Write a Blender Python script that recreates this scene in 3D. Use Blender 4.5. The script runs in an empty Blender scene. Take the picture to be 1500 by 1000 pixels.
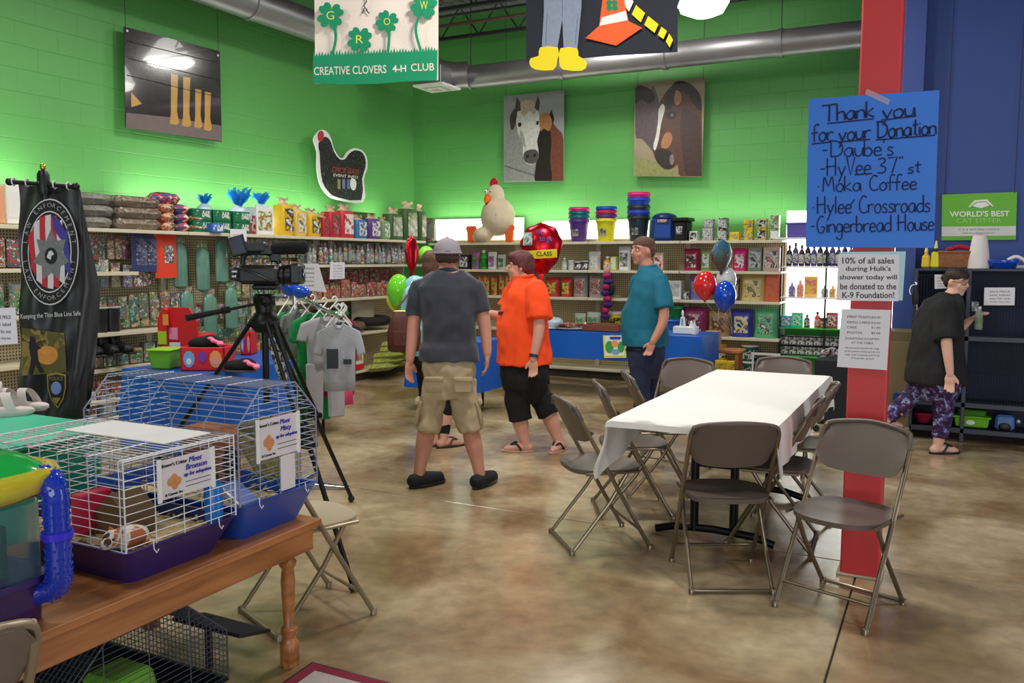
import bpy, bmesh, math, random
from math import sin, cos, pi, radians as rad
from mathutils import Vector as V, Matrix, noise
random.seed(7)
SC = bpy.context.scene
COL = SC.collection
# ------------------------------------------------------------------ camera
F = 1250.0
PITCH, ROLL, YAW = 0.0943506, 0.001947, 0.470338
CAM = V((0, 0, 1.55))
FW = V((-sin(YAW)*cos(PITCH), cos(YAW)*cos(PITCH), -sin(PITCH)))
r0 = V((cos(YAW), sin(YAW), 0)); u0 = r0.cross(FW)
RT = r0*cos(ROLL)+u0*sin(ROLL); UP = u0*cos(ROLL)-r0*sin(ROLL)
cd = bpy.data.cameras.new('camera'); cam = bpy.data.objects.new('camera', cd); COL.objects.link(cam)
cd.sensor_width = 36; cd.lens = F/1500*36; cd.clip_start = .05; cd.clip_end = 200
m = Matrix.Identity(4)
for i in range(3):
    m[i][0] = RT[i]; m[i][1] = UP[i]; m[i][2] = -FW[i]; m[i][3] = CAM[i]
cam.matrix_world = m
SC.camera = cam
# world positions measured from the photograph (1500x1000), by intersecting a sight line with a plane of the room
def ray(x, y): return RT*((x-750)/F) - UP*((y-500)/F) + FW
def PZ(x, y, z=0): d = ray(x, y); return CAM + d*((z-CAM.z)/d.z)
def PX(x, y, X): d = ray(x, y); return CAM + d*((X-CAM.x)/d.x)
def PY(x, y, Y): d = ray(x, y); return CAM + d*((Y-CAM.y)/d.y)
def PD(x, y, D): return CAM + ray(x, y)*D
# ------------------------------------------------------------------ world, lights, exposure
SC.view_settings.view_transform = 'Standard'; SC.view_settings.look = 'None'
SC.view_settings.gamma = 1; SC.view_settings.use_curve_mapping = False
SC.view_settings.exposure = 0.2
W = bpy.data.worlds.new('world'); SC.world = W; W.use_nodes = True
W.node_tree.nodes['Background'].inputs[0].default_value = (.93, .96, 1, 1)
W.node_tree.nodes['Background'].inputs[1].default_value = 0.25
def area(name, loc, size, energy, rot=(0, 0, 0), col=(1, .97, .92)):
    l = bpy.data.lights.new(name, 'AREA'); l.shape = 'RECTANGLE'; l.size, l.size_y = size; l.energy = energy; l.color = col
    o = bpy.data.objects.new(name, l); o.location = loc; o.rotation_euler = rot; COL.objects.link(o); return o
# high-bay lamps (light only; the fixture in view is modelled below) and the shop windows behind the camera
for i, (x, y, e) in enumerate([(-5.2, 3.2, 52), (-1.8, 4.6, 66), (-4.6, 6.4, 60), (-1.6, 7.2, 36), (1.6, 2.5, 40), (-3.4, 0.6, 30)]):
    area('high_bay_light', (x, y, 4.3), (.5, .5), e, (0, 0, 0))
area('shop_window_light', (1.5, -4.6, 1.7), (6.5, 2.6), 175, (rad(90), 0, rad(12)), (.93, .97, 1))
area('side_window_light', (6.5, 5.0, 1.6), (3.5, 2.2), 60, (0, rad(90), 0), (.93, .97, 1))
# ------------------------------------------------------------------ materials
def lin(c):
    return tuple(((v/255)/12.92 if v/255 <= .04045 else ((v/255+.055)/1.055)**2.4) for v in c)+(1,)
MC = {}
def N(nt, t, **k):
    n = nt.nodes.new(t)
    for a, b in k.items(): setattr(n, a, b)
    return n
def M(key, rgb=(200, 200, 200), r=.5, me=0, nz=.12, ns=6, bump=0, bs=30, em=0, tr=0, al=1, coat=0, sheen=0, ss=0, ior=1.45):
    if key in MC: return MC[key]
    mt = bpy.data.materials.new(key); mt.use_nodes = True; nt = mt.node_tree; b = nt.nodes['Principled BSDF']
    c = lin(rgb); I = b.inputs
    I['Roughness'].default_value = r; I['Metallic'].default_value = me; I['IOR'].default_value = ior
    tc = N(nt, 'ShaderNodeTexCoord')
    if nz:
        no = N(nt, 'ShaderNodeTexNoise'); no.inputs['Scale'].default_value = ns; no.inputs['Detail'].default_value = 4
        nt.links.new(tc.outputs['Object'], no.inputs['Vector'])
        mx = N(nt, 'ShaderNodeMix', data_type='RGBA'); mx.inputs[6].default_value = tuple(v*(1-nz) for v in c[:3])+(1,)
        mx.inputs[7].default_value = tuple(min(1, v*(1+nz)) for v in c[:3])+(1,)
        nt.links.new(no.outputs[0], mx.inputs[0]); nt.links.new(mx.outputs[2], I['Base Color'])
    else: I['Base Color'].default_value = c
    if bump:
        n2 = N(nt, 'ShaderNodeTexNoise'); n2.inputs['Scale'].default_value = bs; n2.inputs['Detail'].default_value = 3
        bp = N(nt, 'ShaderNodeBump'); bp.inputs['Strength'].default_value = bump; bp.inputs['Distance'].default_value = .01
        nt.links.new(tc.outputs['Object'], n2.inputs['Vector']); nt.links.new(n2.outputs[0], bp.inputs['Height']); nt.links.new(bp.outputs[0], I['Normal'])
    if em: I['Emission Color'].default_value = c; I['Emission Strength'].default_value = em
    if tr: I['Transmission Weight'].default_value = tr
    if al < 1: I['Alpha'].default_value = al
    if coat: I['Coat Weight'].default_value = coat
    if sheen: I['Sheen Weight'].default_value = sheen
    if ss: I['Subsurface Weight'].default_value = ss; I['Subsurface Radius'].default_value = (.02, .008, .004); I['Subsurface Scale'].default_value = .5
    MC[key] = mt; return mt
def MP(key, base, accs, r=.35, sc=14, share=.5, rnd=0):
    """printed packaging: a base colour with a printed patch of picture colours and small dark print"""
    if key in MC: return MC[key]
    mt = bpy.data.materials.new(key); mt.use_nodes = True; nt = mt.node_tree; b = nt.nodes['Principled BSDF']; L = nt.links.new
    b.inputs['Roughness'].default_value = r
    tc = N(nt, 'ShaderNodeTexCoord'); oi = N(nt, 'ShaderNodeObjectInfo')
    ad = N(nt, 'ShaderNodeVectorMath', operation='ADD'); ml = N(nt, 'ShaderNodeMath', operation='MULTIPLY'); ml.inputs[1].default_value = 37 if rnd else 0
    L(oi.outputs['Random'], ml.inputs[0]); L(tc.outputs['Object'], ad.inputs[0]); L(ml.outputs[0], ad.inputs[1])
    vo = N(nt, 'ShaderNodeTexNoise'); vo.inputs['Scale'].default_value = sc*.8; vo.inputs['Detail'].default_value = 3; vo.inputs['Roughness'].default_value = .6; vo.inputs['Distortion'].default_value = .6; L(ad.outputs[0], vo.inputs['Vector'])
    sp = N(nt, 'ShaderNodeMapRange'); sp.inputs[1].default_value = .28; sp.inputs[2].default_value = .72; L(vo.outputs[0], sp.inputs[0])
    cr = N(nt, 'ShaderNodeValToRGB'); cr.color_ramp.interpolation = 'EASE'
    e = cr.color_ramp.elements; cols = [base]*1+list(accs); n = len(accs)
    e[0].position = 0; e[0].color = lin(base); e[1].position = 1-share; e[1].color = lin(accs[0]); e.new(max(.05, 1-share-.06)).color = lin(base)
    for i in range(1, n):
        a_ = 1-share+share*i/n; e.new(a_-.04).color = lin(accs[i-1]); e.new(a_).color = lin(accs[i])
    L(sp.outputs[0], cr.inputs[0])
    wv = N(nt, 'ShaderNodeTexNoise'); wv.inputs['Scale'].default_value = sc*6; wv.inputs['Detail'].default_value = 2; L(ad.outputs[0], wv.inputs['Vector'])
    mx = N(nt, 'ShaderNodeMix', data_type='RGBA', blend_type='MULTIPLY'); mx.inputs[0].default_value = .35
    L(cr.outputs[0], mx.inputs[6]); L(wv.outputs[0], mx.inputs[7])
    if rnd > 1:
        hs = N(nt, 'ShaderNodeHueSaturation'); L(oi.outputs['Random'], hs.inputs['Hue']); hs.inputs['Saturation'].default_value = 1.0; L(mx.outputs[2], hs.inputs['Color']); L(hs.outputs[0], b.inputs['Base Color'])
    else: L(mx.outputs[2], b.inputs['Base Color'])
    MC[key] = mt; return mt
# ------------------------------------------------------------------ mesh builder
class B:
    def __init__(s): s.v = []; s.f = []
    def add(s, vs, fs):
        o = len(s.v); s.v += [tuple(q) for q in vs]; s.f += [tuple(i+o for i in f) for f in fs]; return s
    def box(s, c, d, mt=None, tp=(1, 1), bev=0):
        x, y, z = d[0]/2, d[1]/2, d[2]/2; c = V(c)
        if bev:
            bv = min(bev, x*.9, y*.9, z*.9); pts = []
            def cc(k, sx, sy, sz):
                p = [x*sx, y*sy, z*sz]
                for j in range(3):
                    if j != k: p[j] -= bv*(sx, sy, sz)[j]
                return p
            ids = {}
            for sx in (-1, 1):
                for sy in (-1, 1):
                    for sz in (-1, 1):
                        for k in range(3):
                            q = V(cc(k, sx, sy, sz)); t = (q.z/z+1)/2 if z else 0
                            q.x *= 1+(tp[0]-1)*t; q.y *= 1+(tp[1]-1)*t
                            ids[(sx, sy, sz, k)] = len(pts); pts.append(q)
            fs = []
            for k in range(3):
                a, b_ = [(1, 2), (2, 0), (0, 1)][k]
                for sg in (-1, 1):
                    def g(u, w):
                        t = [0, 0, 0]; t[k] = sg; t[a] = u; t[b_] = w; return ids[(t[0], t[1], t[2], k)]
                    f = [g(-1, -1), g(1, -1), g(1, 1), g(-1, 1)]
                    fs.append(f if sg > 0 else f[::-1])
            for k in range(3):   # edges along axis k
                a, b_ = [(1, 2), (2, 0), (0, 1)][k]
                for sa in (-1, 1):
                    for sb in (-1, 1):
                        def g(e, w):
                            t = [0, 0, 0]; t[k] = e; t[a] = sa; t[b_] = sb; return ids[(t[0], t[1], t[2], w)]
                        f = [g(-1, a), g(1, a), g(1, b_), g(-1, b_)]
                        fs.append(f[::-1] if sa*sb > 0 else f)
            for sx in (-1, 1):
                for sy in (-1, 1):
                    for sz in (-1, 1):
                        f = [ids[(sx, sy, sz, 0)], ids[(sx, sy, sz, 1)], ids[(sx, sy, sz, 2)]]
                        fs.append(f if sx*sy*sz > 0 else f[::-1])
        else:
            pts = [V((i*x*(tp[0] if k > 0 else 1), j*y*(tp[1] if k > 0 else 1), k*z)) for k in (-1, 1) for j in (-1, 1) for i in (-1, 1)]
            fs = [(0, 2, 3, 1), (4, 5, 7, 6), (0, 1, 5, 4), (2, 6, 7, 3), (0, 4, 6, 2), (1, 3, 7, 5)]
        if mt is not None: pts = [mt @ p for p in pts]
        return s.add([c+p for p in pts], fs)
    def loft(s, rings, close=True, cap=True):
        n = len(rings[0]); o = []; fs = []
        for rg in rings: o += rg
        for i in range(len(rings)-1):
            for j in range(n if close else n-1):
                k = (j+1) % n; fs.append((i*n+j, i*n+k, (i+1)*n+k, (i+1)*n+j))
        if cap: fs.append(tuple(range(n))[::-1]); fs.append(tuple((len(rings)-1)*n+j for j in range(n)))
        return s.add(o, fs)
    def tube(s, pts, r, n=8, closed=False, flat=1):
        pts = [V(p) for p in pts]; m_ = len(pts); rs = r if isinstance(r, (list, tuple)) else [r]*m_
        rings = []; ref = None
        for i, p in enumerate(pts):
            if closed: t = pts[(i+1) % m_]-pts[i-1]
            else: t = (pts[min(i+1, m_-1)]-pts[max(i-1, 0)])
            if t.length < 1e-9: t = V((0, 0, 1))
            t.normalize()
            if ref is None:
                ref = V((0, 0, 1)) if abs(t.z) < .9 else V((1, 0, 0))
            a = ref-t*ref.dot(t)
            if a.length < 1e-6: a = V((1, 0, 0))-t*t.x
            a.normalize(); b_ = t.cross(a); ref = a
            rings.append([p+(a*cos(2*pi*j/n)+b_*sin(2*pi*j/n)*flat)*rs[i] for j in range(n)])
        if closed:
            rings.append(rings[0]); return s.loft(rings, cap=False)
        return s.loft(rings)
    def lathe(s, prof, c=(0, 0, 0), n=16, mt=None, sx=1, sy=1, cap=True):
        c = V(c); rings = []
        for r, z in prof:
            rg = [V((r*cos(2*pi*j/n)*sx, r*sin(2*pi*j/n)*sy, z)) for j in range(n)]
            if mt is not None: rg = [mt @ q for q in rg]
            rings.append([c+q for q in rg])
        return s.loft(rings, cap=cap)
    def ell(s, c, r, mt=None, n=14, k=9):
        pr = [(max(sin(pi*i/k), .001), -cos(pi*i/k)) for i in range(k+1)]
        c = V(c); rings = []
        for a, z in pr:
            rg = [V((a*cos(2*pi*j/n)*r[0], a*sin(2*pi*j/n)*r[1], z*r[2])) for j in range(n)]
            if mt is not None: rg = [mt @ q for q in rg]
            rings.append([c+q for q in rg])
        return s.loft(rings)
    def prism(s, poly, d, fr=None):
        """poly in local (x,z), extruded along y from 0 to d, fr = 4x4 frame"""
        n = len(poly); a = sum(poly[i][0]*poly[(i+1) % n][1]-poly[(i+1) % n][0]*poly[i][1] for i in range(n))
        if a < 0: poly = poly[::-1]
        vs = [V((x, 0, z)) for x, z in poly]+[V((x, d, z)) for x, z in poly]
        if fr is not None: vs = [fr @ q for q in vs]
        fs = [tuple(range(n)), tuple(range(2*n-1, n-1, -1))]+[(i, i+n, (i+1) % n+n, (i+1) % n) for i in range(n)]
        return s.add(vs, fs)
    def grid(s, fn, nu, nv, closeu=False):
        vs = [V(fn(i/nu, j/nv)) for j in range(nv+1) for i in range(nu+1)]
        return s.add(vs, [(j*(nu+1)+i, j*(nu+1)+i+1, (j+1)*(nu+1)+i+1, (j+1)*(nu+1)+i) for j in range(nv) for i in range(nu)])
    def disp(s, amp, sc, st=(1, 1, 1)):
        s.v = [tuple(V(p)+noise.noise_vector(V((p[0]*st[0], p[1]*st[1], p[2]*st[2]))*sc)*amp) for p in s.v]; return s
    def mesh(s, name, smooth=False):
        me = bpy.data.meshes.new(name); me.from_pydata(s.v, [], s.f); me.update()
        if smooth:
            me.polygons.foreach_set('use_smooth', [True]*len(me.polygons))
            if smooth == 'a' or smooth is True: 
                try: me.set_sharp_from_angle(angle=rad(45))
                except Exception: pass
        return me
def obj(name, b, mt, parent=None, smooth=False, loc=None, rot=None):
    me = b if isinstance(b, bpy.types.Mesh) else b.mesh(name, smooth)
    if mt is not None and not len(me.materials): me.materials.append(mt)
    o = bpy.data.objects.new(name, me); COL.objects.link(o)
    if parent is not None: o.parent = parent
    if loc is not None: o.location = loc
    if rot is not None: o.rotation_euler = rot
    return o
def tag(o, label, cat, group=None):
    o['label'] = label; o['category'] = cat
    if group: o['group'] = group
    return o
def thing(name, label, cat, loc=(0, 0, 0), rz=0, group=None):
    o = bpy.data.objects.new(name, None); o.empty_display_size = .1; COL.objects.link(o); o.location = loc; o.rotation_euler = (0, 0, rz)
    return tag(o, label, cat, group)
def struct(name, b, mt, parent=None, smooth=False):
    o = obj(name, b, mt, parent, smooth)
    if parent is None: o['kind'] = 'structure'
    return o
CH = {}
def kids(o):
    return [c for c in o.children]
def dup(o, loc, rz=None, label=None, group=None, cat=None, scale=None):
    def cp(a, par):
        c = a.copy(); COL.objects.link(c)
        if par is not None: c.parent = par
        for ch in list(a.children): cp(ch, c)
        return c
    c = cp(o, None); c.location = loc
    if rz is not None: c.rotation_euler = (0, 0, rz)
    if label: c['label'] = label
    if group: c['group'] = group
    elif group == '' and 'group' in c: del c['group']
    if cat: c['category'] = cat
    if scale: c.scale = scale
    return c
def remesh(b, vox, sm=4, dispf=None):
    me = b.mesh('tmp'); o = bpy.data.objects.new('tmp', me); COL.objects.link(o)
    md = o.modifiers.new('r', 'REMESH'); md.mode = 'VOXEL'; md.voxel_size = vox
    if sm: ms = o.modifiers.new('s', 'SMOOTH'); ms.iterations = sm; ms.factor = .5
    dg = bpy.context.evaluated_depsgraph_get(); dg.update()
    r = bpy.data.meshes.new_from_object(o.evaluated_get(dg)); bpy.data.objects.remove(o); bpy.data.meshes.remove(me)
    if dispf:
        ns = [v.normal.copy() for v in r.vertices]
        for v, n in zip(r.vertices, ns): v.co += n*dispf(v.co)
    r.polygons.foreach_set('use_smooth', [True]*len(r.polygons)); r.update(); return r
def text(s_, size, ext=.001, bold=0, align='CENTER', sp=1.0, xs=1.0, shear=0):
    """lettering as a flat mesh in the local x-z plane, facing -y"""
    cu = bpy.data.curves.new('t', 'FONT'); cu.body = s_; cu.size = size; cu.align_x = align; cu.align_y = 'CENTER'; cu.extrude = ext; cu.offset = bold; cu.space_line = sp; cu.shear = shear; cu.resolution_u = 3
    o = bpy.data.objects.new('t', cu); COL.objects.link(o)
    dg = bpy.context.evaluated_depsgraph_get(); dg.update()
    me = bpy.data.meshes.new_from_object(o.evaluated_get(dg)); bpy.data.objects.remove(o); bpy.data.curves.remove(cu)
    me.transform(Matrix.Rotation(rad(90), 4, 'X') @ Matrix.Diagonal((xs, 1, 1, 1))); me.materials.clear(); return me
def merge(ms):
    """join several (mesh, matrix) into one mesh"""
    b = B()
    for me, mx in ms:
        b.add([mx @ v.co for v in me.vertices], [tuple(p.vertices) for p in me.polygons])
    return b
def T(x=0, y=0, z=0): return Matrix.Translation((x, y, z))
def RZ(a): return Matrix.Rotation(a, 4, 'Z')
def frame(o, ax, ay, az):
    m_ = Matrix.Identity(4)
    for i in range(3): m_[i][0] = ax[i]; m_[i][1] = ay[i]; m_[i][2] = az[i]; m_[i][3] = o[i]
    return m_
def rr(w, h, r, k=4):
    """rounded rectangle outline"""
    o = []
    for cx, cy, a0 in ((w/2-r, h/2-r, 0), (-w/2+r, h/2-r, 90), (-w/2+r, -h/2+r, 180), (w/2-r, -h/2+r, 270)):
        for i in range(k+1):
            a = rad(a0+90*i/k); o.append((cx+r*cos(a), cy+r*sin(a)))
    return o
def smoothp(pts, k=6, closed=False):
    """Catmull-Rom through points"""
    P = [V(p) if len(p) == 3 else V((p[0], p[1], 0)) for p in pts]; n = len(P); out = []
    for i in range(n if closed else n-1):
        if closed: a, b_, c, d = P[i-1], P[i], P[(i+1) % n], P[(i+2) % n]
        else: a, b_, c, d = P[max(i-1, 0)], P[i], P[i+1], P[min(i+2, n-1)]
        for j in range(k):
            t = j/k; out.append(.5*((2*b_)+(c-a)*t+(2*a-5*b_+4*c-d)*t*t+(3*b_-a-3*c+d)*t**3))
    if not closed: out.append(P[-1])
    return out
# ================================================================== SETTING
XW, YW, ZC = -7.25, 10.98, 5.1
def floor_mat():
    mt = bpy.data.materials.new('polished_concrete'); mt.use_nodes = True; nt = mt.node_tree; b = nt.nodes['Principled BSDF']; L = nt.links.new
    g = N(nt, 'ShaderNodeNewGeometry')
    def noi(s, d, dist=0):
        n = N(nt, 'ShaderNodeTexNoise'); n.inputs['Scale'].default_value = s; n.inputs['Detail'].default_value = d; n.inputs['Distortion'].default_value = dist; L(g.outputs['Position'], n.inputs['Vector']); return n
    a = noi(.5, 8, .6); c = noi(1.5, 10, .7); d = noi(11, 9)
    cr = N(nt, 'ShaderNodeValToRGB'); e = cr.color_ramp.elements
    e[0].position = .3; e[0].color = lin((158, 136, 104)); e[1].position = .72; e[1].color = lin((206, 188, 152))
    L(a.outputs[0], cr.inputs[0])
    c2 = N(nt, 'ShaderNodeValToRGB'); e = c2.color_ramp.elements
    e[0].position = .36; e[0].color = lin((168, 138, 102)); e[1].position = .62; e[1].color = (1, 1, 1, 1); L(c.outputs[0], c2.inputs[0])
    m1 = N(nt, 'ShaderNodeMix', data_type='RGBA', blend_type='MULTIPLY'); m1.inputs[0].default_value = .75; L(cr.outputs[0], m1.inputs[6]); L(c2.outputs[0], m1.inputs[7])
    m2 = N(nt, 'ShaderNodeMix', data_type='RGBA', blend_type='OVERLAY'); m2.inputs[0].default_value = .42; L(m1.outputs[2], m2.inputs[6]); L(d.outputs[0], m2.inputs[7])
    L(m2.outputs[2], b.inputs['Base Color'])
    mr = N(nt, 'ShaderNodeMapRange'); mr.inputs[3].default_value = .10; mr.inputs[4].default_value = .34; L(c.outputs[0], mr.inputs[0]); L(mr.outputs[0], b.inputs['Roughness'])
    b.inputs['Specular IOR Level'].default_value = .5
    bp = N(nt, 'ShaderNodeBump'); bp.inputs['Strength'].default_value = .05; bp.inputs['Distance'].default_value = .01; L(d.outputs[0], bp.inputs['Height']); L(bp.outputs[0], b.inputs['Normal'])
    return mt
fm = floor_mat()
fl = struct('floor', B().box((-1.5, 2.7, -.06), (12, 17, .1)), M('joint_dirt', (70, 62, 50), .8))
jx = PZ(1222, 950).x
xs = [-7.5, -4.6, jx, 4.5]; ys = [-5.8, -2.6, 1.2, 4.62, 8.0, 11.1]
for i in range(3):
    for j in range(5):
        x0, x1, y0, y1 = xs[i]+.004, xs[i+1]-.004, ys[j]+.004, ys[j+1]-.004
        obj('slab', B().box(((x0+x1)/2, (y0+y1)/2, -.008), (x1-x0, y1-y0, .016), bev=.003), fm, fl)
G = M('green_wall_paint', (88, 160, 80), .5, nz=.05, ns=1.2, bump=.05, bs=60)
BL = M('blue_wall_paint', (54, 78, 146), .55, nz=.05, ns=1.5, bump=.04, bs=60)
def blockwall(name, o, ax, n, length, height, mtl):
    """wall of concrete blocks: backing plus one mesh of block faces with recessed joints"""
    ax = V(ax); n = V(n); o = V(o)
    fr = frame(o, ax, -n, V((0, 0, 1)))
    w = struct(name, B().add([fr @ V(p) for p in ((0, .0, 0), (length, .0, 0), (length, .12, 0), (0, .12, 0), (0, 0, height), (length, 0, height), (length, .12, height), (0, .12, height))],
        [(0, 1, 5, 4), (1, 2, 6, 5), (2, 3, 7, 6), (3, 0, 4, 7), (4, 5, 6, 7), (3, 2, 1, 0)]), mtl)
    b = B(); c = 0; z = 0
    while z < height:
        x = -.2 if c % 2 else 0.
        while x < length:
            x0, x1 = max(x, 0)+.0012, min(x+.4, length)-.0012; z0, z1 = z+.0014, min(z+.2, height)-.0014
            if x1 > x0 and z1 > z0:
                e = .0035; b.add([fr @ V(p) for p in ((x0, 0, z0), (x1, 0, z0), (x1, 0, z1), (x0, 0, z1), (x0+e, -.0022, z0+e), (x1-e, -.0022, z0+e), (x1-e, -.0022, z1-e), (x0+e, -.0022, z1-e))],
                    [(4, 5, 6, 7), (0, 1, 5, 4), (1, 2, 6, 5), (2, 3, 7, 6), (3, 0, 4, 7)])
            x += .4
        z += .2; c += 1
    k = obj('block', b, mtl, w); k['kind'] = 'stuff'; return w
blockwall('wall_left', (XW, -5, 0), (0, 1, 0), (1, 0, 0), 16, ZC, G)
blockwall('wall_back', (XW, YW, 0), (1, 0, 0), (0, -1, 0), 6.95, ZC, G)
# blue wall on the right with its projecting pier
wr = struct('wall_right', B().box((2.2, 8.77, ZC/2), (4.95, .1, ZC)), BL)
obj('pier', B().box((-.345, 8.62, ZC/2), (.175, .2, ZC), bev=.004), BL, wr)
obj('return_wall', B().box((-.31, 9.85, ZC/2), (.1, 2.26, ZC)), BL, wr)
# ceiling: corrugated steel deck with open-web joists
b = B(); prof = []
x = XW
while x < 5: prof += [(x, 0), (x+.06, 0), (x+.09, -.04), (x+.15, -.04), (x+.18, 0)]; x += .18
pr = [q for i, q in enumerate(prof) if i == 0 or q != prof[i-1]]
b.add([V((x, y, ZC+z)) for y in (-5, YW) for x, z in pr], [(i, i+1, len(pr)+i+1, len(pr)+i) for i in range(len(pr)-1)])
ce = struct('ceiling', b, M('steel_deck', (150, 146, 150), .5, me=.4))
dk = M('joist_steel', (52, 50, 54), .6, me=.3)
jn = 0
for y in (10.4, 9.2, 8.0, 6.6, 5.2, 3.8):
    b = B(); z1, z0 = ZC-.1, ZC-.5
    b.box((-1.5, y, z1), (11, .06, .04)).box((-1.5, y, z0), (11, .06, .04)); x = -7
    while x < 3.8:
        b.tube([(x, y, z0), (x+.3, y, z1), (x+.6, y, z0)], .012, 5); x += .6
    o = struct('ceiling_joist', b, dk)
# round ducts
MD = M('galvanised_steel', (146, 144, 146), .42, me=.8, nz=.18, ns=4)
def duct(name, a, c, r, label, hang=True):
    a, c = V(a), V(c); t = thing(name, label, 'duct', a); d = c-a; n = max(1, int(d.length/1.2)); u = d.normalized()
    obj('duct_pipe', B().tube([(0, 0, 0), d], r, 24), MD, t, True)
    for i in range(n+1):
        p = d*(i/n); 
        obj('band', B().tube([p-u*.025, p+u*.025], r+.012, 24), MD, t, True)
        if hang: obj('hanger_wire', B().tube([p+V((0, 0, r)), V((p.x, p.y, ZC-a.z))], .006, 5), dk, t)
    return t
lz = 4.2
dl = duct('air_duct', (-6.55, 1.5, lz), (-6.55, 9.55, lz), .17, 'round galvanised duct running along the green wall left of the clover banner', True)
yb = 10.25; dbz = PY(800, 101, yb).z
db = duct('air_duct', (PY(690, 112, yb).x, yb, dbz), (-.45, yb, dbz), .15, 'round galvanised duct running along the green wall above the horse posters')
# elbow, box and square diffuser at the end of the left duct
pe = PY(700, 118, 9.75)
t = thing('duct_outlet', 'duct elbow with square white air diffuser in the corner of the green walls', 'air vent', (-6.5, 9.6, 4.0))
o = V((-6.5, 9.6, 4.0))
obj('elbow', B().tube([V(q)-o for q in smoothp([(-6.5, 9.5, lz), (-6.35, 9.75, 4.12), (-6.05, 9.98, dbz), (-5.8, 10.1, dbz)], 6)], .17, 20), MD, t, True)
pv = PY(640, 128, 9.75)-o
obj('diffuser_box', B().box(pv+V((0, 0, .14)), (.3, .3, .24), bev=.01), MD, t)
obj('diffuser_frame', B().box(pv, (.46, .46, .03), bev=.008), M('white_metal', (232, 230, 226), .4), t)
for k in range(4):
    s_ = .38-.09*k
    obj('vane', B().box(pv+V((0, 0, -.016-.006*k)), (s_, s_, .008), bev=.002), M('vane_grey', (190, 180, 168), .5) if k % 2 else MC['white_metal'], t)
# thin sprinkler pipes below the deck
for (y, z, r_) in ((9.9, 4.62, .022), (9.0, 4.45, .016)):
    t = tag(obj('ceiling_pipe', B().tube([(-6.6, y, z), (2, y, z)], r_, 8), M('pipe_red_brown', (92, 62, 56), .5) if r_ > .02 else dk), 'thin %s pipe running below the steel deck over the back wall' % ('reddish brown' if r_ > .02 else 'dark'), 'pipe')
# high bay lamp in view
lp = PD(1030, 4, 9.2)
t = thing('high_bay_lamp', 'glaring white high-bay lamp hanging beside the dark construction banner', 'lamp', lp)
obj('reflector', B().lathe([(.10, .3), (.14, .28), (.28, 0), (.285, -.02)], n=8), M('lamp_reflector', (240, 240, 235), .3, em=6), t)
obj('diffuser', B().lathe([(.27, -.02), (.24, -.09), (.12, -.14), (.01, -.15)], n=8), M('lamp_glow', (255, 252, 245), .3, em=12, nz=0), t)
obj('housing', B().lathe([(.07, .28), (.08, .42), (.03, .46)], n=12), dk, t)
obj('hanger', B().tube([(0, 0, .45), (0, 0, ZC-lp.z)], .008, 6), dk, t)
# a second high-bay lamp, hidden from here by the construction banner; its glare shows in the glossy boots poster
t = thing('high_bay_lamp', 'high-bay lamp hanging behind the dark construction banner', 'lamp', (-3.82, 9.27, 4.5))
obj('reflector', B().lathe([(.10, .3), (.14, .28), (.36, 0), (.365, -.02)], n=8), MC['lamp_reflector'], t); obj('diffuser', B().lathe([(.35, -.02), (.3, -.07), (.12, -.09), (.01, -.09)], n=8), M('lamp_glare', (255, 252, 245), .3, em=42, nz=0), t)
obj('housing', B().lathe([(.07, .28), (.08, .42), (.03, .46)], n=12), dk, t); obj('hanger', B().tube([(0, 0, .45), (0, 0, .6)], .008, 6), dk, t)
# red steel column
cx = (-.41-.235)/2
col = thing('column', 'red painted square steel column standing beside the white-clothed table', 'column', (cx, 4.5, 0)); col['kind'] = 'structure'; del col['category']
del col['label']
obj('shaft', B().box((0, 0, ZC/2), (.178, .178, ZC), bev=.008), M('red_column_paint', (198, 54, 58), .45, nz=.05), col)
obj('footing', B().box((0, 0, .006), (.21, .21, .012), bev=.003), M('concrete_patch', (170, 160, 140), .7), col)
# fluorescent strips glowing behind the merchandise on the shelf tops, uplighting the walls
EM = M('fluorescent_glow', (255, 255, 250), .4, em=2.6, nz=0)
def strip(p, length, rz, label, h=.22):
    t = thing('light_strip', label, 'lamp', p, rz)
    obj('housing', B().box((0, .03, h/2), (length, .03, h), bev=.006), M('white_metal'), t)
    obj('glowing_diffuser', B().box((0, 0, h/2), (length-.02, .03, h-.02), bev=.008), EM, t)
    return t
for y0, y1, nm in ((4.2, 6.35, 'stacked bedding bags on the left wall shelf'), (6.6, 8.0, 'green boxes and tied blue bags')):
    strip((-7.12, (y0+y1)/2, 1.86), y1-y0, rad(90), 'long white glowing light strip behind the '+nm)
for a, c_, nm, h in ((636, 765, 'white chicken plush', .32), (795, 950, 'stacked coloured buckets', .26)):
    x0, x1 = PY(a, 340, 10.85).x, PY(c_, 340, 10.85).x
    strip(((x0+x1)/2, 10.88, 1.84), x1-x0, 0, 'long white glowing light strip behind the '+nm, h)
for (x, y, sx, sy, rz, e) in ((-7.0, 5.3, 3.4, .1, 0, 20), (-7.0, 8.6, 3.0, .1, 0, 14)):
    area('shelf_uplight', (x, y, 2.12), (sy, sx), e, (0, rad(180-25), 0))
for x, sx, e in ((-5.6, 2.6, 13), (-3.0, 2.6, 8)):
    area('shelf_uplight', (x, 10.72, 2.1), (sx, .1), e, (rad(180-25), 0, 0))
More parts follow.
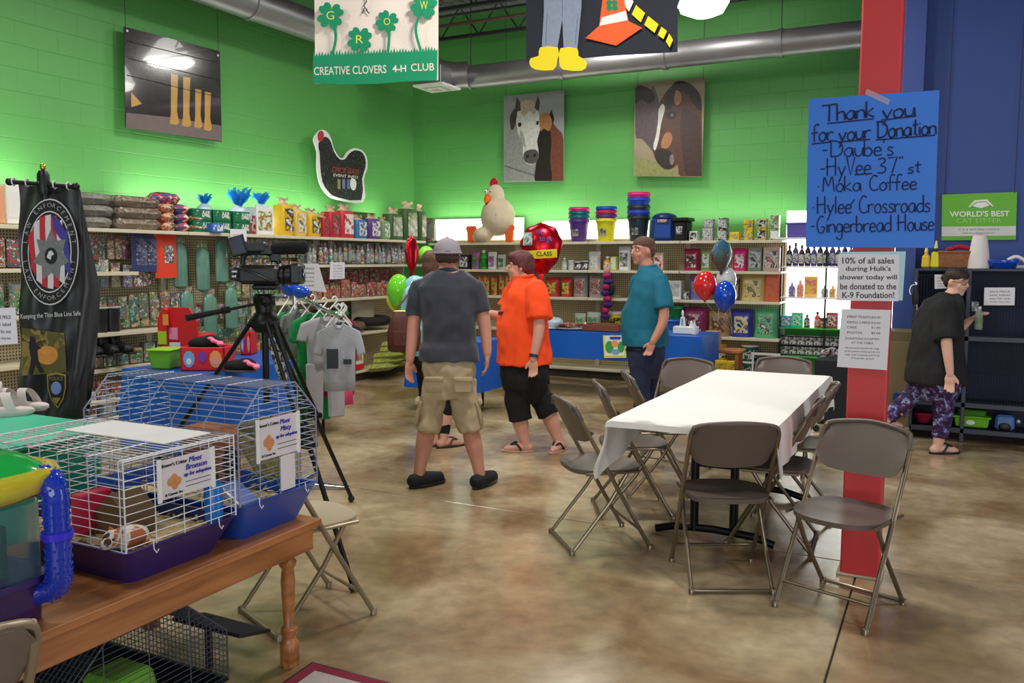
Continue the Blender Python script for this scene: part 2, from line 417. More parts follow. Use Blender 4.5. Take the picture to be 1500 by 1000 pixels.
# ================================================================== SHELVING
CR = M('cream_shelf_metal', (216, 206, 180), .45, nz=.04)
def peg():
    mt = bpy.data.materials.new('pegboard'); mt.use_nodes = True; nt = mt.node_tree; b = nt.nodes['Principled BSDF']; L = nt.links.new
    tc = N(nt, 'ShaderNodeTexCoord'); s = N(nt, 'ShaderNodeVectorMath', operation='SCALE'); s.inputs['Scale'].default_value = 36
    L(tc.outputs['Object'], s.inputs[0]); f = N(nt, 'ShaderNodeVectorMath', operation='FRACTION'); L(s.outputs[0], f.inputs[0])
    d = N(nt, 'ShaderNodeVectorMath', operation='SUBTRACT'); d.inputs[1].default_value = (.5, 0, .5); L(f.outputs[0], d.inputs[0])
    mlt = N(nt, 'ShaderNodeVectorMath', operation='MULTIPLY'); mlt.inputs[1].default_value = (1, 0, 1); L(d.outputs[0], mlt.inputs[0])
    ln = N(nt, 'ShaderNodeVectorMath', operation='LENGTH'); L(mlt.outputs[0], ln.inputs[0])
    lt = N(nt, 'ShaderNodeMath', operation='LESS_THAN'); lt.inputs[1].default_value = .27; L(ln.outputs['Value'], lt.inputs[0])
    mx = N(nt, 'ShaderNodeMix', data_type='RGBA'); mx.inputs[6].default_value = lin((205, 190, 150)); mx.inputs[7].default_value = lin((70, 60, 45)); L(lt.outputs[0], mx.inputs[0])
    L(mx.outputs[2], b.inputs['Base Color']); b.inputs['Roughness'].default_value = .6; return mt
PG = peg()
def gondola(p, w, rz, levels, h, label, group, depth=.42):
    """unit in local space: front at y=0 facing -y, back at y=depth"""
    t = thing('gondola_shelf', label, 'shelving', p, rz, group)
    obj('back_panel', B().box((0, depth, h/2), (w-.01, .02, h)), PG, t)
    for s in (-1, 1): obj('upright', B().box((s*(w/2-.015), depth-.03, h/2), (.03, .04, h), bev=.003), CR, t)
    obj('base_deck', B().box((0, depth/2, .12), (w-.004, depth, .03), bev=.004), CR, t)
    obj('kick_plate', B().box((0, .06, .052), (w-.01, .02, .1)), M('kick_dark', (60, 54, 46), .6), t)
    for z in levels:
        s_ = obj('shelf', B().box((0, depth/2-.01, z-.012), (w-.006, depth-.02, .022), bev=.003), CR, t)
        obj('price_rail', B().box((0, -.004, z-.018), (w-.006, .012, .034), bev=.003), CR, s_)
    return t
XF, YF = -6.68, 10.42
LV = {}
b0 = [3.66, 4.88, 6.10, 7.30, 8.86, 10.40]
lev = [(.42, .70, 1.10, 1.48, 1.83), (.30, .58, .90, 1.83), (1.83,), (.63, 1.08, 1.50, 1.83), (.63, 1.08, 1.50, 1.83)]
nm = ['behind the black police banner', 'holding hanging packets and a red pouch', 'of pegboard packed with hanging goods', 'behind the rack of tee shirts', 'in the corner, behind the light-blue woman']
for i in range(5):
    gondola((XF, (b0[i]+b0[i+1])/2, 0), b0[i+1]-b0[i], rad(90), lev[i], 1.86 if i != 2 else 1.84, 'cream metal shelving unit on the left wall '+nm[i], None)
x0, x1 = -6.64, -1.74; bw = (x1-x0)/4
nm = ['beneath the white chicken plush', 'beneath the purple and yellow buckets', 'behind the man in teal', 'at the far right, with bagged pet food']
for i in range(4):
    gondola((x0+bw*(i+.5), YF, 0), bw, 0, (.63, 1.07, 1.43, 1.80), 1.84, 'cream metal shelving unit on the back wall '+nm[i], None)
# ================================================================== PRODUCTS
def pillow(b, w, h, d, reg=(0, 1, 0, 1), off=0, nu=8, nv=8, pw=.5, flare=0):
    """filled pouch standing on z=0, front toward -y; reg cuts out a piece of the front for the printed panel"""
    u0, u1, v0, v1 = reg
    def th(u, v):
        e = (max(0, 1-(2*u-1)**4))**.6
        top = min(1, (1-v)*3.2)**.7 if v > .5 else 1
        return d/2*e*top
    def P(u, v, s):
        x = (u-.5)*w*(1+flare*v*0+.0)*(1-.05*sin(pi*v)); return V((x, s*(th(u, v)+.0005)+s*off, v*h))
    if off:
        return b.grid(lambda a, c: P(u0+(u1-u0)*a, v0+(v1-v0)*c, -1), nu, nv)
    b.grid(lambda a, c: P(a, c, -1), nu, nv); b.grid(lambda a, c: P(1-a, c, 1), nu, nv); 
    b.add([P(a/nu, 0, -1) for a in range(nu+1)]+[P(a/nu, 0, 1) for a in range(nu+1)], [(a, nu+1+a, nu+2+a, a+1) for a in range(nu)])
    return b
def pouch(name, w, h, d, m1, m2, label, cat='bag', group=None, reg=(.18, .82, .15, .75), seal=True):
    t = thing(name, label, cat, (0, 0, -50), 0, group)
    obj('pouch', pillow(B(), w, h, d), m1, t, True)
    obj('printed_panel', pillow(B(), w, h, d, reg, .0025), m2, t, True)
    if seal: obj('seal_strip', B().box((0, 0, h-.012), (w*.98, .006, .03), bev=.001), m1, t)
    return t
def carton(name, w, h, d, m1, m2, label, cat='box', group=None, reg=.8):
    t = thing(name, label, cat, (0, 0, -50), 0, group)
    obj('carton', B().box((0, 0, h/2), (w, d, h), bev=.004), m1, t)
    obj('printed_panel', B().box((0, -d/2-.001, h/2), (w*reg, .003, h*.7)), m2, t)
    obj('flap', B().box((0, 0, h+.001), (w*.96, d*.5, .003)), m1, t)
    return t
def bottle(name, r, h, m1, m2, m3, label, cat='bottle', group=None, neck=.35, trig=False):
    t = thing(name, label, cat, (0, 0, -50), 0, group)
    obj('bottle_body', B().lathe([(r*.94, 0), (r, h*.03), (r, h*.6), (r*.9, h*.68), (r*neck, h*.8), (r*neck, h*.86)], n=12), m1, t, True)
    obj('label', B().lathe([(r+.001, h*.12), (r+.0015, h*.13), (r+.0015, h*.54), (r+.001, h*.55)], n=12, cap=False), m2, t, True)
    if trig:
        obj('trigger', B().box((0, 0, h*.93), (r*.6, r*1.9, h*.08), bev=.004).box((0, -r*.9, h*.86), (r*.3, r*.25, h*.12), bev=.002), m3, t)
    else: obj('cap', B().lathe([(r*neck+.003, h*.84), (r*neck+.003, h*.98), (r*neck*.8, h)], n=12), m3, t, True)
    return t
def tub(name, r, h, m1, m2, m3, label, cat='tub', group=None, tp=1.08):
    t = thing(name, label, cat, (0, 0, -50), 0, group)
    obj('tub_body', B().lathe([(r, 0), (r*tp, h*.9)], n=16), m1, t, True)
    obj('label', B().lathe([(r*(1+(tp-1)*.15)+.001, h*.14), (r*(1+(tp-1)*.75)+.0015, h*.7)], n=16, cap=False), m2, t, True)
    obj('lid', B().lathe([(r*tp+.004, h*.88), (r*tp+.005, h*.98), (r*tp-.004, h)], n=16), m3, t, True)
    return t
def carded(name, w, h, d, m1, m2, label, cat='packet', group=None):
    """hanging packet: printed header card above a clear-ish blister pouch, hung on a peg"""
    t = thing(name, label, cat, (0, 0, -50), 0, group)
    obj('packet', pillow(B(), w, h*.8, d, nu=5, nv=5), m1, t, True)
    obj('header_card', B().box((0, 0, h*.87), (w, .004, h*.24), bev=.001), m2, t)
    obj('peg_hook', B().tube([(0, -.06, h*.97), (0, .02, h*.95)], .003, 5), M('zinc_wire', (190, 190, 190), .35, me=.8), t)
    return t
def park(o):  # prototype goes out once it has been copied: the first use moves it
    return o
class Proto:
    def __init__(s, o): s.o = o; s.used = False
    def put(s, loc, rz=0, label=None, group=None, scale=None, cat=None):
        if not s.used:
            s.used = True; o = s.o; o.location = loc; o.rotation_euler = (0, 0, rz)
            if label: o['label'] = label
            if group: o['group'] = group
            if scale: o.scale = scale
            return o
        return dup(s.o, loc, rz, label, group, cat, scale or (1, 1, 1))
WH = M('white_plastic', (236, 236, 232), .4, nz=.03)
BK = M('black_plastic', (24, 24, 27), .4, nz=.1)
S3 = lambda k: (k, k, k)
R90 = rad(90)
def yl(px, py=345, X=-6.85): return PX(px, py, X).y
def xb(px, py=350, Y=10.6): return PY(px, py, Y).x
rnd = random.Random(3)
# ---- left wall, top shelf
ZT = 1.83
mb = MP('brown_bedding_print', (150, 132, 112), [(176, 160, 140), (120, 104, 90), (200, 190, 178)], sc=9, share=.5)
mg = MP('grey_bedding_print', (138, 136, 126), [(160, 158, 148), (112, 112, 104)], sc=9, share=.4)
def sack(name, w, l, h, m1, m2):
    t = thing(name, '', 'bag', (0, 0, -50))
    b = B().box((0, 0, h/2), (l, w, h), bev=h*.42); me = b.mesh('s'); bm = bmesh.new(); bm.from_mesh(me); bmesh.ops.subdivide_edges(bm, edges=bm.edges[:], cuts=3, use_grid_fill=True); bm.to_mesh(me); bm.free()
    for v in me.vertices: v.co += noise.noise_vector(v.co*11)*.012
    me.polygons.foreach_set('use_smooth', [True]*len(me.polygons)); obj('sack_body', me, m1, t)
    obj('printed_panel', B().grid(lambda u, v: V(((u-.5)*l*.6, (v-.5)*w*.6, h+.003)), 3, 3), m2, t); obj('end_seam', B().box((0, -w/2-.004, h/2), (l*.8, .01, .012), bev=.003), m1, t); return t
pb = Proto(sack('bedding_bag', .40, .50, .10, mb, MP('pale_bag_print', (176, 160, 148), [(214, 206, 200), (120, 104, 90)], sc=16)))
def lying(pr, y, z, rz, label, group, sc, x=-6.9):
    o = pr.put((x, y, z), 0, label, group, sc); o.rotation_euler = (rad(90), 0, rz); return o
ylist = [(yl(148), 'left end'), (yl(198), 'second')]
pg_ = Proto(sack('bedding_bag', .40, .46, .10, mg, mg))
for k, (px, pr, nmz) in enumerate(((150, pg_, 'grey'), (196, pb, 'brown'))):
    for j in range(3):
        o = pr.put((-6.9, (5.06, 5.57)[k]+.02*(j % 2), ZT+.002+.103*j), R90, '%s bedding bag lying on the left wall top shelf, %s of its stack' % (nmz, ('lowest', 'middle', 'topmost')[j]), None)
mo = [MP('orange_snack_print', (226, 120, 60), [(240, 230, 220), (200, 60, 40), (60, 120, 60)], sc=20), MP('green_snack_print', (40, 110, 70), [(230, 140, 80), (240, 240, 230)], sc=20), MP('blue_snack_print', (60, 110, 170), [(220, 70, 60), (240, 240, 240)], sc=20)]
for k, px in enumerate((213, 237, 262)):
    pr = Proto(sack('small_bedding_pack', .36, .155, .085, mo[(0, 2, 1)[k]], mo[k]))
    for j in range(3 if k != 2 else 2):
        o = pr.put((-6.88, 5.92+.165*k, ZT+.002+.088*j), R90, 'small %s pack lying on the left wall top shelf, %s of its stack' % (('orange and white', 'blue and red', 'green and orange')[k], ('lowest', 'second', 'topmost')[j]), None)
pr = Proto(sack('rolled_bedding_pack', .16, .34, .1, mo[2], mo[0]))
o = pr.put((-6.84, 5.95, ZT+.268), R90, 'blue-grey pack lying across the top of the small orange packs')
gm = M('dark_green_box', (20, 112, 74), .5); gp = MP('green_box_print', (30, 120, 84), [(226, 226, 210), (12, 80, 56)], sc=12, share=.4)
bx = Proto(carton('green_carton', .24, .115, .3, gm, gp, '', 'box'))
ctr = 0
for px, n in ((283, 2), (312, 2), (341, 2)):
    for j in range(n):
        bx.put((-6.86, yl(px), ZT+.118*j), R90, 'flat dark green carton, left wall top shelf, %s %s' % (('upper' if j else 'lower'), {283: 'beside the orange packs', 312: 'in the middle stack', 341: 'next to the flower-printed box'}[px]))
pr = Proto(carton('blue_carton', .16, .09, .22, M('blue_card', (60, 110, 190), .5), MP('blue_card_print', (80, 130, 205), [(240, 240, 240), (30, 60, 140)]), '', 'box'))
pr.put((-6.74, yl(297), ZT+.0), R90, 'small blue carton in front of the green cartons on the top shelf')
pr = Proto(carton('flower_box', .26, .3, .2, M('white_card', (232, 230, 222), .5), MP('flower_print', (235, 232, 225), [(120, 190, 70), (230, 70, 60), (60, 140, 80), (240, 180, 60)], sc=26), '', 'box'))
pr.put((-6.82, yl(376), ZT), R90, 'white box printed with flowers beside the red-sided carton on the top shelf')
pr = Proto(carton('red_carton', .1, .2, .2, M('dark_red_card', (150, 34, 40), .5), MP('dr_print', (160, 40, 44), [(220, 190, 180), (90, 20, 24)]), '', 'box'))
pr.put((-6.82, yl(357), ZT), R90, 'narrow dark red carton left of the white flower box')
# tied blue plastic bags
bm = M('blue_film', (40, 140, 235), .2, tr=.35, ior=1.2, nz=.3, ns=8); cm = M('clear_film', (205, 222, 238), .15, tr=.35, ior=1.15, nz=.1)
def tied(px, py, s, label):
    p = PX(px, py, -6.85); t = thing('tied_bag', label, 'bag', (p.x, p.y, p.z))
    b = B().ell((0, 0, .12*s), (.15*s, .16*s, .13*s), n=18, k=12).disp(.03*s, 9); obj('bag_body', remesh(b, .012, 2), cm, t)
    b = B()
    for k in range(7):
        a = k*2*pi/7; q = V((cos(a)*.1*s, sin(a)*.1*s, .40*s)); b.grid(lambda u, v, a=a, q=q: V((0, 0, .22*s)).lerp(q, v)+V((-sin(a), cos(a), .3))*((u-.5)*.16*s*(.25+v))+V((0, 0, .02*s*sin(u*9))), 4, 4)
    b.disp(.03*s, 14); obj('knotted_top', b, bm, t, True)
    obj('twist_tie', B().tube([V((cos(i)*.02*s, sin(i)*.02*s, .22*s)) for i in range(7)], .008*s, 6), bm, t, True); return t
tied(352, 333, .95, 'big clear bag with a knotted bright blue top above the green cartons')
tied(300, 318, .55, 'small clear bag with a knotted blue top at the left end of the green cartons')
tied(383, 322, .7, 'pale blue plastic-wrapped bag beside the big knotted blue one')
# standing coloured bags with crinkled tan tops, left wall top shelf
tan = M('clear_crinkle_top', (214, 186, 150), .35, nz=.25, ns=20, bump=.4)
def sbag(px0, px1, py0, cols, label, depth=.2, gp_=None, X=-6.82, z=ZT, tall=1):
    y0, y1 = yl(px0), yl(px1); w = y1-y0; zt = PX((px0+px1)/2, py0, X).z-z
    t = thing('food_bag', label, 'bag', (X, (y0+y1)/2, z), R90)
    m1 = M('bag_%d_%d_%d' % cols[0], cols[0], .4, nz=.1); m2 = MP('bagp_%d_%d_%d' % cols[0], cols[0], [cols[1], cols[2]], sc=16, share=.55)
    b = B(); n = 14
    rings = []
    for k, (f, s) in enumerate(((0, .9), (.04, 1), (.5, 1), (.78, .95), (.82, .9))):
        rings.append([V((w*.48*s*(abs(cos(a))**.5)*(1 if cos(a) > 0 else -1), depth*.48*s*(abs(sin(a))**.5)*(1 if sin(a) > 0 else -1), zt*f)) for a in [2*pi*j/n+.2 for j in range(n)]])
    b.loft(rings); obj('bag_body', b, m1, t, True)
    obj('printed_panel', B().grid(lambda u, v: V(((u-.5)*w*.66, -depth*.485, zt*(.12+.6*v))), 2, 2), m2, t)
    b = B(); rings = []
    for k, (f, s) in enumerate(((.8, .88), (.88, .6), (.93, .45), (1.0, .9))):
        rings.append([V((w*.46*s*cos(a), depth*.46*s*sin(a)*(.4 if f > .85 else 1), zt*f+(.02*sin(5*a) if k == 3 else 0))) for a in [2*pi*j/16 for j in range(16)]])
    b.loft(rings, cap=False); b.disp(.012, 25); obj('gathered_top', b, tan, t, True)
    return t
Y_, R_, D_, W_ = (232, 186, 40), (196, 40, 60), (60, 60, 60), (238, 232, 220)
sbag(403, 421, 290, (Y_, D_, W_), 'tall yellow bag with tan gathered top beside the dark gap on the top shelf')
sbag(422, 440, 300, ((226, 196, 90), W_, (120, 120, 110)), 'pale yellow bag with a picture, second of the yellow bags')
sbag(443, 461, 306, (Y_, (80, 140, 190), W_), 'shorter yellow bag with a blue window, third of the yellow bags')
sbag(463, 472, 312, ((190, 50, 60), D_, R_), 'narrow dark red bag between the yellow and red bags')
sbag(473, 489, 302, (R_, D_, (230, 90, 100)), 'crimson bag with tan top, first of the two wide red bags')
sbag(490, 510, 300, ((206, 50, 66), W_, (250, 240, 240)), 'red bag with a white oval print, second of the two wide red bags')
sbag(512, 529, 316, ((60, 120, 180), W_, (30, 70, 120)), 'blue bag on the top shelf beside the purple bag')
sbag(531, 549, 314, ((96, 60, 140), W_, (170, 140, 200)), 'purple bag with white print beside the blue bag')
sbag(551, 562, 318, ((130, 170, 120), W_, (70, 120, 70)), 'narrow pale green bag right of the purple bag')
gd = M('sage_box', (86, 122, 62), .6)
t = thing('green_crate', 'flat olive green crate lying behind the purple bag on the top shelf', 'crate', (-6.98, yl(535, 310), ZT+.2), R90)
obj('crate_body', B().box((0, 0, .07), (.5, .2, .13), bev=.01), gd, t); obj('lid', B().box((0, 0, .14), (.52, .22, .02), bev=.006), gd, t)
hay = MP('hay_print', (84, 110, 66), [(150, 150, 110), (60, 84, 50), (190, 180, 150)], sc=14)
for k, (a, c_, top) in enumerate(((562, 582, 305), (584, 604, 296), (606, 616, 300))):
    sbag(a, c_, top, ((72, 104, 58), (150, 150, 110), (200, 200, 190)), 'tall green and clear hay bag, %s of three in the shelf corner' % ('left', 'middle', 'right')[k])
t = pouch('seed_bag', .2, .33, .12, MP('seed_print', (96, 104, 88), [(150, 120, 80), (60, 70, 60), (190, 190, 170)], sc=22), M('grey_label', (120, 124, 112), .5), 'grey-green seed bag standing alone in the corner beside the glowing strip'); t.location = (xb(628), 10.6, 1.83)
# ---- left wall shelves below: rows of small goods
def palette(name, cols, r=.35, sc=22):
    return [MP('%s_%d' % (name, i), c, [cols[(i+1) % len(cols)], cols[(i+2) % len(cols)], (236, 232, 220), (40, 40, 40)], r, sc*1.8, .55, 1) for i, c in enumerate(cols)]
fishc = palette('aquatic', [(60, 130, 90), (90, 150, 190), (190, 190, 90), (120, 80, 150), (220, 220, 210), (30, 80, 60), (200, 70, 90)])
redc = palette('redtoy', [(190, 40, 50), (120, 60, 130), (210, 160, 60), (150, 40, 60), (90, 130, 70), (210, 110, 90)])
grnc = palette('greengoods', [(50, 110, 80), (120, 160, 90), (60, 90, 70), (200, 180, 130), (150, 110, 70), (80, 130, 150)])
mixc = palette('mixgoods', [(200, 70, 60), (70, 130, 80), (80, 90, 140), (220, 200, 120), (160, 60, 100), (40, 100, 110), (120, 80, 60)])
ORD = 'first second third fourth fifth sixth seventh eighth ninth tenth eleventh twelfth thirteenth fourteenth fifteenth sixteenth seventeenth eighteenth nineteenth twentieth twenty-first twenty-second twenty-third twenty-fourth'.split()
def goods_row(kind, ms, y0, y1, z, n, label, group, hr=(.12, .18), w=None, xo=-6.76, cat=None, axis='y', yy=None, jit=.01, dep=.5):
    st = (y1-y0)/n; w = w or st*.86; protos = []
    hm = sum(hr)/2
    for i, mm in enumerate(ms):
        m2 = ms[(i+3) % len(ms)]
        if kind == 'bottle': o = bottle('supplement_bottle', w/2*.8, hm, mm, m2, ms[(i+2) % len(ms)], label, cat or 'bottle', group)
        elif kind == 'box': o = carton('small_carton', w, hm, w*.6, mm, m2, label, cat or 'box', group)
        elif kind == 'pouch': o = pouch('treat_pouch', w, hm, w*.5, mm, m2, label, cat or 'bag', group, seal=False)
        elif kind == 'tub': o = tub('small_tub', w/2*.85, hm, mm, m2, ms[(i+2) % len(ms)], label, cat or 'tub', group)
        else: o = carded('hanging_packet', w, hm, w*.28, mm, m2, label, cat or 'packet', group)
        protos.append(Proto(o))
    for k in range(n):
        pr = protos[rnd.randrange(len(protos))] if k >= len(protos) else protos[k]
        h = rnd.uniform(*hr); u = y0+st*(k+.5)+rnd.uniform(-jit, jit)
        L2 = '%s, %s from the left' % (label, ORD[k]) if len(label.split()) <= 12 else label
        if axis == 'y': pr.put((xo+rnd.uniform(-.02, .01), u, z), R90+rnd.uniform(-.1, .1), L2, group, (1, 1, h/hm))
        else: pr.put((u, yy+rnd.uniform(-.02, .02), z), rnd.uniform(-.1, .1), L2, group, (1, 1, h/hm))
    for pr in protos:
        if not pr.used:
            for c in list(pr.o.children): bpy.data.objects.remove(c)
            bpy.data.objects.remove(pr.o)
# bays 4 and 5 (behind tee shirts / corner)
goods_row('bottle', fishc, 7.95, 10.2, 1.51, 24, 'small pet supply bottle, left wall second shelf', 'bottles on the second shelf of the left wall', (.17, .27))
goods_row('pouch', fishc, 7.98, 10.2, 1.51, 16, 'aquarium pouch behind the small bottles, left wall second shelf', 'pouches behind the bottles, left wall second shelf', (.24, .3), xo=-6.92)
goods_row('pouch', redc, 8.0, 10.2, 1.09, 20, 'small reddish treat pouch, left wall third shelf', 'red treat pouches on the third shelf of the left wall', (.15, .22))
goods_row('card', redc, 7.6, 10.2, 1.26, 22, 'hanging toy packet above the reddish treat pouches, left wall', 'toy packets hanging above the red pouches', (.14, .2), xo=-7.0)
bedm = [M('bed_brown', (110, 84, 62), .9, nz=.3, ns=12), M('bed_black', (34, 34, 36), .9), M('bed_green', (60, 130, 60), .9, nz=.3), M('bed_cream', (210, 200, 176), .9, nz=.15)]
def petbed(p, s, ma, mb_, label):
    t = thing('pet_bed', label, 'pet bed', p)
    n = 24; obj('bolster', B().tube([V((cos(2*pi*i/n)*.17*s, sin(2*pi*i/n)*.24*s, .07*s)) for i in range(n)], .06*s, 10, closed=True), ma, t, True)
    obj('cushion', B().ell((0, 0, .04*s), (.15*s, .22*s, .045*s)), mb_, t, True); return t
petbed((-6.86, 8.15, .64), .9, bedm[2], bedm[0], 'green-rimmed pet bed on the fourth shelf of the left wall')
petbed((-6.82, 8.72, .64), 1.0, bedm[0], bedm[0], 'brown pet bed on the fourth shelf of the left wall')
petbed((-6.84, 9.32, .68), 1.0, bedm[1], bedm[3], 'black-rimmed pet bed with a cream cushion beside the yellow balloon')
petbed((-6.88, 8.5, .82), .9, bedm[2], bedm[2], 'green pet bed stacked above the brown pet bed')
t = thing('cream_cushion', 'cream fabric cushion leaning behind the black-rimmed pet bed', 'cushion', (-6.98, 9.3, .74), R90)
obj('cushion_cover', pillow(B(), .5, .3, .14, nu=10, nv=10), bedm[3], t, True); obj('piping', B().tube([(-.24, 0, .01), (0, -.02, .0), (.24, 0, .01)], .008, 6), bedm[0], t)
# bottom deck: white box with pictures, chew bags
t = thing('picture_carton', 'white carton with two food pictures and a red base band on the bottom deck', 'box', (-6.74, PX(528, 540, -6.6).y, .14), R90+.1)
obj('carton', B().box((0, .06, .2), (.46, .2, .38), bev=.006), M('white_card'), t)
obj('red_band', B().box((0, -.043, .045), (.465, .008, .07)), M('carton_red', (206, 44, 40), .5), t)
obj('printed_panel', B().box((-.11, -.043, .2), (.14, .006, .14)), MP('pic1', (70, 130, 80), [(240, 240, 230), (120, 170, 90)], sc=30), t)
obj('printed_panel', B().box((.11, -.043, .2), (.14, .006, .14)), MP('pic2', (170, 130, 60), [(220, 190, 100), (110, 130, 70), (240, 240, 230)], sc=30), t)
obj('printed_panel', B().box((0, -.043, .335), (.3, .006, .05)), MP('pic3', (150, 110, 140), [(220, 220, 220), (200, 60, 90)], sc=40), t)
chew = MP('chew_print', (190, 190, 90), [(120, 160, 70), (214, 180, 110), (90, 130, 60)], sc=18)
pr = Proto(pouch('chew_bag', .26, .34, .1, chew, MP('chew2', (206, 196, 110), [(120, 160, 70), (200, 150, 90)], sc=30), '', 'bag', None, seal=False))
for k in range(5):
    o = pr.put((-6.62, 9.0+.0+.12*(k % 2)+.16*(k//2), .16+.075*k*.9), 0, 'green and yellow chew bag piled beside the picture carton, %s from the floor' % ('first', 'second', 'third', 'fourth', 'fifth')[k]); o.rotation_euler = (rad(84), 0, R90+rnd.uniform(-.3, .3))
for k in range(3):
    o = pr.put((-6.7, 9.42+.05*k, .16+.07*k), 0, 'chew bag in the low pile under the brown handbag, %s from the floor' % ('first', 'second', 'third')[k]); o.rotation_euler = (rad(84), 0, R90+rnd.uniform(-.3, .3))
t = petbed((-6.8, 8.12, .2), .8, bedm[1], bedm[0], 'small dark pet bed on the bottom deck behind the pink shirt')
# bay 3: densely hung pegboard goods
glass = M('green_tank_plastic', (110, 158, 140), .25, tr=.25, nz=.25, ns=9)
for k in range(7):
    z = (1.26, 1.22, .78, .74, 1.3, .80, .36)[k]; y = (6.13, 6.42, 6.2, 6.5, 6.68, 6.8, 6.4)[k]
    t = thing('hanging_plastic_sleeve', 'long pale green clear plastic sleeve hanging on the pegboard, %s' % ('highest and nearest the red pouch', 'high, second from the red pouch', 'low and nearest the red pouch', 'low, second from the red pouch', 'high, behind the camera screen side', 'low, above the red play box', 'lowest of all')[k], 'packaging', (-6.84, y, z), R90)
    obj('sleeve', B().lathe([(.02, 0), (.085, .03), (.09, .25), (.08, .42), (.03, .46)], n=12, sy=.5).disp(.008, 14), glass, t, True)
    obj('header_card', B().box((0, 0, .48), (.13, .005, .06)), grnc[k % 6], t)
for j, (z, n, y0, y1, hr) in enumerate(((1.58, 15, 6.85, 7.98, (.17, .23)), (1.36, 16, 6.85, 7.98, (.17, .23)), (1.14, 16, 6.85, 7.95, (.16, .23)), (.93, 20, 6.15, 7.9, (.15, .22)), (.72, 20, 6.15, 7.8, (.15, .22)), (.50, 16, 6.15, 7.8, (.13, .2)), (.26, 16, 6.15, 7.8, (.13, .2)))):
    ordn = ('top', 'second', 'third', 'fourth', 'fifth', 'sixth', 'lowest')[j]
    goods_row('card', (grnc, mixc, grnc, fishc, grnc, mixc, grnc)[j], y0, y1, z, n, 'small packet in the %s row of the camera-side pegboard' % ordn, 'packets in the %s row of the crowded pegboard' % ordn, hr, xo=-6.88)
goods_row('box', grnc, 6.2, 7.2, .14, 9, 'small earthy carton on the base deck behind the tripod', 'cartons on the base deck behind the tripod', (.14, .22))
# bays 1 and 2
goods_row('card', mixc, 5.15, 5.75, 1.56, 7, 'small packet hanging high beside the police banner', 'packets hanging high beside the police banner', (.17, .24), xo=-6.86)
goods_row('card', fishc, 5.1, 5.8, 1.3, 6, 'aquatic-coloured packet hanging between police banner and navy pouches', 'packets between banner and red pouch', (.2, .26), xo=-6.84)
goods_row('card', grnc, 4.95, 5.85, 1.0, 8, 'earthy packet hanging under the short cream bracket shelf', 'green and white packets under the shelf stub', (.2, .28), xo=-6.84)
goods_row('card', mixc, 5.85, 6.1, 1.02, 2, 'packet hanging under the scarlet pouch', 'white and magenta packets under the red pouch', (.2, .24), xo=-6.82)
goods_row('card', [fishc[5], grnc[0], grnc[2]], 5.3, 6.1, .92, 7, 'dark green packet on the shelf left of the tall red lid', 'dark green packets left of the red play box', (.2, .27), xo=-6.84)
goods_row('box', grnc, 5.0, 6.0, .59, 7, 'small carton on the lower shelf behind the green bin', 'cartons on the lower shelf behind the green bin', (.12, .2))
goods_row('box', redc, 5.05, 6.0, .31, 6, 'red and tan carton on the second-lowest shelf behind the green bin', 'red cartons on the second-lowest shelf', (.1, .16))
goods_row('box', [M('deck_white', (214, 216, 220), .5), fishc[1], M('deck_blue', (70, 110, 180), .5), fishc[4]], 4.9, 6.08, .14, 7, 'blue or white carton on the base deck behind the banner', 'cartons on the base deck', (.16, .24))
goods_row('pouch', grnc, 3.75, 4.85, 1.11, 8, 'green pouch on the shelf left of the police banner', 'green pouches left of the police banner', (.18, .26))
goods_row('box', mixc, 3.75, 4.85, 1.49, 8, 'carton on the upper shelf at the left edge of view', 'cartons on the upper shelf left of the banner', (.2, .26))
goods_row('box', [M('pink_white_pack', (226, 190, 176), .5), M('white_card'), M('pale_orange_pack', (230, 160, 120), .5)], 3.72, 4.6, 1.84, 6, 'salmon-white carton, top shelf left of police banner', 'salmon cartons on the top shelf', (.28, .34))
t = pouch('red_pouch', .27, .42, .08, M('scarlet_pouch', (226, 66, 40), .45), MP('skull_print', (226, 226, 220), [(60, 60, 60), (150, 150, 150)], sc=40), 'large scarlet pouch with a pale round print hanging at the pegboard edge', reg=(.3, .75, .35, .75)); t.location = (-6.8, PX(243, 375, -6.8).y, PX(243, 407, -6.8).z); t.rotation_euler = (0, 0, R90)
for k, (px, py) in enumerate(((222, 385), (205, 380))):
    t = pouch('navy_pouch', .2, .42, .06, M('navy_pouch', (52, 60, 104), .5), MP('navy_print', (110, 120, 150), [(60, 60, 90), (190, 190, 200)], sc=30), 'navy blue hanging pouch %s the scarlet pouch' % ('just left of', 'one place further left of')[k]); t.location = (-6.82, PX(px, py, -6.82).y, PX(px, 398, -6.82).z); t.rotation_euler = (0, 0, R90)
# tall black boots on the low shelf beside the banner
def boot(p, rz, label):
    t = thing('rubber_boot', label, 'boot', p, rz)
    m_ = M('black_boot', (26, 26, 30), .45)
    b = B().tube([(0, .02, .42), (0, .02, .25), (0, .0, .12), (0, .0, .06)], [.075, .068, .055, .055], 14).tube([(0, .05, .05), (0, -.05, .05), (0, -.16, .045), (0, -.21, .04)], [.045, .055, .052, .02], 12)
    obj('boot_upper', remesh(b, .01, 4), m_, t); obj('sole', B().box((0, -.075, .01), (.1, .3, .02), bev=.008), BK, t)
    obj('top_lining', B().tube([V((cos(i*.4)*.074, .02+sin(i*.4)*.074, .42)) for i in range(17)], .008, 6), M('grey_fleece', (180, 180, 176), .9), t); return t
for k, (px, py) in enumerate(((130, 512), (150, 514), (168, 515))): boot((-6.78, PX(px, py, -6.78).y, .70-.1*0), rad(80)+.15*k, 'black rubber boot beside the police banner, %s from the banner' % ('first', 'second', 'third')[k])
struct_b = B().box((0, .2, 0), (.62, .4, .022), bev=.003)
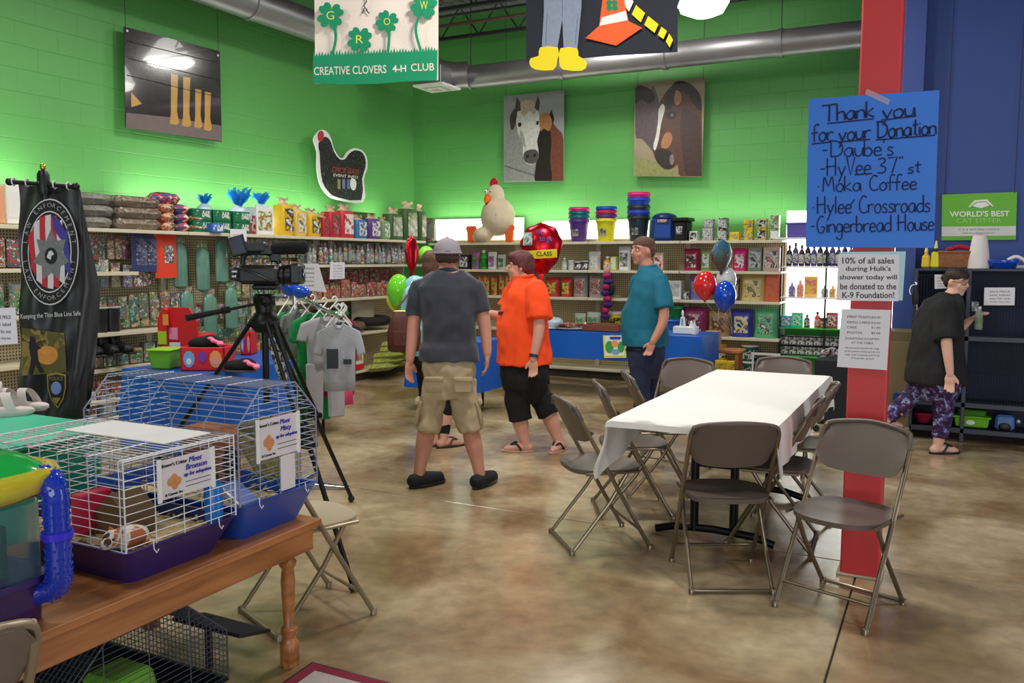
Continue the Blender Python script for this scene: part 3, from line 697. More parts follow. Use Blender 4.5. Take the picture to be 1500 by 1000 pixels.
for k, (px, py, z) in enumerate(((160, 400, 0),)):
    p = PX(px, py, XF); t = thing('bracket_shelf', 'short cream bracket shelf beside the police banner, above the green packets', 'shelf', (XF, p.y, p.z), R90); obj('shelf_board', struct_b, CR, t); obj('price_rail', B().box((0, -.002, -.006), (.62, .012, .034), bev=.003), CR, t)
# ---- back wall products
ZT = 1.80
def gx(a, c_, Y=10.6, py=350): return xb(a, py, Y), xb(c_, py, Y)
# buckets
def bucket(p, r, h, m_, label, mlabel=None, group=None, full=True):
    t = thing('bucket', label, 'bucket', p, 0, group)
    obj('bucket_body', B().lathe([(r*.72, 0), (r*.75, .005), (r*.97, h*.9), (r*.95, h*.9), (r*.7, .012)], n=20, cap=False).add([V((r*.7*cos(2*pi*j/20), r*.7*sin(2*pi*j/20), .008)) for j in range(20)], [tuple(range(20))]), m_, t, True)
    obj('rim', B().tube([V((r*cos(2*pi*j/24), r*sin(2*pi*j/24), h*.9)) for j in range(24)], .012, 8, closed=True).lathe([(r, h*.82), (r*1.02, h*.9), (r*1.02, h), (r*.98, h), (r*.95, h*.82)], n=24, cap=False), m_, t, True)
    if mlabel: obj('logo_sticker', B().grid(lambda u, v: V(((u-.5)*.09, -r*(.78+.0)-.012-.02*v, h*.25+.09*v)), 2, 2), mlabel, t)
    return t
pur, tea, pnk, yel, red_, blu, drk = [M('plastic_'+n, c, .35, nz=.03) for n, c in (('purple', (84, 46, 130)), ('teal', (20, 100, 110)), ('pink', (224, 40, 130)), ('yellow', (226, 218, 40)), ('red', (196, 36, 60)), ('blue', (40, 70, 190)), ('dark', (38, 54, 62)))]
stk = MP('bucket_logo', (220, 220, 210), [(60, 60, 60), (150, 140, 120)], sc=60)
def stack(px, cols, nms, lab):
    x = xb(px); r = .135; 
    for i, (m_, nn) in enumerate(zip(cols, nms)):
        bucket((x, 10.62, ZT+.052*i), r, .30, m_, '%s plastic bucket, %s of the stack %s' % (nn, ('outermost and lowest', 'second', 'third', 'fourth', 'top')[i if i < len(cols)-1 else 4], lab), stk if i == 0 else None)
stack(847, [pur, tea, tea, pnk], ['purple', 'teal', 'teal', 'pink'], 'right of the red foil balloon')
stack(887, [yel, pur, red_, blu], ['yellow', 'dark purple', 'red', 'blue'], 'between the purple and dark stacks')
stack(934, [drk, blu, drk, blu, blu, pnk][:6], ['dark green', 'blue', 'black', 'blue', 'bright blue', 'pink'], 'above the man in teal') if False else None
x = xb(934)
for i, (m_, nn) in enumerate(((drk, 'dark green'), (blu, 'royal blue'), (drk, 'black-green'), (blu, 'bright blue'), (pnk, 'pink'))):
    bucket((x, 10.62, ZT+.066*i+(.03 if i > 2 else 0)), .142, .33, m_, '%s plastic bucket in the tall stack above the teal shirt, %s' % (nn, ('outermost and lowest', 'second from bottom', 'third from bottom', 'below the pink', 'topmost')[i]), stk if i == 0 else None)
# blue food bin
t = thing('food_bin', 'blue rounded storage bin with a pale brand plate on the top shelf', 'bin', (xb(973), 10.6, ZT), .12)
nb = M('navy_bin', (26, 60, 130), .35)
obj('bin_body', B().box((0, 0, .15), (.27, .26, .3), tp=(1.1, 1.0), bev=.04), nb, t)
obj('dome_lid', B().ell((0, 0, .29), (.16, .15, .07)), M('navy_lid', (24, 44, 96), .3), t, True)
obj('front_panel', B().box((0, -.135, .12), (.2, .01, .16), bev=.004), M('navy_panel', (30, 74, 156), .35), t)
obj('name_plate', B().box((0, -.15, .25), (.12, .008, .035)), MP('plate', (220, 214, 214), [(190, 90, 90), (120, 120, 150)], sc=60), t)
t = thing('food_bin', 'black lidded storage bin with a white sticker beside the blue bin', 'bin', (xb(1000), 10.58, ZT), -.1)
obj('bin_body', B().box((0, 0, .12), (.16, .2, .25), tp=(1.2, 1.1), bev=.02), BK, t); obj('lid', B().box((0, 0, .265), (.23, .25, .045), bev=.01), BK, t); obj('sticker', B().box((0, -.112, .13), (.08, .004, .1)), MP('sticker_bw', (230, 230, 225), [(80, 80, 90), (150, 150, 150)], sc=50), t)
wc = M('white_card'); bwp = MP('bw_print', (40, 40, 42), [(235, 235, 235), (120, 120, 120)], sc=34); slv = MP('silver_print', (170, 170, 170), [(220, 220, 220), (90, 90, 90)], r=.3, sc=30); ylp = MP('yellow_print', (236, 206, 50), [(120, 100, 40), (240, 235, 220), (70, 60, 40)], sc=34)
grp = MP('greenwhite_print', (120, 150, 80), [(235, 240, 230), (60, 70, 50)], sc=34)
for px, w, h, m1, m2, lb in ((1017, .1, .12, wc, bwp, 'small white carton with a black print on the top shelf'),
    (1038, .13, .15, slv, slv, 'silver carton, lower one of the silver pair'), (1059, .11, .14, bwp, slv, 'dark grey carton, lower one of the dark pair'),
    (1077, .11, .10, M('yellow_card', (240, 200, 40), .5), ylp, 'short yellow tub-like carton between the dark and yellow stacks'),
    (1097, .11, .19, ylp, ylp, 'tall pale yellow carton on the top shelf'), (1117, .11, .14, ylp, bwp, 'yellow and black carton, lower of its pair'), (1135, .1, .13, grp, wc, 'green and white carton, lower of its pair')):
    t = carton('food_carton', w, h, .12, m1, m2, lb); t.location = (xb(px), 10.6, ZT); 
for px, z, w, h, m1, m2, lb in ((1039, .155, .11, .11, slv, slv, 'silver carton stacked as upper one of the silver pair'), (1059, .145, .11, .13, bwp, slv, 'dark grey carton stacked as upper one of the dark pair'), (1117, .145, .11, .11, ylp, bwp, 'yellow and black carton stacked on its twin'), (1135, .135, .1, .16, grp, grp, 'green and white carton at the top of its pair'), (1097, .195, .11, .05, M('yellow_card'), ylp, 'thin yellow carton lying on the tall pale yellow one')):
    t = carton('food_carton', w, h, .12, m1, m2, lb); t.location = (xb(px), 10.6, ZT+z)
# second shelf
def shelfbag(px0, px1, z, h, base, accs, label, Y=10.56, py=400, kind='pouch', rz=0):
    xa, xc = xb(px0, py, Y), xb(px1, py, Y); w = xc-xa
    m1 = M('sb_%d_%d_%d' % base, base, .35, nz=.12); m2 = MP('sbp_%d_%d_%d_%d' % (base+(px0,)), base, accs, sc=18, share=.6)
    if kind == 'pouch': t = pouch('pet_food_bag', w, h, min(.16, w*.6), m1, m2, label)
    elif kind == 'box': t = carton('goods_carton', w, h, .16, m1, m2, label)
    elif kind == 'bottle': t = bottle('goods_bottle', w/2, h, m1, m2, WH, label)
    elif kind == 'tub': t = tub('goods_tub', w/2, h, m1, m2, WH, label)
    t.location = (w/2+xa, Y, z); t.rotation_euler = (0, 0, rz); return t
W3 = (236, 236, 230); K3 = (40, 40, 42)
z2 = 1.432
shelfbag(676, 690, z2, .2, (40, 44, 56), [W3, (90, 90, 100)], 'small dark pouch right of the capped man, second shelf', kind='box')
shelfbag(691, 703, z2, .24, (150, 90, 150), [(60, 140, 60), (190, 80, 60), W3], 'purple and green packet under the chicken plush', kind='pouch')
shelfbag(704, 714, z2, .27, (60, 160, 50), [(30, 110, 30)], 'tall green bottle-shaped pack under the chicken plush', kind='bottle')
shelfbag(715, 728, z2, .24, (206, 206, 200), [(160, 90, 170), (60, 120, 60)], 'white and purple packet beside the tall green bottle')
shelfbag(729, 741, z2, .2, (180, 186, 170), [(60, 120, 60), (150, 90, 150)], 'pale grey-green packet beside the orange-shirted woman')
for k, px in enumerate((823, 833, 843, 853)): shelfbag(px, px+8, z2, (.16, .13, .11, .12)[k], ((190, 196, 180), (200, 204, 210), (40, 44, 70), (60, 60, 80))[k], [W3, K3], '%s on the second shelf under the purple buckets' % ('pale slim bottle', 'short white tub', 'navy tub', 'dark tub')[k], kind='bottle' if k == 0 else 'tub')
shelfbag(862, 880, z2, .24, (196, 196, 186), [W3, (120, 120, 120)], 'large pale pouch under the yellow buckets')
shelfbag(884, 896, z2, .18, (226, 160, 60), [W3, (200, 120, 30)], 'white-capped orange jar on the second shelf', kind='bottle')
shelfbag(897, 905, z2, .17, (206, 214, 110), [W3], 'slim pale yellow-green box beside the orange jar', kind='box')
shelfbag(906, 924, z2, .3, (226, 226, 226), [(150, 150, 150), K3, (110, 110, 110)], 'white bag with a black pattern left of the man in teal')
shelfbag(960, 974, z2, .22, (200, 170, 140), [W3, (190, 60, 60)], 'tan carton behind the man in teal', kind='box')
shelfbag(1002, 1025, z2, .27, (150, 30, 66), [(60, 50, 40), (226, 226, 220), (110, 60, 60)], 'maroon bag with an animal picture at the left of the right-hand bags')
shelfbag(1026, 1042, z2, .27, (120, 140, 90), [W3, (90, 70, 50)], 'olive bag with a picture partly behind the foil balloon')
shelfbag(1073, 1095, z2, .27, (206, 40, 110), [W3, (80, 60, 50), (150, 30, 80)], 'magenta bag with a dog picture right of the foil balloon')
shelfbag(1097, 1117, z2, .28, (110, 126, 104), [(190, 190, 186), (70, 70, 80)], 'grey-green carton with an animal picture on the second shelf', kind='box')
shelfbag(1119, 1142, z2, .28, (176, 150, 140), [(206, 206, 200), (80, 70, 70), (200, 110, 100)], 'pinkish grey carton with an animal picture at the shelf end', kind='box')
# third shelf
z3 = 1.072
goods_row('pouch', [MP('redbag_%d' % i, c, [(230, 200, 80), (90, 130, 60), (240, 90, 50)], sc=26) for i, c in enumerate(((190, 36, 34), (170, 30, 40), (200, 50, 36)))], xb(672), xb(762), z3, 9, 'red treat bag between the capped man and the orange-shirted woman', 'red treat bags between the capped man and the woman in orange', (.24, .28), axis='x', yy=10.56)
for k, (a, c_) in enumerate(((800, 820), (822, 838))): shelfbag(a, c_, z3, .25, (196, 50, 40), [(230, 210, 90), (90, 130, 80), (240, 120, 60)], 'red and green treat bag, %s of the pair right of the orange shirt' % ('left', 'right')[k], py=430)
for k, (a, c_) in enumerate(((840, 861), (863, 886))): shelfbag(a, c_, z3, .30, (150, 144, 140), [(180, 40, 50), (200, 190, 170), (130, 100, 50), (90, 100, 130)], 'large grey bag with a red base and food picture, %s of the pair' % ('left', 'right')[k], py=430)
shelfbag(975, 1000, z3, .23, (228, 228, 224), [(200, 200, 196)], 'plain white carton with a dark top right of the man in teal', kind='box', py=430)
shelfbag(1003, 1012, z3, .1, (120, 120, 110), [W3, K3], 'small dark open box beside the plain white carton', kind='box', py=430)
shelfbag(1010, 1030, z3, .28, (110, 110, 190), [(160, 150, 120), (80, 80, 150)], 'violet-blue bag behind the red balloon', py=430)
shelfbag(1072, 1084, z3, .26, (96, 56, 60), [(190, 180, 130)], 'dark narrow bag right of the white balloon', py=430)
shelfbag(1086, 1122, z3, .33, (206, 184, 116), [(226, 206, 150), (110, 100, 80), (150, 140, 100)], 'large gold pet food bag on the third shelf', py=430)
shelfbag(1123, 1142, z3, .34, (206, 92, 60), [(216, 110, 70)], 'tall terracotta orange carton at the end of the third shelf', kind='box', py=430)
# fourth shelf
z4 = .632
shelfbag(842, 858, z4, .22, (200, 206, 200), [(120, 170, 110), W3], 'white and green pack on the fourth shelf above the blue table', py=470)
shelfbag(860, 880, z4, .24, (200, 214, 200), [(110, 160, 110), (80, 160, 160)], 'pale pack with green print left of the hanging purple toy', py=470)
shelfbag(890, 912, z4, .26, (226, 206, 60), [(60, 60, 40)], 'yellow round tub behind the man in teal', kind='tub', py=470)
shelfbag(1000, 1036, z4, .34, (150, 50, 96), [(90, 40, 60), (220, 190, 200), (60, 40, 50)], 'magenta patterned pet food bag on the fourth shelf', py=470)
shelfbag(1038, 1070, z4, .30, (168, 132, 90), [(110, 80, 70), (60, 50, 44), (200, 170, 120)], 'tan and brown pet food bag on the fourth shelf', py=470)
shelfbag(1071, 1104, z4, .33, (56, 60, 150), [(226, 210, 90), (220, 220, 226), (40, 40, 110)], 'blue and yellow pet food bag on the fourth shelf', py=470)
shelfbag(1105, 1141, z4, .35, (90, 170, 120), [(150, 210, 170), (60, 130, 90), (130, 60, 50), W3], 'shiny green pet food bag with horse picture at the fourth shelf end', py=470)
t = bucket((xb(985, 470), 10.5, z4), .16, .36, M('plastic_green', (30, 140, 70), .35), 'green plastic bin behind the blue bin, right of the man in teal')
t = bucket((xb(983, 480, 10.3), 10.3, z4-.05+.0), .11, .26, M('plastic_azure', (60, 120, 220), .35), 'blue plastic bin standing in front of the green bin')
# bottom: tubs
for k, (px, c, nn) in enumerate(((1052, (226, 196, 50), 'yellow tub under a lid behind the wooden stool'), (1098, (40, 90, 80), 'dark green tub with a white lid under the tan bag'))):
    t = tub('large_tub', .1, .2, M('tubc%d' % k, c, .4), MP('tubp%d' % k, c, [W3, (60, 60, 50)], sc=20), M('tublid%d' % k, c, .4) if k == 0 else WH, nn); t.location = (xb(px, 520), 10.6, .135)
    t2 = dup(t, (xb(px, 520), 10.6, .335), 0, nn.replace('tub', 'upper tub', 1) + ', stacked on its twin')
for k, px in enumerate((1062, 1080)):
    t = carton('yellow_sack', .15, .2, .12, M('yellow_card'), ylp, 'yellow and blue carton on the bottom deck, %s of two' % ('left', 'right')[k]); t.location = (xb(px, 530), 10.45, .135)
t = thing('wire_shelf_insert', 'white square-framed stand with a dark blue inside on the bottom deck', 'stand', (xb(1124, 520), 10.5, .135))
for s in (-1, 1): obj('frame_post', B().box((s*.15, 0, .15), (.02, .02, .3)), WH, t)
obj('frame_top', B().box((0, 0, .3), (.34, .03, .03), bev=.004), WH, t); obj('inner_box', B().box((0, .06, .12), (.26, .12, .2), bev=.01), M('navy_bin'), t)
# hanging purple braided toy
t = thing('braided_toy', 'purple and magenta knotted plush rope toy hanging from the third shelf', 'toy', PY(889, 400, 10.36))
obj('hanging_cord', B().tube([(0, 0, .05), (0, .04, .12)], .004, 5), BK, t)
for k in range(8):
    obj('knot', B().ell((.02*sin(k*1.7), 0, -.03-.075*k), (.055+.01*(k % 2), .045, .042)).disp(.01, 25), [M('toy_magenta', (176, 40, 96), .9), M('toy_purple', (72, 40, 110), .9)][k % 2], t, True)
obj('ear', B().ell((.06, 0, -.2), (.05, .02, .09)), BK, t, True); obj('head', B().ell((0, 0, .03), (.04, .04, .05)), M('toy_peach', (214, 150, 140), .9), t, True)
# plush chicken
def chicken():
    p = V((xb(727), 10.55, ZT)); s = PY(727, 250, 10.55).z-ZT
    t = thing('plush_chicken', 'large cream plush chicken with red comb and orange beak sitting on the top shelf', 'plush toy', p)
    cr = M('cream_plush', (216, 198, 168), .95, nz=.1, ns=12, bump=.3, bs=60, sheen=.3); og = M('orange_plush', (240, 104, 40), .9, bump=.2); rd = M('red_plush', (200, 30, 50), .9); 
    b = B().ell((.05, 0, .27*s/.75), (.25, .21, .27)).ell((.02, -.01, .62*s/.95), (.125, .13, .16)).ell((-.13, -.08, .11), (.13, .17, .11)).ell((.12, -.05, .3), (.2, .18, .2)).ell((.04, 0, .42), (.16, .15, .18))
    obj('body', remesh(b, .014, 5), cr, t)
    z = .62*s/.95
    obj('beak', B().lathe([(.06, 0), (.05, .05), (.015, .12), (.002, .13)], n=12, mt=Matrix.Rotation(rad(125), 4, 'X') @ Matrix.Rotation(.1, 4, 'Z'), c=(-.04, -.1, z-.03), sx=.9), og, t, True)
    b = B()
    for i in range(4): b.ell((-.05+.028*i, 0, z+.17+.03*sin(i*1.1)), (.026, .02, .055))
    obj('comb', remesh(b, .008, 2), rd, t); obj('wattle', B().ell((-.05, -.13, z-.13), (.022, .015, .035)), rd, t, True)
    for sx in (-.075, .0):
        e = obj('eye', B().ell((sx, -.115+(.0 if sx < -.03 else 0), z+.05), (.026, .016, .03)), WH, t, True); obj('pupil', B().ell((sx, -.131, z+.05), (.009, .006, .011)), BK, e, True)
    for (fx, fy, a) in ((-.36, -.02, .1), (.27, -.08, -.2)):
        b = B()
        for k in (-1, 0, 1): b.ell((fx+k*.05, fy, .2), (.035, .035, .04))
        b.box((fx, fy, .1), (.12 if k else .1, .05, .2), tp=(1.25, 1), bev=.02); obj('foot', remesh(b, .01, 3), og, t)
    obj('leg', B().tube([(-.1, -.04, .1), (-.3, -.03, .06)], [.09, .06], 12), cr, t, True)
    obj('wing', B().ell((.2, -.08, .36), (.07, .08, .15), mt=Matrix.Rotation(-.5, 4, 'Y')), WH, t, True); 
    obj('wing_print', B().grid(lambda u, v: V((.05+.09*u, -.195-.02*u, .33+.05*v)), 2, 2), MP('wing_p', (210, 200, 180), [(60, 110, 90), (90, 90, 80)], sc=40), t)
chicken()
# bottle display between the gondola and the column: lit white panel with shelves
x0, x1 = xb(1149, 420, 10.8), xb(1325, 420, 10.8)
t = thing('lit_display', 'brightly backlit white display unit with bottle shelves behind the red column', 'display shelving', ((x0+x1)/2, 10.8, 0)); w = x1-x0
z0d, z1d = PY(1190, 482, 10.8).z, PY(1190, 308, 10.8).z
obj('glowing_panel', B().box((0, .03, (z0d+z1d)/2), (w, .03, z1d-z0d), bev=.004), M('display_glow', (255, 254, 248), .4, em=4.5, nz=0), t)
obj('back_panel', B().box((0, .06, 1.05), (w, .02, 2.1)), WH, t)
obj('green_lower_panel', B().box((0, .02, z0d/2), (w, .03, z0d)), M('green_panel', (70, 170, 70), .5), t)
dz = [PY(1190, y_, 10.7).z for y_ in (391, 480, 345)]
for k, z in enumerate([dz[0], (dz[0]+dz[1])/2+.0, dz[1], .42]): obj('shelf', B().box((0, -.13, z), (w, .3, .018), bev=.003), WH if k < 2 else M('green_panel'), t)
for s in (-.5, -.12, .5): obj('upright', B().box((s*w, -.25, z0d/2+.5 if s < 0 else .9), (.022, .03, z0d+1.0 if s < 0 else 1.8), bev=.003), BK, t)
bc = [M('bottle_black', (40, 36, 50), .3), M('bottle_violet', (84, 70, 130), .3), M('bottle_plum', (60, 40, 70), .3)]; bl = [MP('blbl%d' % i, c, [W3, (120, 110, 140)], sc=40) for i, c in enumerate(((70, 64, 80), (110, 100, 150), (200, 190, 120)))]
prs = [Proto(bottle('grooming_bottle', .034, .25, bc[i], bl[i], BK, '', 'bottle')) for i in range(3)]
n = 11
for k in range(n):
    px = 1156+9*k; prs[k % 3].put((xb(px, 385, 10.62), 10.62, dz[0]+.01), 0, 'dark grooming bottle on the lit display upper shelf, %s from the left' % ORD[k], 'dark bottles on the upper shelf of the lit display', (1, 1, 1+.12*(k % 2)))
for px, c, h, kind in ((1160, (130, 120, 190), .17, 'bottle'), (1172, (240, 150, 120), .2, 'bottle'), (1188, (250, 200, 90), .24, 'box'), (1208, (170, 176, 180), .14, 'bottle'), (1220, (220, 160, 70), .14, 'bottle')):
    w_ = .09 if kind == 'bottle' else .15; m_ = M('pale_%d' % px, c, .35)
    t = (bottle if kind == 'bottle' else None)('pastel_bottle', w_/2*.9, h, m_, MP('palep_%d' % px, c, [W3]), WH, 'x') if kind == 'bottle' else carton('pastel_carton', w_, h, .08, m_, MP('palep_%d' % px, c, [(250, 130, 120), (250, 230, 120)]), 'x')
    t['label'] = {1160: 'lavender bottle', 1172: 'peach bottle', 1188: 'yellow and pink carton', 1208: 'grey bottle', 1220: 'amber bottle'}[px]+' on the middle shelf of the lit display'
    t.location = (xb(px, 430, 10.64), 10.64, (dz[0]+dz[1])/2+.01)
for px, c, h, kind, nn in ((1152, (60, 170, 200), .13, 'box', 'cyan carton'), (1168, (40, 220, 150), .17, 'box', 'bright mint green carton'), (1182, (110, 70, 50), .15, 'bottle', 'brown bottle'), (1197, (220, 80, 60), .19, 'bottle', 'orange-red bottle'), (1208, (150, 60, 50), .12, 'tub', 'dark red tub'), (1219, (200, 60, 70), .18, 'box', 'red and white carton')):
    m_ = M('pl_%d' % px, c, .35); mp_ = MP('plp_%d' % px, c, [W3, (60, 60, 60)], sc=30)
    t = carton('display_carton', .13, h, .08, m_, mp_, '') if kind == 'box' else (bottle('display_bottle', .035, h, m_, mp_, BK, '') if kind == 'bottle' else tub('display_tub', .05, h, m_, mp_, BK, ''))
    t['label'] = nn+' on the lower shelf of the lit display'; t.location = (xb(px, 475, 10.64), 10.64, dz[1]+.01)
jm = [MP('jar_%d' % i, c, [W3, (150, 150, 140)], sc=40) for i, c in enumerate(((110, 110, 104), (90, 96, 90), (70, 60, 60)))]
prs = [Proto(tub('storage_jar', .05, .11, jm[i], jm[(i+1) % 3], BK, '', 'jar', tp=1.0)) for i in range(3)]
for j in range(2):
    for k in range(8):
        prs[(k+j) % 3].put((xb(1150+12*k, 500, 10.62), 10.62, .44+.115*j), 0, 'dark-lidded grey jar under the lit display, %s layer, %s from the left' % (('lower', 'upper')[j], ORD[k]), 'stacked grey jars under the lit display')
t = thing('violet_crate', 'violet plastic crate glowing on top of the lit display', 'crate', (xb(1172, 330, 10.6), 10.6, PY(1172, 348, 10.6).z)); obj('crate_body', B().box((0, 0, .08), (.26, .2, .17), tp=(1.05, 1.05), bev=.01), M('violet_plastic', (96, 80, 170), .35), t); obj('rim', B().box((0, 0, .165), (.3, .23, .02), bev=.006), M('violet_plastic'), t)
obj('support', B().box((0, .0, -.01), (.5, .3, .02)), WH, t)
# ================================================================== HANGING SIGNS
def poly(parent, name, pts, mtl, fn, off=0, th=.0015, sm=0, cl=None):
    """flat printed shape: pixel outline carried onto the sheet plane fn(px,py), raised by off towards the room"""
    if sm: pts = [(p.x, p.y) for p in smoothp(pts, sm, True)]
    cl = cl or parent.get('_cl')
    if cl: pts = [(min(max(x, cl[0]), cl[2]), min(max(y, cl[1]), cl[3])) for x, y in pts]
    P = [fn(x, y) for x, y in pts]; o = parent.location
    n = fn.n; f = [q+n*(off+th)-o for q in P]; k = [q+n*off-o for q in P]; m_ = len(P)
    a = sum(pts[i][0]*pts[(i+1) % m_][1]-pts[(i+1) % m_][0]*pts[i][1] for i in range(m_))
    if a > 0: f = f[::-1]; k = k[::-1]
    b = B().add(f+k, [tuple(range(m_)), tuple(range(2*m_-1, m_-1, -1))]+[(i, i+m_, (i+1) % m_+m_, (i+1) % m_) for i in range(m_)])
    return obj(name, b, mtl, parent)
class Pl:
    def __init__(s, f, n): s.f = f; s.n = V(n)
    def __call__(s, x, y): return s.f(x, y)
def lines(parent, name, segs, w, mtl, fn, off):
    o = parent.location
    for sg in segs:
        pts = [fn(x, y)+fn.n*off-o for x, y in sg]
        q = obj(name, B().tube(pts, w, 5), mtl, parent)
    return q
def ptext(parent, s_, px, py, wpx, hpx, mtl, fn, off, ang=0, bold=0, name='lettering', shear=0):
    """lettering whose middle, width and height are given on the sheet"""
    me = text(s_, 1, .0, bold, shear=shear); xs = [v.co.x for v in me.vertices]; zs = [v.co.z for v in me.vertices]
    x0, x1, z0, z1 = min(xs), max(xs), min(zs), max(zs); o = parent.location
    b = B(); ca, sa = cos(ang), sin(ang); vs = []
    for v in me.vertices:
        u = ((v.co.x-x0)/(x1-x0)-.5)*wpx; q = -((v.co.z-z0)/(z1-z0)-.5)*hpx
        vs.append(fn(px+u*ca-q*sa, py+u*sa+q*ca)+fn.n*off-o)
    b.add(vs, [tuple(p.vertices) for p in me.polygons]); bpy.data.meshes.remove(me); return obj(name, b, mtl, parent)
def sheet(name, label, cat, corners, fn, mtl, th=.006, body='panel'):
    c = [fn(x, y) for x, y in corners]; o = sum(c, V())/4
    t = thing(name, label, cat, o); poly(t, body, corners, mtl, fn, -th, th); return t
def wires(t, pts, fn):
    for x, y in pts:
        p = fn(x, y)-t.location; obj('hanging_wire', B().tube([p, V((p.x, p.y, ZC-t.location.z))], .003, 5), dk, t)
blk = M('print_black', (22, 22, 24), .5)
def col_(n, c, **k): return M(n, c, k.pop('r', .5), nz=k.pop('nz', .15), ns=k.pop('ns', 12), **k)
# boots poster on the left wall
PLf = Pl(lambda x, y: PX(x, y, -7.12), (1, 0, 0))
cs = [(182, 39), (322, 75), (325, 208), (184, 187)]
t = sheet('boots_poster', 'hanging photo poster of tan cowboy boots on dark planks, on the left wall', 'poster', cs, PLf, col_('poster_dark', (52, 46, 50), r=.14, coat=1, ns=3, nz=.5), .012)
poly(t, 'floor_print', [(185, 165), (250, 172), (325, 184), (325, 207), (184, 187)], col_('plank_pale', (120, 106, 104), r=.16, coat=1), PLf, .0005)
poly(t, 'hay_print', [(192, 135), (208, 152), (192, 157)], col_('boot_tan', (196, 150, 84), r=.16, coat=1), PLf, .0005)
for k, (x, y0, y1, w) in enumerate(((255, 108, 183, 8), (273, 112, 186, 8), (290, 130, 188, 7), (304, 134, 192, 7))):
    poly(t, 'boot_print', [(x-w*.6, y0), (x+w*.7, y0+2), (x+w*.5, y1-20), (x+w*.9, y1-3), (x+w*.4, y1), (x-w*.8, y1-2), (x-w*.6, y1-20)], col_('boot_tan', (0, 0, 0)), PLf, .0008)
for y in (60, 85, 110): lines(t, 'plank_line', [[(186, y), (322, y+33)]], .004, blk, PLf, .001)
wires(t, [(184, 44), (320, 78)], PLf)
t2 = obj('grommet', B().ell(PLf(186, 45)-t.location+V((.004, 0, 0)), (.004, .012, .012)), WH, t, True); obj('grommet', B().ell(PLf(319, 81)-t.location+V((.004, 0, 0)), (.004, .012, .012)), WH, t, True)
# horse posters
PB = Pl(lambda x, y: PY(x, y, 10.86), (0, -1, 0))
t = sheet('horse_poster', 'hanging photo poster of a white horse beside a brown horse', 'poster', [(738, 141), (826, 132), (826, 265), (738, 267)], PB, col_('sky_grey', (150, 152, 150), r=.35, ns=2), .012); t['_cl'] = (738.5, 134, 825.5, 265)
hg = lambda n, c: col_(n, c, nz=.4, ns=22, r=.35)
poly(t, 'neck_print', [(738, 215), (746, 190), (756, 175), (766, 200), (770, 235), (788, 245), (788, 268), (738, 268)], hg('neck_grey', (142, 142, 138)), PB, .0005, sm=3)
poly(t, 'horse_print', [(794, 185), (806, 178), (816, 188), (826, 204), (827, 267), (800, 267), (800, 225)], hg('brown_horse', (112, 66, 48)), PB, .0008, sm=3)
poly(t, 'body_print', [(787, 200), (793, 188), (803, 186), (808, 205), (806, 235), (808, 268), (784, 268), (786, 235)], hg('near_black', (40, 32, 30)), PB, .0012, sm=3)
poly(t, 'ear_print', [(803, 172), (808, 160), (812, 174), (810, 184)], M('near_black'), PB, .0014); poly(t, 'forelock_print', [(790, 172), (797, 165), (805, 168), (809, 180), (804, 192), (797, 188), (792, 192)], hg('chestnut', (168, 116, 74)), PB, .0018, sm=3)
poly(t, 'horse_print', [(756, 172), (760, 155), (773, 148), (786, 155), (790, 172), (791, 190), (787, 206), (789, 222), (788, 234), (779, 241), (770, 238), (766, 226), (766, 210), (759, 195)], hg('white_horse', (204, 204, 198)), PB, .0016, sm=3)
poly(t, 'mane_print', [(749, 190), (747, 172), (753, 160), (758, 158), (757, 172), (754, 186)], hg('ear_dark', (70, 62, 58)), PB, .0022, sm=3); poly(t, 'forelock_print', [(760, 158), (768, 147), (778, 147), (787, 156), (782, 168), (775, 162), (768, 170)], hg('cream_hair', (176, 164, 142)), PB, .0024, sm=3)
poly(t, 'ear_print', [(754, 164), (757, 142), (762, 150), (763, 162)], M('ear_dark'), PB, .0026); poly(t, 'ear_print', [(783, 158), (788, 140), (791, 150), (789, 163)], M('ear_dark'), PB, .0026)
poly(t, 'muzzle_print', [(767, 226), (773, 220), (784, 219), (789, 225), (787, 236), (778, 240), (769, 236)], hg('muzzle_grey', (84, 78, 80)), PB, .0026, sm=3)
for q in ([(771, 228), (774, 226), (775, 230), (772, 231)], [(782, 226), (785, 225), (785, 229), (782, 230)], [(759, 181), (763, 179), (764, 184), (760, 186)], [(786, 178), (789, 177), (789, 182), (786, 183)]): poly(t, 'eye_print', q, blk, PB, .0036, sm=2)
poly(t, 'cheek_print', [(763, 190), (768, 200), (770, 216), (766, 212), (762, 200)], hg('cheek_grey', (160, 160, 156)), PB, .0026, sm=3)
lines(t, 'fence_wire', [[(740, 243), (760, 250), (786, 258)]], .003, blk, PB, .003)
wires(t, [(741, 144), (823, 136)], PB)
t = sheet('horse_poster', 'hanging photo poster of a dark brown horse with a white blaze', 'poster', [(930, 122), (1033, 113), (1028, 259), (928, 258)], PB, col_('poster_tan', (150, 136, 108), nz=.3, ns=3, r=.35), .012); t['_cl'] = (930.5, 115, 1028, 258)
poly(t, 'grass_print', [(930, 230), (960, 236), (990, 250), (990, 259), (930, 259)], hg('dry_grass', (136, 140, 84)), PB, .0004)
poly(t, 'horse_print', [(930, 130), (944, 127), (952, 132), (957, 126), (963, 140), (966, 160), (962, 190), (962, 226), (950, 214), (940, 203), (930, 197)], hg('grey_horse', (88, 74, 78)), PB, .0006, sm=3)
poly(t, 'mane_print', [(930, 130), (944, 127), (955, 133), (960, 145), (950, 152), (940, 146), (930, 152)], hg('mane_black', (44, 34, 32)), PB, .0012, sm=3)
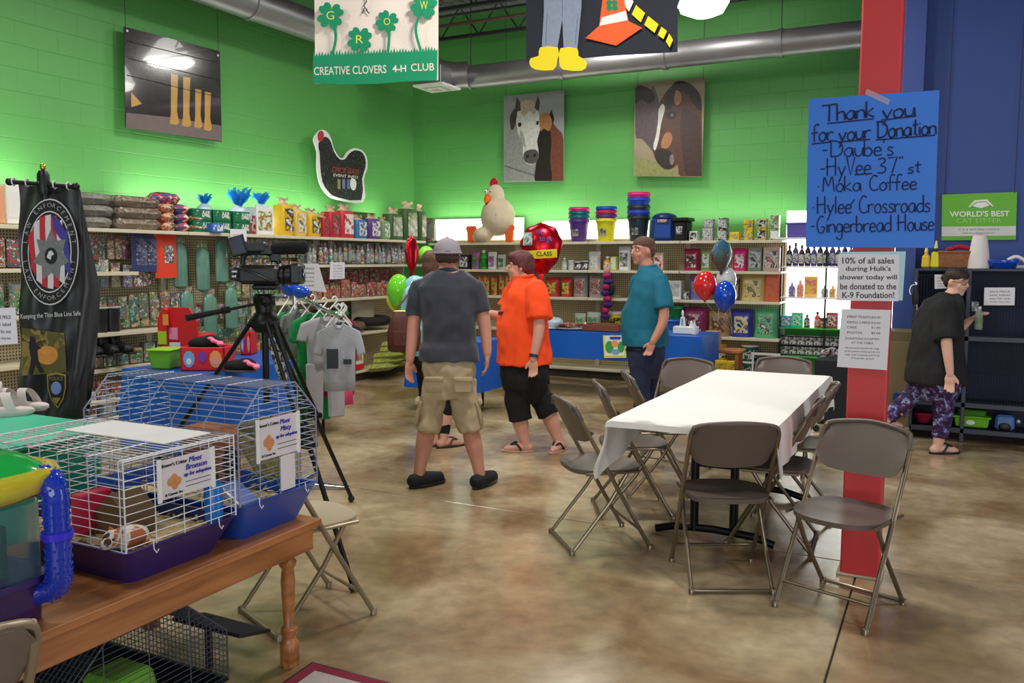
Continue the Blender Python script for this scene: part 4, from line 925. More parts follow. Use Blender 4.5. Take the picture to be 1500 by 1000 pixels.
poly(t, 'horse_print', [(964, 158), (972, 140), (986, 124), (1000, 122), (1016, 134), (1028, 156), (1030, 200), (1029, 260), (997, 260), (993, 242), (985, 247), (974, 248), (963, 238), (957, 224), (958, 210), (963, 185)], hg('dark_horse', (88, 56, 44)), PB, .0012, sm=3)
poly(t, 'mane_print', [(984, 128), (992, 119), (1008, 121), (1024, 136), (1029, 160), (1020, 158), (1010, 142), (998, 134), (990, 142)], M('mane_black'), PB, .0022, sm=3)
poly(t, 'neck_print', [(1000, 160), (1014, 165), (1026, 180), (1028, 259), (1006, 259), (1000, 225), (996, 190)], hg('neck_brown', (66, 44, 40)), PB, .0018, sm=3)
poly(t, 'forelock_print', [(976, 136), (984, 130), (986, 150), (980, 162), (973, 152)], M('mane_black'), PB, .0024, sm=3)
poly(t, 'ear_print', [(988, 148), (990, 133), (997, 136), (998, 148), (992, 154)], hg('chestnut', (0, 0, 0)), PB, .0028, sm=3)
poly(t, 'blaze_print', [(971, 152), (974, 158), (972, 168), (968, 184), (965, 204), (960, 220), (957, 214), (961, 198), (964, 178), (965, 160)], hg('blaze_white', (216, 212, 206)), PB, .0028, sm=3)
poly(t, 'cheek_print', [(974, 196), (982, 194), (985, 204), (979, 216), (970, 218), (969, 208)], M('chestnut'), PB, .0024, sm=3)
poly(t, 'eye_shade', [(976, 166), (984, 162), (991, 166), (988, 174), (979, 174)], M('mane_black'), PB, .0026, sm=3); poly(t, 'eye_print', [(982, 168), (985, 166), (987, 169), (984, 171)], M('eye_glint', (120, 110, 110), .3), PB, .0036)
poly(t, 'muzzle_print', [(960, 222), (968, 217), (980, 220), (988, 232), (987, 243), (978, 248), (968, 243), (961, 234)], M('mane_black'), PB, .0026, sm=3); poly(t, 'nostril_print', [(982, 228), (986, 226), (988, 236), (984, 242), (981, 236)], hg('muzzle_pink', (130, 110, 106)), PB, .0036, sm=2)
wires(t, [(934, 126), (1030, 117)], PB)
# hen cut-out
PH = Pl(lambda x, y: PX(x, y, -7.05), (1, 0, 0))
hen = [(459, 205), (463, 196), (470, 190), (479, 193), (485, 203), (489, 217), (496, 229), (503, 231), (509, 222), (519, 217), (530, 220), (537, 230), (538, 246), (533, 262), (532, 296), (492, 292), (478, 284), (468, 268), (464, 245), (464, 222)]
c = PH(500, 250); t = thing('hen_cutout', 'speckled black hen shaped cut-out sign above the left wall shelves', 'sign', c)
poly(t, 'board', hen, WH, PH, -.01, .012, sm=3)
poly(t, 'hen_print', [(466, 210), (476, 200), (484, 207), (489, 222), (497, 233), (505, 233), (511, 225), (520, 220), (530, 223), (535, 233), (535, 246), (530, 262), (529, 293), (494, 289), (481, 281), (472, 266), (469, 245), (468, 225)], MP('hen_speckle', (38, 34, 36), [(70, 66, 66), (150, 146, 144)], sc=60, share=.3), PH, .0025, sm=2)
poly(t, 'comb_print', [(465, 196), (470, 191), (474, 196), (472, 206), (466, 206)], col_('comb_red', (180, 60, 66)), PH, .004, sm=2)
ptext(t, 'CHICK DAYS', 506, 250, 40, 8, col_('text_red', (180, 60, 60)), PH, .005, .1); ptext(t, 'EVENT INFO', 506, 258, 36, 4, WH, PH, .005, .1)
for k, x in enumerate((494, 501, 508)): poly(t, 'swatch', [(x, 262), (x+4, 263), (x+4, 277), (x, 276)], (col_('sw1', (150, 140, 90)), col_('sw2', (120, 120, 160)), col_('sw3', (90, 120, 160)))[k], PH, .005)
poly(t, 'oval_print', [(513, 263), (517, 261), (521, 265), (521, 275), (517, 279), (513, 274)], WH, PH, .005, sm=2)
obj('wall_bracket', B().box((-.09, 0, 0), (.19, .06, .04), bev=.005), BK, t)
# clover banner
PC = Pl(lambda x, y: PD(x, y, 5.7), -FW)
cream = M('cream_cloth', (232, 218, 206), .85, nz=.05, bump=.15, bs=80, sheen=.2); gcl = M('clover_green', (16, 140, 96), .85, nz=.05, bump=.1, bs=80)
b = B(); c = PC(550, 30); t = thing('clover_banner', 'cream felt banner with four green clovers and green grass strip, hanging from the ceiling', 'banner', c)
obj('cloth', B().grid(lambda u, v: PC(460+(642-460)*u+(-2+2*v)*(1-u), -130+(121-4*u+130)*v)+FW*(.02+.012*sin(u*9+v*2))-c, 24, 10), cream, t, True)
grass = [(458, 122), (459, 82)]
for i in range(44):
    x = 460+181*i/43; grass += [(x, 82-7*i/43-rnd.uniform(3, 9)), (x+1.6, 83-8*i/43)]
grass += [(641, 72), (640, 118), (600, 119), (550, 123), (500, 124)]
poly(t, 'grass_strip', grass, gcl, PC, .002)
def clover(cx, cy, r, a0, sy, bend, ch):
    for k in range(4):
        a = rad(a0+90*k+45); q = []
        for w, d in ((-.12, .1), (-.55, .5), (-.6, .85), (-.3, 1.05), (0, .92), (.3, 1.05), (.6, .85), (.55, .5), (.12, .1)):
            q.append((cx+r*(cos(a)*d-sin(a)*w*.8), cy+r*(sin(a)*d+cos(a)*w*.8)))
        poly(t, 'clover_leaf', q, gcl, PC, .003, sm=3)
    s = smoothp([(cx, cy), (cx+bend, (cy+sy)/2), (cx+bend*.4, sy)], 5); L_ = [(p.x-2, p.y) for p in s]; R_2 = [(p.x+2, p.y) for p in s]
    poly(t, 'clover_stem', L_+R_2[::-1], gcl, PC, .0025); ptext(t, ch, cx, cy, r*.6, r*.65, M('letter_yellow', (216, 220, 90), .8), PC, .006)
clover(484, 23, 19, 10, 80, 8, 'G'); clover(527, 58, 18, 5, 82, 3, 'R'); clover(567, 32, 16, 20, 76, 3, 'O'); clover(621, 8, 19, 15, 74, -12, 'W')
lines(t, 'stitched_squiggle', [[(534, -10), (537, 2), (533, 9), (538, 15)], [(536, 15), (541, 20)], [(531, 20), (534, 12)]], .0035, blk, PC, .003)
ptext(t, 'CREATIVE CLOVERS', 513, 103, 106, 12, cream, PC, .004, -.03, .006); ptext(t, '4-H', 585, 100.5, 20, 10, cream, PC, .004, -.03, .02); ptext(t, 'CLUB', 619, 98.5, 34, 11, cream, PC, .004, -.03, .006)
p0 = PC(458, -130)-c; p1 = PC(644, -130)-c
obj('top_rod', B().tube([p0, p1], .012, 8), WH, t, True)
for p in (p0, p1): obj('hanging_wire', B().tube([p, V((p.x, p.y, ZC-c.z))], .003, 5), dk, t)
# construction banner
PK = Pl(lambda x, y: PY(x, y, 6.2), (0, -1, 0))
navy = M('banner_black_felt', (44, 46, 56), .9, nz=.08, bump=.15, bs=90); c = PK(880, 0); t = thing('construction_banner', 'black felt banner with denim legs, yellow boots and orange traffic cone', 'banner', c)
obj('cloth', B().grid(lambda u, v: PK(769+(991-769)*u, -150+(90-15*u+150)*v)+V((0, .02+.01*sin(u*8), 0))-c, 24, 10), navy, t, True)
den = M('denim_grey_blue', (140, 150, 172), .9, nz=.15, ns=30, bump=.2, bs=90); yb_ = M('boot_yellow', (246, 222, 40), .8, nz=.05); orf = M('cone_orange', (255, 98, 48), .8, nz=.03)
poly(t, 'denim_trousers', [(798, -120), (852, -120), (852, 10), (846, 72), (826, 72), (824, 28), (817, 70), (794, 70), (797, 20)], den, PK, .002, .004)
for q in ([(792, 70), (818, 70), (817, 90), (811, 103), (785, 102), (777, 95), (778, 86), (790, 82)], [(822, 71), (846, 71), (848, 82), (858, 88), (860, 96), (853, 104), (825, 102), (820, 90)]):
    poly(t, 'yellow_boot', q, yb_, PK, .008, .004, sm=2)
lines(t, 'trouser_seam', [[(824, -100), (824, 26)], [(802, 20), (800, 66)], [(847, 20), (843, 66)]], .002, M('seam', (90, 96, 116), .8), PK, .006)
poly(t, 'traffic_cone', [(891, -60), (902, -60), (921, 31), (941, 41), (903, 67), (858, 56), (878, 38)], orf, PK, .003, .003)
poly(t, 'white_band', [(882, 26), (917, 16), (920, 30), (879, 38)], WH, PK, .007)
for k in range(4):
    a = rad(45+90*k); poly(t, 'clover_leaf', [(897+6*cos(a)+4.5*cos(2*pi*j/8), 8+5.5*sin(a)+4*sin(2*pi*j/8)) for j in range(8)], gcl, PK, .008)
tape = smoothp([(880, -60), (912, -10), (925, 10), (942, 26), (962, 42), (978, 55), (987, 72)], 4)
for k, (a, b2) in enumerate(((0, 4), (5, 8), (9, 12), (13, 16), (17, 19), (20, 22))):
    s = tape[a:b2+1]; w = 8-.12*a
    up = [(p.x+w*.45, p.y-w) for p in s]; dn = [(p.x-w*.45, p.y+w) for p in s]
    poly(t, 'tape_stripe', up+dn[::-1], yb_ if k % 2 == 0 or k > 2 else WH, PK, .003)
p0, p1 = PK(769, -150)-c, PK(991, -150)-c
obj('top_rod', B().tube([p0, p1], .012, 8), WH, t, True)
for p in (p0, p1): obj('hanging_wire', B().tube([p, V((p.x, p.y, ZC-c.z))], .003, 5), dk, t)
# ---- handwriting: single-stroke letters
GL = {'T': (.8, [[(0, 1), (.8, 1.02)], [(.4, 1), (.38, 0)]]), 'h': (.5, [[(0, 1), (0, 0)], [(0, .35), (.2, .52), (.38, .45), (.42, 0)]]), 'a': (.55, [[(.42, .45), (.2, .52), (0, .25), (.15, 0), (.35, .1), (.42, .48), (.46, 0)]]),
 'n': (.5, [[(0, .5), (0, 0)], [(0, .35), (.2, .5), (.38, .42), (.42, 0)]]), 'k': (.5, [[(0, 1), (0, 0)], [(.36, .55), (.02, .25), (.42, 0)]]), 'y': (.5, [[(0, .5), (.18, .05)], [(.42, .52), (.2, .02), (.02, -.38)]]), 'o': (.5, [[(.22, .52), (.02, .35), (.06, .05), (.28, 0), (.42, .25), (.32, .48), (.2, .5)]]),
 'u': (.5, [[(0, .5), (.02, .12), (.18, 0), (.36, .12), (.42, .5)], [(.42, .5), (.45, 0)]]), 'f': (.42, [[(.42, .95), (.25, 1.02), (.14, .8), (.12, -.05)], [(-.06, .48), (.34, .52)]]), 'r': (.42, [[(0, .5), (.02, 0)], [(.02, .3), (.18, .5), (.38, .46)]]),
 'D': (.75, [[(.05, 1), (.05, 0)], [(-.05, .98), (.4, .92), (.66, .55), (.5, .1), (.05, 0)]]), 't': (.4, [[(.18, .95), (.16, .1), (.3, 0)], [(0, .62), (.36, .66)]]), 'i': (.2, [[(.06, .5), (.06, 0)], [(.07, .7), (.08, .73)]]), '-': (.4, [[(0, .4), (.26, .4)]]), '.': (.35, [[(.05, .35), (.12, .36)]]),
 'b': (.5, [[(0, 1), (0, 0)], [(0, .35), (.22, .5), (.4, .28), (.25, 0), (0, .05)]]), 'e': (.48, [[(.02, .26), (.38, .3), (.3, .5), (.1, .48), (0, .22), (.12, 0), (.4, .06)]]), "'": (.2, [[(.06, .95), (.03, .78)]]), 's': (.42, [[(.34, .46), (.14, .5), (.06, .36), (.3, .2), (.28, .02), (0, .03)]]),
 'H': (.65, [[(0, 1), (0, 0)], [(.48, 1.02), (.48, 0)], [(-.1, .5), (.5, .55)]]), 'V': (.55, [[(0, 1), (.22, 0), (.48, 1)]]), '3': (.5, [[(.02, .9), (.3, .95), (.34, .7), (.12, .52), (.38, .35), (.3, .05), (0, .05)]]), '7': (.55, [[(0, .95), (.45, 1), (.2, 0)]]), '"': (.3, [[(.02, 1), (.03, .86)], [(.15, 1.02), (.16, .88)]]),
 'M': (.8, [[(0, 0), (.08, 1), (.32, .35), (.55, 1.02), (.68, 0)]]), 'C': (.62, [[(.5, .9), (.28, 1), (.04, .6), (.1, .12), (.34, 0), (.54, .1)]]), 'l': (.22, [[(.06, 1), (.05, 0)]]), 'd': (.52, [[(.4, .46), (.18, .5), (0, .25), (.14, 0), (.4, .1)], [(.42, 1), (.42, 0)]]),
 'G': (.65, [[(.5, .92), (.26, 1), (.03, .55), (.14, .05), (.4, 0), (.54, .3), (.3, .36)]]), 'g': (.5, [[(.38, .46), (.16, .5), (.02, .25), (.16, .02), (.36, .12)], [(.4, .5), (.38, -.3), (.15, -.42), (0, -.28)]]), ' ': (.42, [])}
def hand(parent, s_, x0, y0, x1, y1, h, mtl, fn, off, w=.0032):
    L_ = sum(GL[c][0] for c in s_); k = (x1-x0)/L_; u = 0; b = B(); o = parent.location
    for c in s_:
        wd, sts = GL[c]
        for st in sts:
            pts = smoothp(st, 3) if len(st) > 3 else [V((p[0], p[1], 0)) for p in st]
            pp = []
            for p in pts:
                x = x0+(u+p.x)*k; y = y0+(y1-y0)*(x-x0)/(x1-x0)-p.y*h; pp.append(fn(x, y)+fn.n*off-o)
            b.tube(pp, w, 5)
        u += wd
    return obj('handwriting', b, mtl, parent)
# ---- signs on the red column
ink = M('marker_ink', (24, 30, 80), .6, nz=0); ink2 = M('print_ink', (40, 40, 44), .6, nz=0)
PS = Pl(lambda x, y: PY(x, y, 4.385), (0, -1, 0))
t = sheet('poster_board', 'bright blue poster board with handwritten thank-you list taped to the red column', 'sign', [(1185, 145), (1376, 132), (1368, 363), (1180, 362)], PS, M('sky_blue_board', (54, 122, 224), .55, nz=.02), .003, 'board')
for s_, a in (('Thank', (1204, 179, 1283, 171)), ('you', (1293, 174, 1342, 169))): hand(t, s_, *a, 24, ink, PS, .0015, .0042)
for s_, a in (('for', (1190, 207, 1222, 205)), ('your', (1229, 207, 1277, 202)), ('Donation', (1285, 202, 1373, 196))): hand(t, s_, *a, 24, ink, PS, .0015, .004)
hand(t, "-Daube's", 1205, 230, 1311, 227, 24, ink, PS, .0015); hand(t, '-HyVee', 1202, 258, 1278, 255, 26, ink, PS, .0015); hand(t, '37"', 1286, 254, 1326, 252, 23, ink, PS, .0015); hand(t, 'st', 1330, 254, 1350, 252, 17, ink, PS, .0015)
hand(t, '.Moka Coffee', 1197, 281, 1345, 277, 22, ink, PS, .0015); hand(t, '.Hylee Crossroads', 1190, 313, 1364, 310, 25, ink, PS, .0015); hand(t, '-Gingerbread House', 1188, 341, 1370, 337, 24, ink, PS, .0015)
lines(t, 'underline', [[(1212, 181), (1280, 174)], [(1291, 176), (1342, 170)], [(1189, 211), (1218, 208)], [(1229, 208), (1275, 204)], [(1283, 205), (1370, 198)], [(1246, 300), (1252, 292)], [(1252, 256), (1278, 254)]], .0032, ink, PS, .0015)
tp_ = M('clear_tape', (210, 190, 200), .2, al=.5); 
o = obj('tape', B().grid(lambda u, v: PS(1270+34*u-3*v, 130+16*u+8*v)+V((0, -.004, 0))-t.location, 1, 1), tp_, t)
PT = Pl(lambda x, y: PY(x, y, 4.39), (0, -1, 0))
t = sheet('notice', 'white printed ten percent donation notice on pale blue backing, on the red column', 'sign', [(1230, 369), (1327, 368), (1322, 440), (1226, 440)], PT, M('pale_blue_card', (176, 214, 226), .6), .003, 'backing_card')
poly(t, 'paper', [(1228, 372), (1318, 373), (1316, 441), (1225, 440)], M('paper_white', (226, 224, 232), .7, nz=.02), PT, .0015)
for k, (s_, w) in enumerate((('10% of all sales', 76), ("during Hulk's", 66), ('shower today will', 84), ('be donated to the', 82), ('K-9 Foundation!', 76))):
    ptext(t, s_, 1272, 381.5+12.6*k, w, 9, ink2, PT, .004, .0, .012)
t = sheet('notice', 'white printed schedule paper below the ten percent notice on the red column', 'sign', [(1233, 452), (1305, 454), (1299, 542), (1226, 537)], PT, MC['paper_white'], .003, 'paper')
for k, y in enumerate((464, 472, 479, 487)): ptext(t, ('EVENT TICKETS', 'RAFFLE CARDS', 'CAKE', 'PHOTOS')[k], 1241+(34, 34, 14, 22)[k]/2, y, (34, 34, 14, 22)[k], 3.4, ink2, PT, .001, .03); ptext(t, ('$25.00', '$10.00', '$1.00', '$5.00')[k], 1283, y+1, 13, 3.4, ink2, PT, .001, .03)
for k, (y, w) in enumerate(((496, 50), (502, 32), (510, 50), (515, 52), (520, 50), (525, 34))): ptext(t, ('DONATIONS ACCEPTED', 'AT THE TABLE')[k % 2] if k < 2 else ('All proceeds benefit the dogs', 'of the police canine group and', 'help with training and food', 'Thank you')[k-2], 1263, y, w, 3, ink2, PT, .001, .03)
# papers clipped to shelf edges / rack
def paper(cs, fn, label, nl=5):
    t = sheet('paper_sign', label, 'sign', cs, fn, MC['paper_white'], .002, 'paper')
    (ax, ay), (bx, by), (c2, c3), (d1, d2) = cs
    for k in range(nl):
        y = ay+(d2-ay)*(k+1.2)/(nl+1.2); ptext(t, ('SALE PRICE', 'see label', 'two for one', 'while they last', 'ask a clerk')[k % 5], (ax+bx)/2, y, abs(bx-ax)*.66, abs(d2-ay)/nl*.38, ink2, fn, .001)
    return t
PXs = Pl(lambda x, y: PX(x, y, -6.66), (1, 0, 0))
paper([(337, 335), (361, 336), (362, 372), (339, 371)], PXs, 'white paper sign hanging on the top shelf edge behind the camera screen', 3)
paper([(484, 384), (505, 384), (505, 408), (483, 409)], PXs, 'small white printed sign hanging from the second shelf left of the green balloon', 5)
PR = Pl(lambda x, y: PY(x, y, 5.35), (0, -1, 0))
t = paper([(431, 386), (466, 386), (478, 428), (440, 424)], PR, 'white paper sign clipped above the tee shirt rack behind the camera lens', 5)
obj('clip_stem', B().tube([PR(462, 428)-t.location, PR(466, 454)-t.location], .005, 6), MC['zinc_wire'], t)
PV = Pl(lambda x, y: PD(x, y, 3.0), -FW)
paper([(-14, 452), (22, 450), (26, 503), (-12, 506)], PV, 'white paper at the left edge of view in front of the shelves', 4)
# ================================================================== WHITE TABLE AND FOLDING CHAIRS
bkm = M('black_pedestal_metal', (22, 22, 24), .35, me=.5)
tx0, tx1, ty0, ty1, tz = -1.49, -.71, 4.06, 6.28, .75
t = thing('banquet_table', 'long rectangular table on black pedestal legs under the white cloth', 'table', ((tx0+tx1)/2, (ty0+ty1)/2, 0)); o = t.location.copy()
obj('tabletop', B().box((0, 0, tz-.02), (tx1-tx0, ty1-ty0, .035), bev=.006), M('laminate_grey', (110, 100, 90), .5), t)
for sy in (-1, 1):
    for sx in (-1, 1): obj('leg', B().tube([(sx*.11, sy*.52, .04), (sx*.11, sy*.52, tz-.04)], .024, 12), bkm, t, True)
    obj('foot_bar', B().tube([(-.33, sy*.52, .02), (-.22, sy*.52, .05), (0, sy*.52, .06), (.22, sy*.52, .05), (.33, sy*.52, .02)], .022, 10), bkm, t, True)
    obj('top_plate', B().box((0, sy*.52, tz-.045), (.6, .08, .02), bev=.004), bkm, t)
obj('brace', B().tube([(-.11, -.52, .42), (-.11, 0, tz-.06)], .012, 8).tube([(.11, .52, .42), (.11, 0, tz-.06)], .012, 8).tube([(-.11, -.52, .42), (.11, -.52, .42)], .012, 8), bkm, t, True)
def cloth():
    nx, ny = 70, 150; x0, x1, y0, y1 = tx0-.27, tx1+.22, ty0-.045, ty1+.12; vs = []
    for j in range(ny+1):
        for i in range(nx+1):
            x = x0+(x1-x0)*i/nx; y = y0+(y1-y0)*j/ny
            ex = max(tx0-x, 0); fx = max(x-tx1, 0); ey = max(ty0-y, 0); fy = max(y-ty1, 0)
            near = max(0, 1-(y-ty0)/.5); ex *= 1-.35*(1-near)*1.0+.15*near; 
            hx = ex+fx; hy = ey+fy; d = math.hypot(hx, hy)
            X_ = min(max(x, tx0), tx1); Y_2 = min(max(y, ty0), ty1)
            fold = (sin(y*11+1)*.5+sin(y*23)*.3)*min(1, hx/.2)*.018+.01*min(1, d/.05)
            sx = -1 if ex > 0 else 1
            if hx > 0: X_ += sx*(fold+.012+.03*min(1, hx/.25)*near)
            if hy > 0: Y_2 += (-1 if ey > 0 else 1)*(.012+.004*sin(x*25))
            if hx > 0 and hy > 0: X_ += sx*.01
            z = tz+.004-d+.0015*noise.noise(V((x*3, y*3, 0)))*2
            if near > 0 and ex > 0: Y_2 += .06*near*ex/.27*sin(ex*18)
            vs.append((X_, Y_2, z))
    b = B().add(vs, [(j*(nx+1)+i, j*(nx+1)+i+1, (j+1)*(nx+1)+i+1, (j+1)*(nx+1)+i) for j in range(ny) for i in range(nx)]); return b
o = obj('tablecloth', cloth(), M('white_tablecloth', (240, 238, 232), .85, nz=.02, bump=.12, bs=40, sheen=.1), None, True); tag(o, 'white cloth draped over the long table, drooping at its near left corner', 'tablecloth')
brown = M('brown_chair_plastic', (96, 84, 76), .42, nz=.05, bump=.05, bs=120); tube_ = M('bronze_chair_tube', (132, 118, 100), .32, me=.75, nz=.1)
def chair(loc, a, label, mp=brown, mtb=tube_, name='folding_chair', cat='chair'):
    t = thing(name, label, cat, (loc[0], loc[1], 0), rad(a))
    for s in (-1, 1):
        pts = smoothp([(s*.205, .225, .012), (s*.205, .06, .30), (s*.205, -.05, .50), (s*.203, -.17, .72), (s*.19, -.20, .79)], 4)
        obj('upright', B().tube(pts, .0115, 8), mtb, t, True)
        obj('leg', B().tube([(s*.185, .10, .43), (s*.187, 0, .27), (s*.19, -.21, .012)], .0105, 8), mtb, t, True)
        f = obj('foot_cap', B().lathe([(.015, 0), (.015, .025), (.01, .03)], c=(s*.205, .225, 0), n=10), mtb, t, True)
        obj('foot_cap', B().lathe([(.015, 0), (.015, .025), (.01, .03)], c=(s*.19, -.212, 0), n=10), mtb, t, True)
    obj('rear_crossbar', B().tube([(-.19, -.205, .02), (-.17, -.212, .016), (.17, -.212, .016), (.19, -.205, .02)], .0105, 8), mtb, t, True)
    obj('front_crossbar', B().tube([(-.205, .17, .11), (.205, .17, .11)], .008, 8), mtb, t, True)
    def seat(u, v, top):
        a_ = 2*pi*u; c_, s_ = cos(a_), sin(a_); rx, ry = .2*v, .205*v
        e = .62 if s_ < 0 else .75
        return V((rx*(abs(c_)**e)*(1 if c_ > 0 else -1), .01+ry*(abs(s_)**e)*(1 if s_ > 0 else -1), .447-(.012*(1-v*v) if top else .022+.0*v)-(0.006*max(0, s_)*v)))
    b = B(); rings = [[seat(j/28, v, True) for j in range(28)] for v in (.05, .4, .75, .95, 1)]+[[seat(j/28, v, False)+V((0, 0, 0)) for j in range(28)] for v in (1, .92)]
    b.loft(rings); obj('seat', b, mp, t, True)
    def bk(u, v, s):
        x = (u-.5)*.395; z = .605+.20*v; y = -.105-.5*(z-.6)-.03*(1-(2*u-1)**2)
        r = max(0, abs(2*u-1)-.72)/.28; z2 = z+(-.035*r*r if v > .5 else .03*r*r)*(abs(2*v-1)**2)*1.6
        if v < .5: z2 -= .02*(1-(2*u-1)**2)*(1-2*v)
        return V((x, y+s, z2))
    b = B().grid(lambda u, v: bk(1-u, v, -.008), 14, 5).grid(lambda u, v: bk(u, v, .008), 14, 5)
    e = [bk(u/14, 1, -.008) for u in range(15)]; e2 = [bk(u/14, 1, .008) for u in range(15)]
    for e, e2, fl in (([bk(u/14, 1, -.008) for u in range(15)], [bk(u/14, 1, .008) for u in range(15)], 0), ([bk(u/14, 0, -.008) for u in range(15)], [bk(u/14, 0, .008) for u in range(15)], 1), ([bk(0, v/5, -.008) for v in range(6)], [bk(0, v/5, .008) for v in range(6)], 1), ([bk(1, v/5, -.008) for v in range(6)], [bk(1, v/5, .008) for v in range(6)], 0)):
        n = len(e); b.add(e+e2, [(i, i+1, n+i+1, n+i) for i in range(n-1)])
    obj('backrest', b, mp, t, True)
    obj('rolled_edge', B().tube(smoothp([(-.203, -.168, .72), (-.198, -.19, .765), (-.165, -.208, .795), (0, -.238, .812), (.165, -.208, .795), (.198, -.19, .765), (.203, -.168, .72)], 4), .0125, 8), mtb if mp is not brown else brown, t, True)
    for s in (-1, 1): obj('seat_rail', B().tube([(s*.197, -.14, .43), (s*.197, .16, .43)], .008, 6), mtb, t, True)
    return t
c0 = chair((-.925, 4.10), 26.6, 'brown folding chair with its back to us at the near end of the white table')
CP = [((-.36, 4.0), 161.4, 'brown folding chair turned toward us in front of the red column'), ((-1.67, 4.34), -48.7, 'brown folding chair on the left of the white table, under the drooping cloth corner'),
 ((-1.70, 4.98), -62, 'brown folding chair in the middle of the left side of the white table'), ((-1.70, 5.50), -62, 'brown folding chair farthest along the left side of the white table'),
 ((-1.74, 6.12), 172, 'brown folding chair at the far left corner of the white table, beside teal shirt'), ((-1.08, 6.55), 182, 'mauve-brown folding chair at the far end of the white table'),
 ((-.80, 4.80), 93, 'brown folding chair nearest on the right side of the white table'), ((-.79, 5.42), 96, 'brown folding chair farther along the right side of the white table')]
for p, a, l in CP: dup(c0, (p[0], p[1], 0), rad(a), l)
beige = M('beige_steel', (178, 164, 136), .4, me=.2, nz=.06); bt = M('beige_tube', (150, 134, 108), .4, me=.4)
chair((-2.46, 2.83), -22.9, 'beige steel folding chair beside the turned leg of the wooden bench table', beige, bt)
chair((-1.93, .955), 75, 'grey-brown folding chair cut off at the lower left corner of view', M('grey_brown_chair', (112, 100, 90), .4), bt)
# ================================================================== WOODEN TABLE AND PET CAGES
wood = bpy.data.materials.new('honey_wood'); wood.use_nodes = True; nt = wood.node_tree; b_ = nt.nodes['Principled BSDF']; b_.inputs['Roughness'].default_value = .32
tc = N(nt, 'ShaderNodeTexCoord'); mp_ = N(nt, 'ShaderNodeMapping'); mp_.inputs['Scale'].default_value = (9, .9, 9); nt.links.new(tc.outputs['Object'], mp_.inputs[0]); no = N(nt, 'ShaderNodeTexNoise'); no.inputs['Scale'].default_value = 3; no.inputs['Detail'].default_value = 6; nt.links.new(mp_.outputs[0], no.inputs['Vector'])
cr = N(nt, 'ShaderNodeValToRGB'); cr.color_ramp.elements[0].position = .3; cr.color_ramp.elements[0].color = lin((140, 84, 44)); cr.color_ramp.elements[1].position = .75; cr.color_ramp.elements[1].color = lin((196, 130, 78)); nt.links.new(no.outputs[0], cr.inputs[0]); nt.links.new(cr.outputs[0], b_.inputs['Base Color'])
WX0, WX1, WY0, WY1, WZ = -3.0, -2.13, 1.12, 2.56, .55
t = thing('wooden_table', 'low honey-coloured wooden table with turned legs carrying the pet cages', 'table', ((WX0+WX1)/2, (WY0+WY1)/2, 0)); hx, hy = (WX1-WX0)/2, (WY1-WY0)/2
for k in range(6):
    w = 2*hx/6; obj('plank', B().box((-hx+w*(k+.5), 0, WZ-.014), (w-.002, 2*hy, .028), bev=.003), wood, t)
for s in (-1, 1):
    obj('apron', B().box((s*(hx-.03), 0, WZ-.072), (.022, 2*hy-.06, .09), bev=.004), wood, t); obj('apron', B().box((0, s*(hy-.03), WZ-.072), (2*hx-.06, .022, .09), bev=.004), wood, t)
    for q in (-1, 1):
        pr = [(.028, .0), (.03, .1), (.022, .115), (.03, .135), (.032, .15), (.02, .165), (.024, .25), (.027, .34), (.022, .385), (.032, .4), (.034, .412), (.024, .425), (.032, .437), (.034, .45), (.034, WZ-.028)]
        pr = [(r*1.02, z) for r, z in pr]
        obj('leg', B().lathe(pr, c=(s*(hx-.055), q*(hy-.14), 0), n=14).box((s*(hx-.055), q*(hy-.14), .05), (.056, .056, .1), bev=.006), wood, t, True)
wirew = M('white_cage_wire', (226, 226, 232), .35, nz=0); wirec = M('chrome_cage_wire', (150, 158, 182), .42, me=.35, nz=0)
def card_sign(parent, o, w, h, tint):
    """adoption card in a white frame; o is its lower near corner on the cage end, facing +x"""
    o = V(o); fr = frame(o, V((0, 1, 0)), V((-1, 0, 0)), V((0, 0, 1)))
    s_ = obj('adoption_card', B().prism([(0, 0), (w, 0), (w, h), (0, h)], .006, fr), M('card_white', (226, 218, 222), .6, nz=.02), parent)
    obj('frame_edge', B().prism([(-.006, -.006), (.008, -.006), (.008, h+.006), (-.006, h+.006)], -.006, fr).prism([(w-.008, -.006), (w+.006, -.006), (w+.006, h+.006), (w-.008, h+.006)], -.006, fr), WH, s_)
    ms = []
    f2 = fr @ T(0, -.002, 0)
    a_ = merge([(text("Bower's Critter", .016), f2 @ T(w*.28, 0, h*.86)), (text('& Corner Inc', .013), f2 @ T(w*.26, 0, h*.1))]); obj('lettering', a_, ink2, s_)
    a_ = merge([(text('Meet', .026, shear=.2), f2 @ T(w*.66, 0, h*.86)), (text('Bronson' if tint else 'Misty', .026, shear=.2), f2 @ T(w*.68, 0, h*.68)), (text('up for adoption', .018, shear=.2), f2 @ T(w*.70, 0, h*.5))]); obj('handwriting', a_, M('blue_marker', (50, 50, 170), .6), s_)
    b = B()
    for k, (x, z) in enumerate(((.2, .42), (.27, .5), (.34, .4), (.28, .3))): b.ell(fr @ V((w*x, -.002, h*z)), (.001, w*.055, h*.11), n=8, k=6)
    obj('animal_picture', b, M('card_orange', (206, 140, 84), .7, nz=.3, ns=60), s_)
    obj('rule_lines', B().prism([(w*.48, h*.3), (w*.95, h*.3), (w*.95, h*.315), (w*.48, h*.315)], -.001, fr).prism([(w*.48, h*.18), (w*.95, h*.18), (w*.95, h*.195), (w*.48, h*.195)], -.001, fr), ink2, s_)
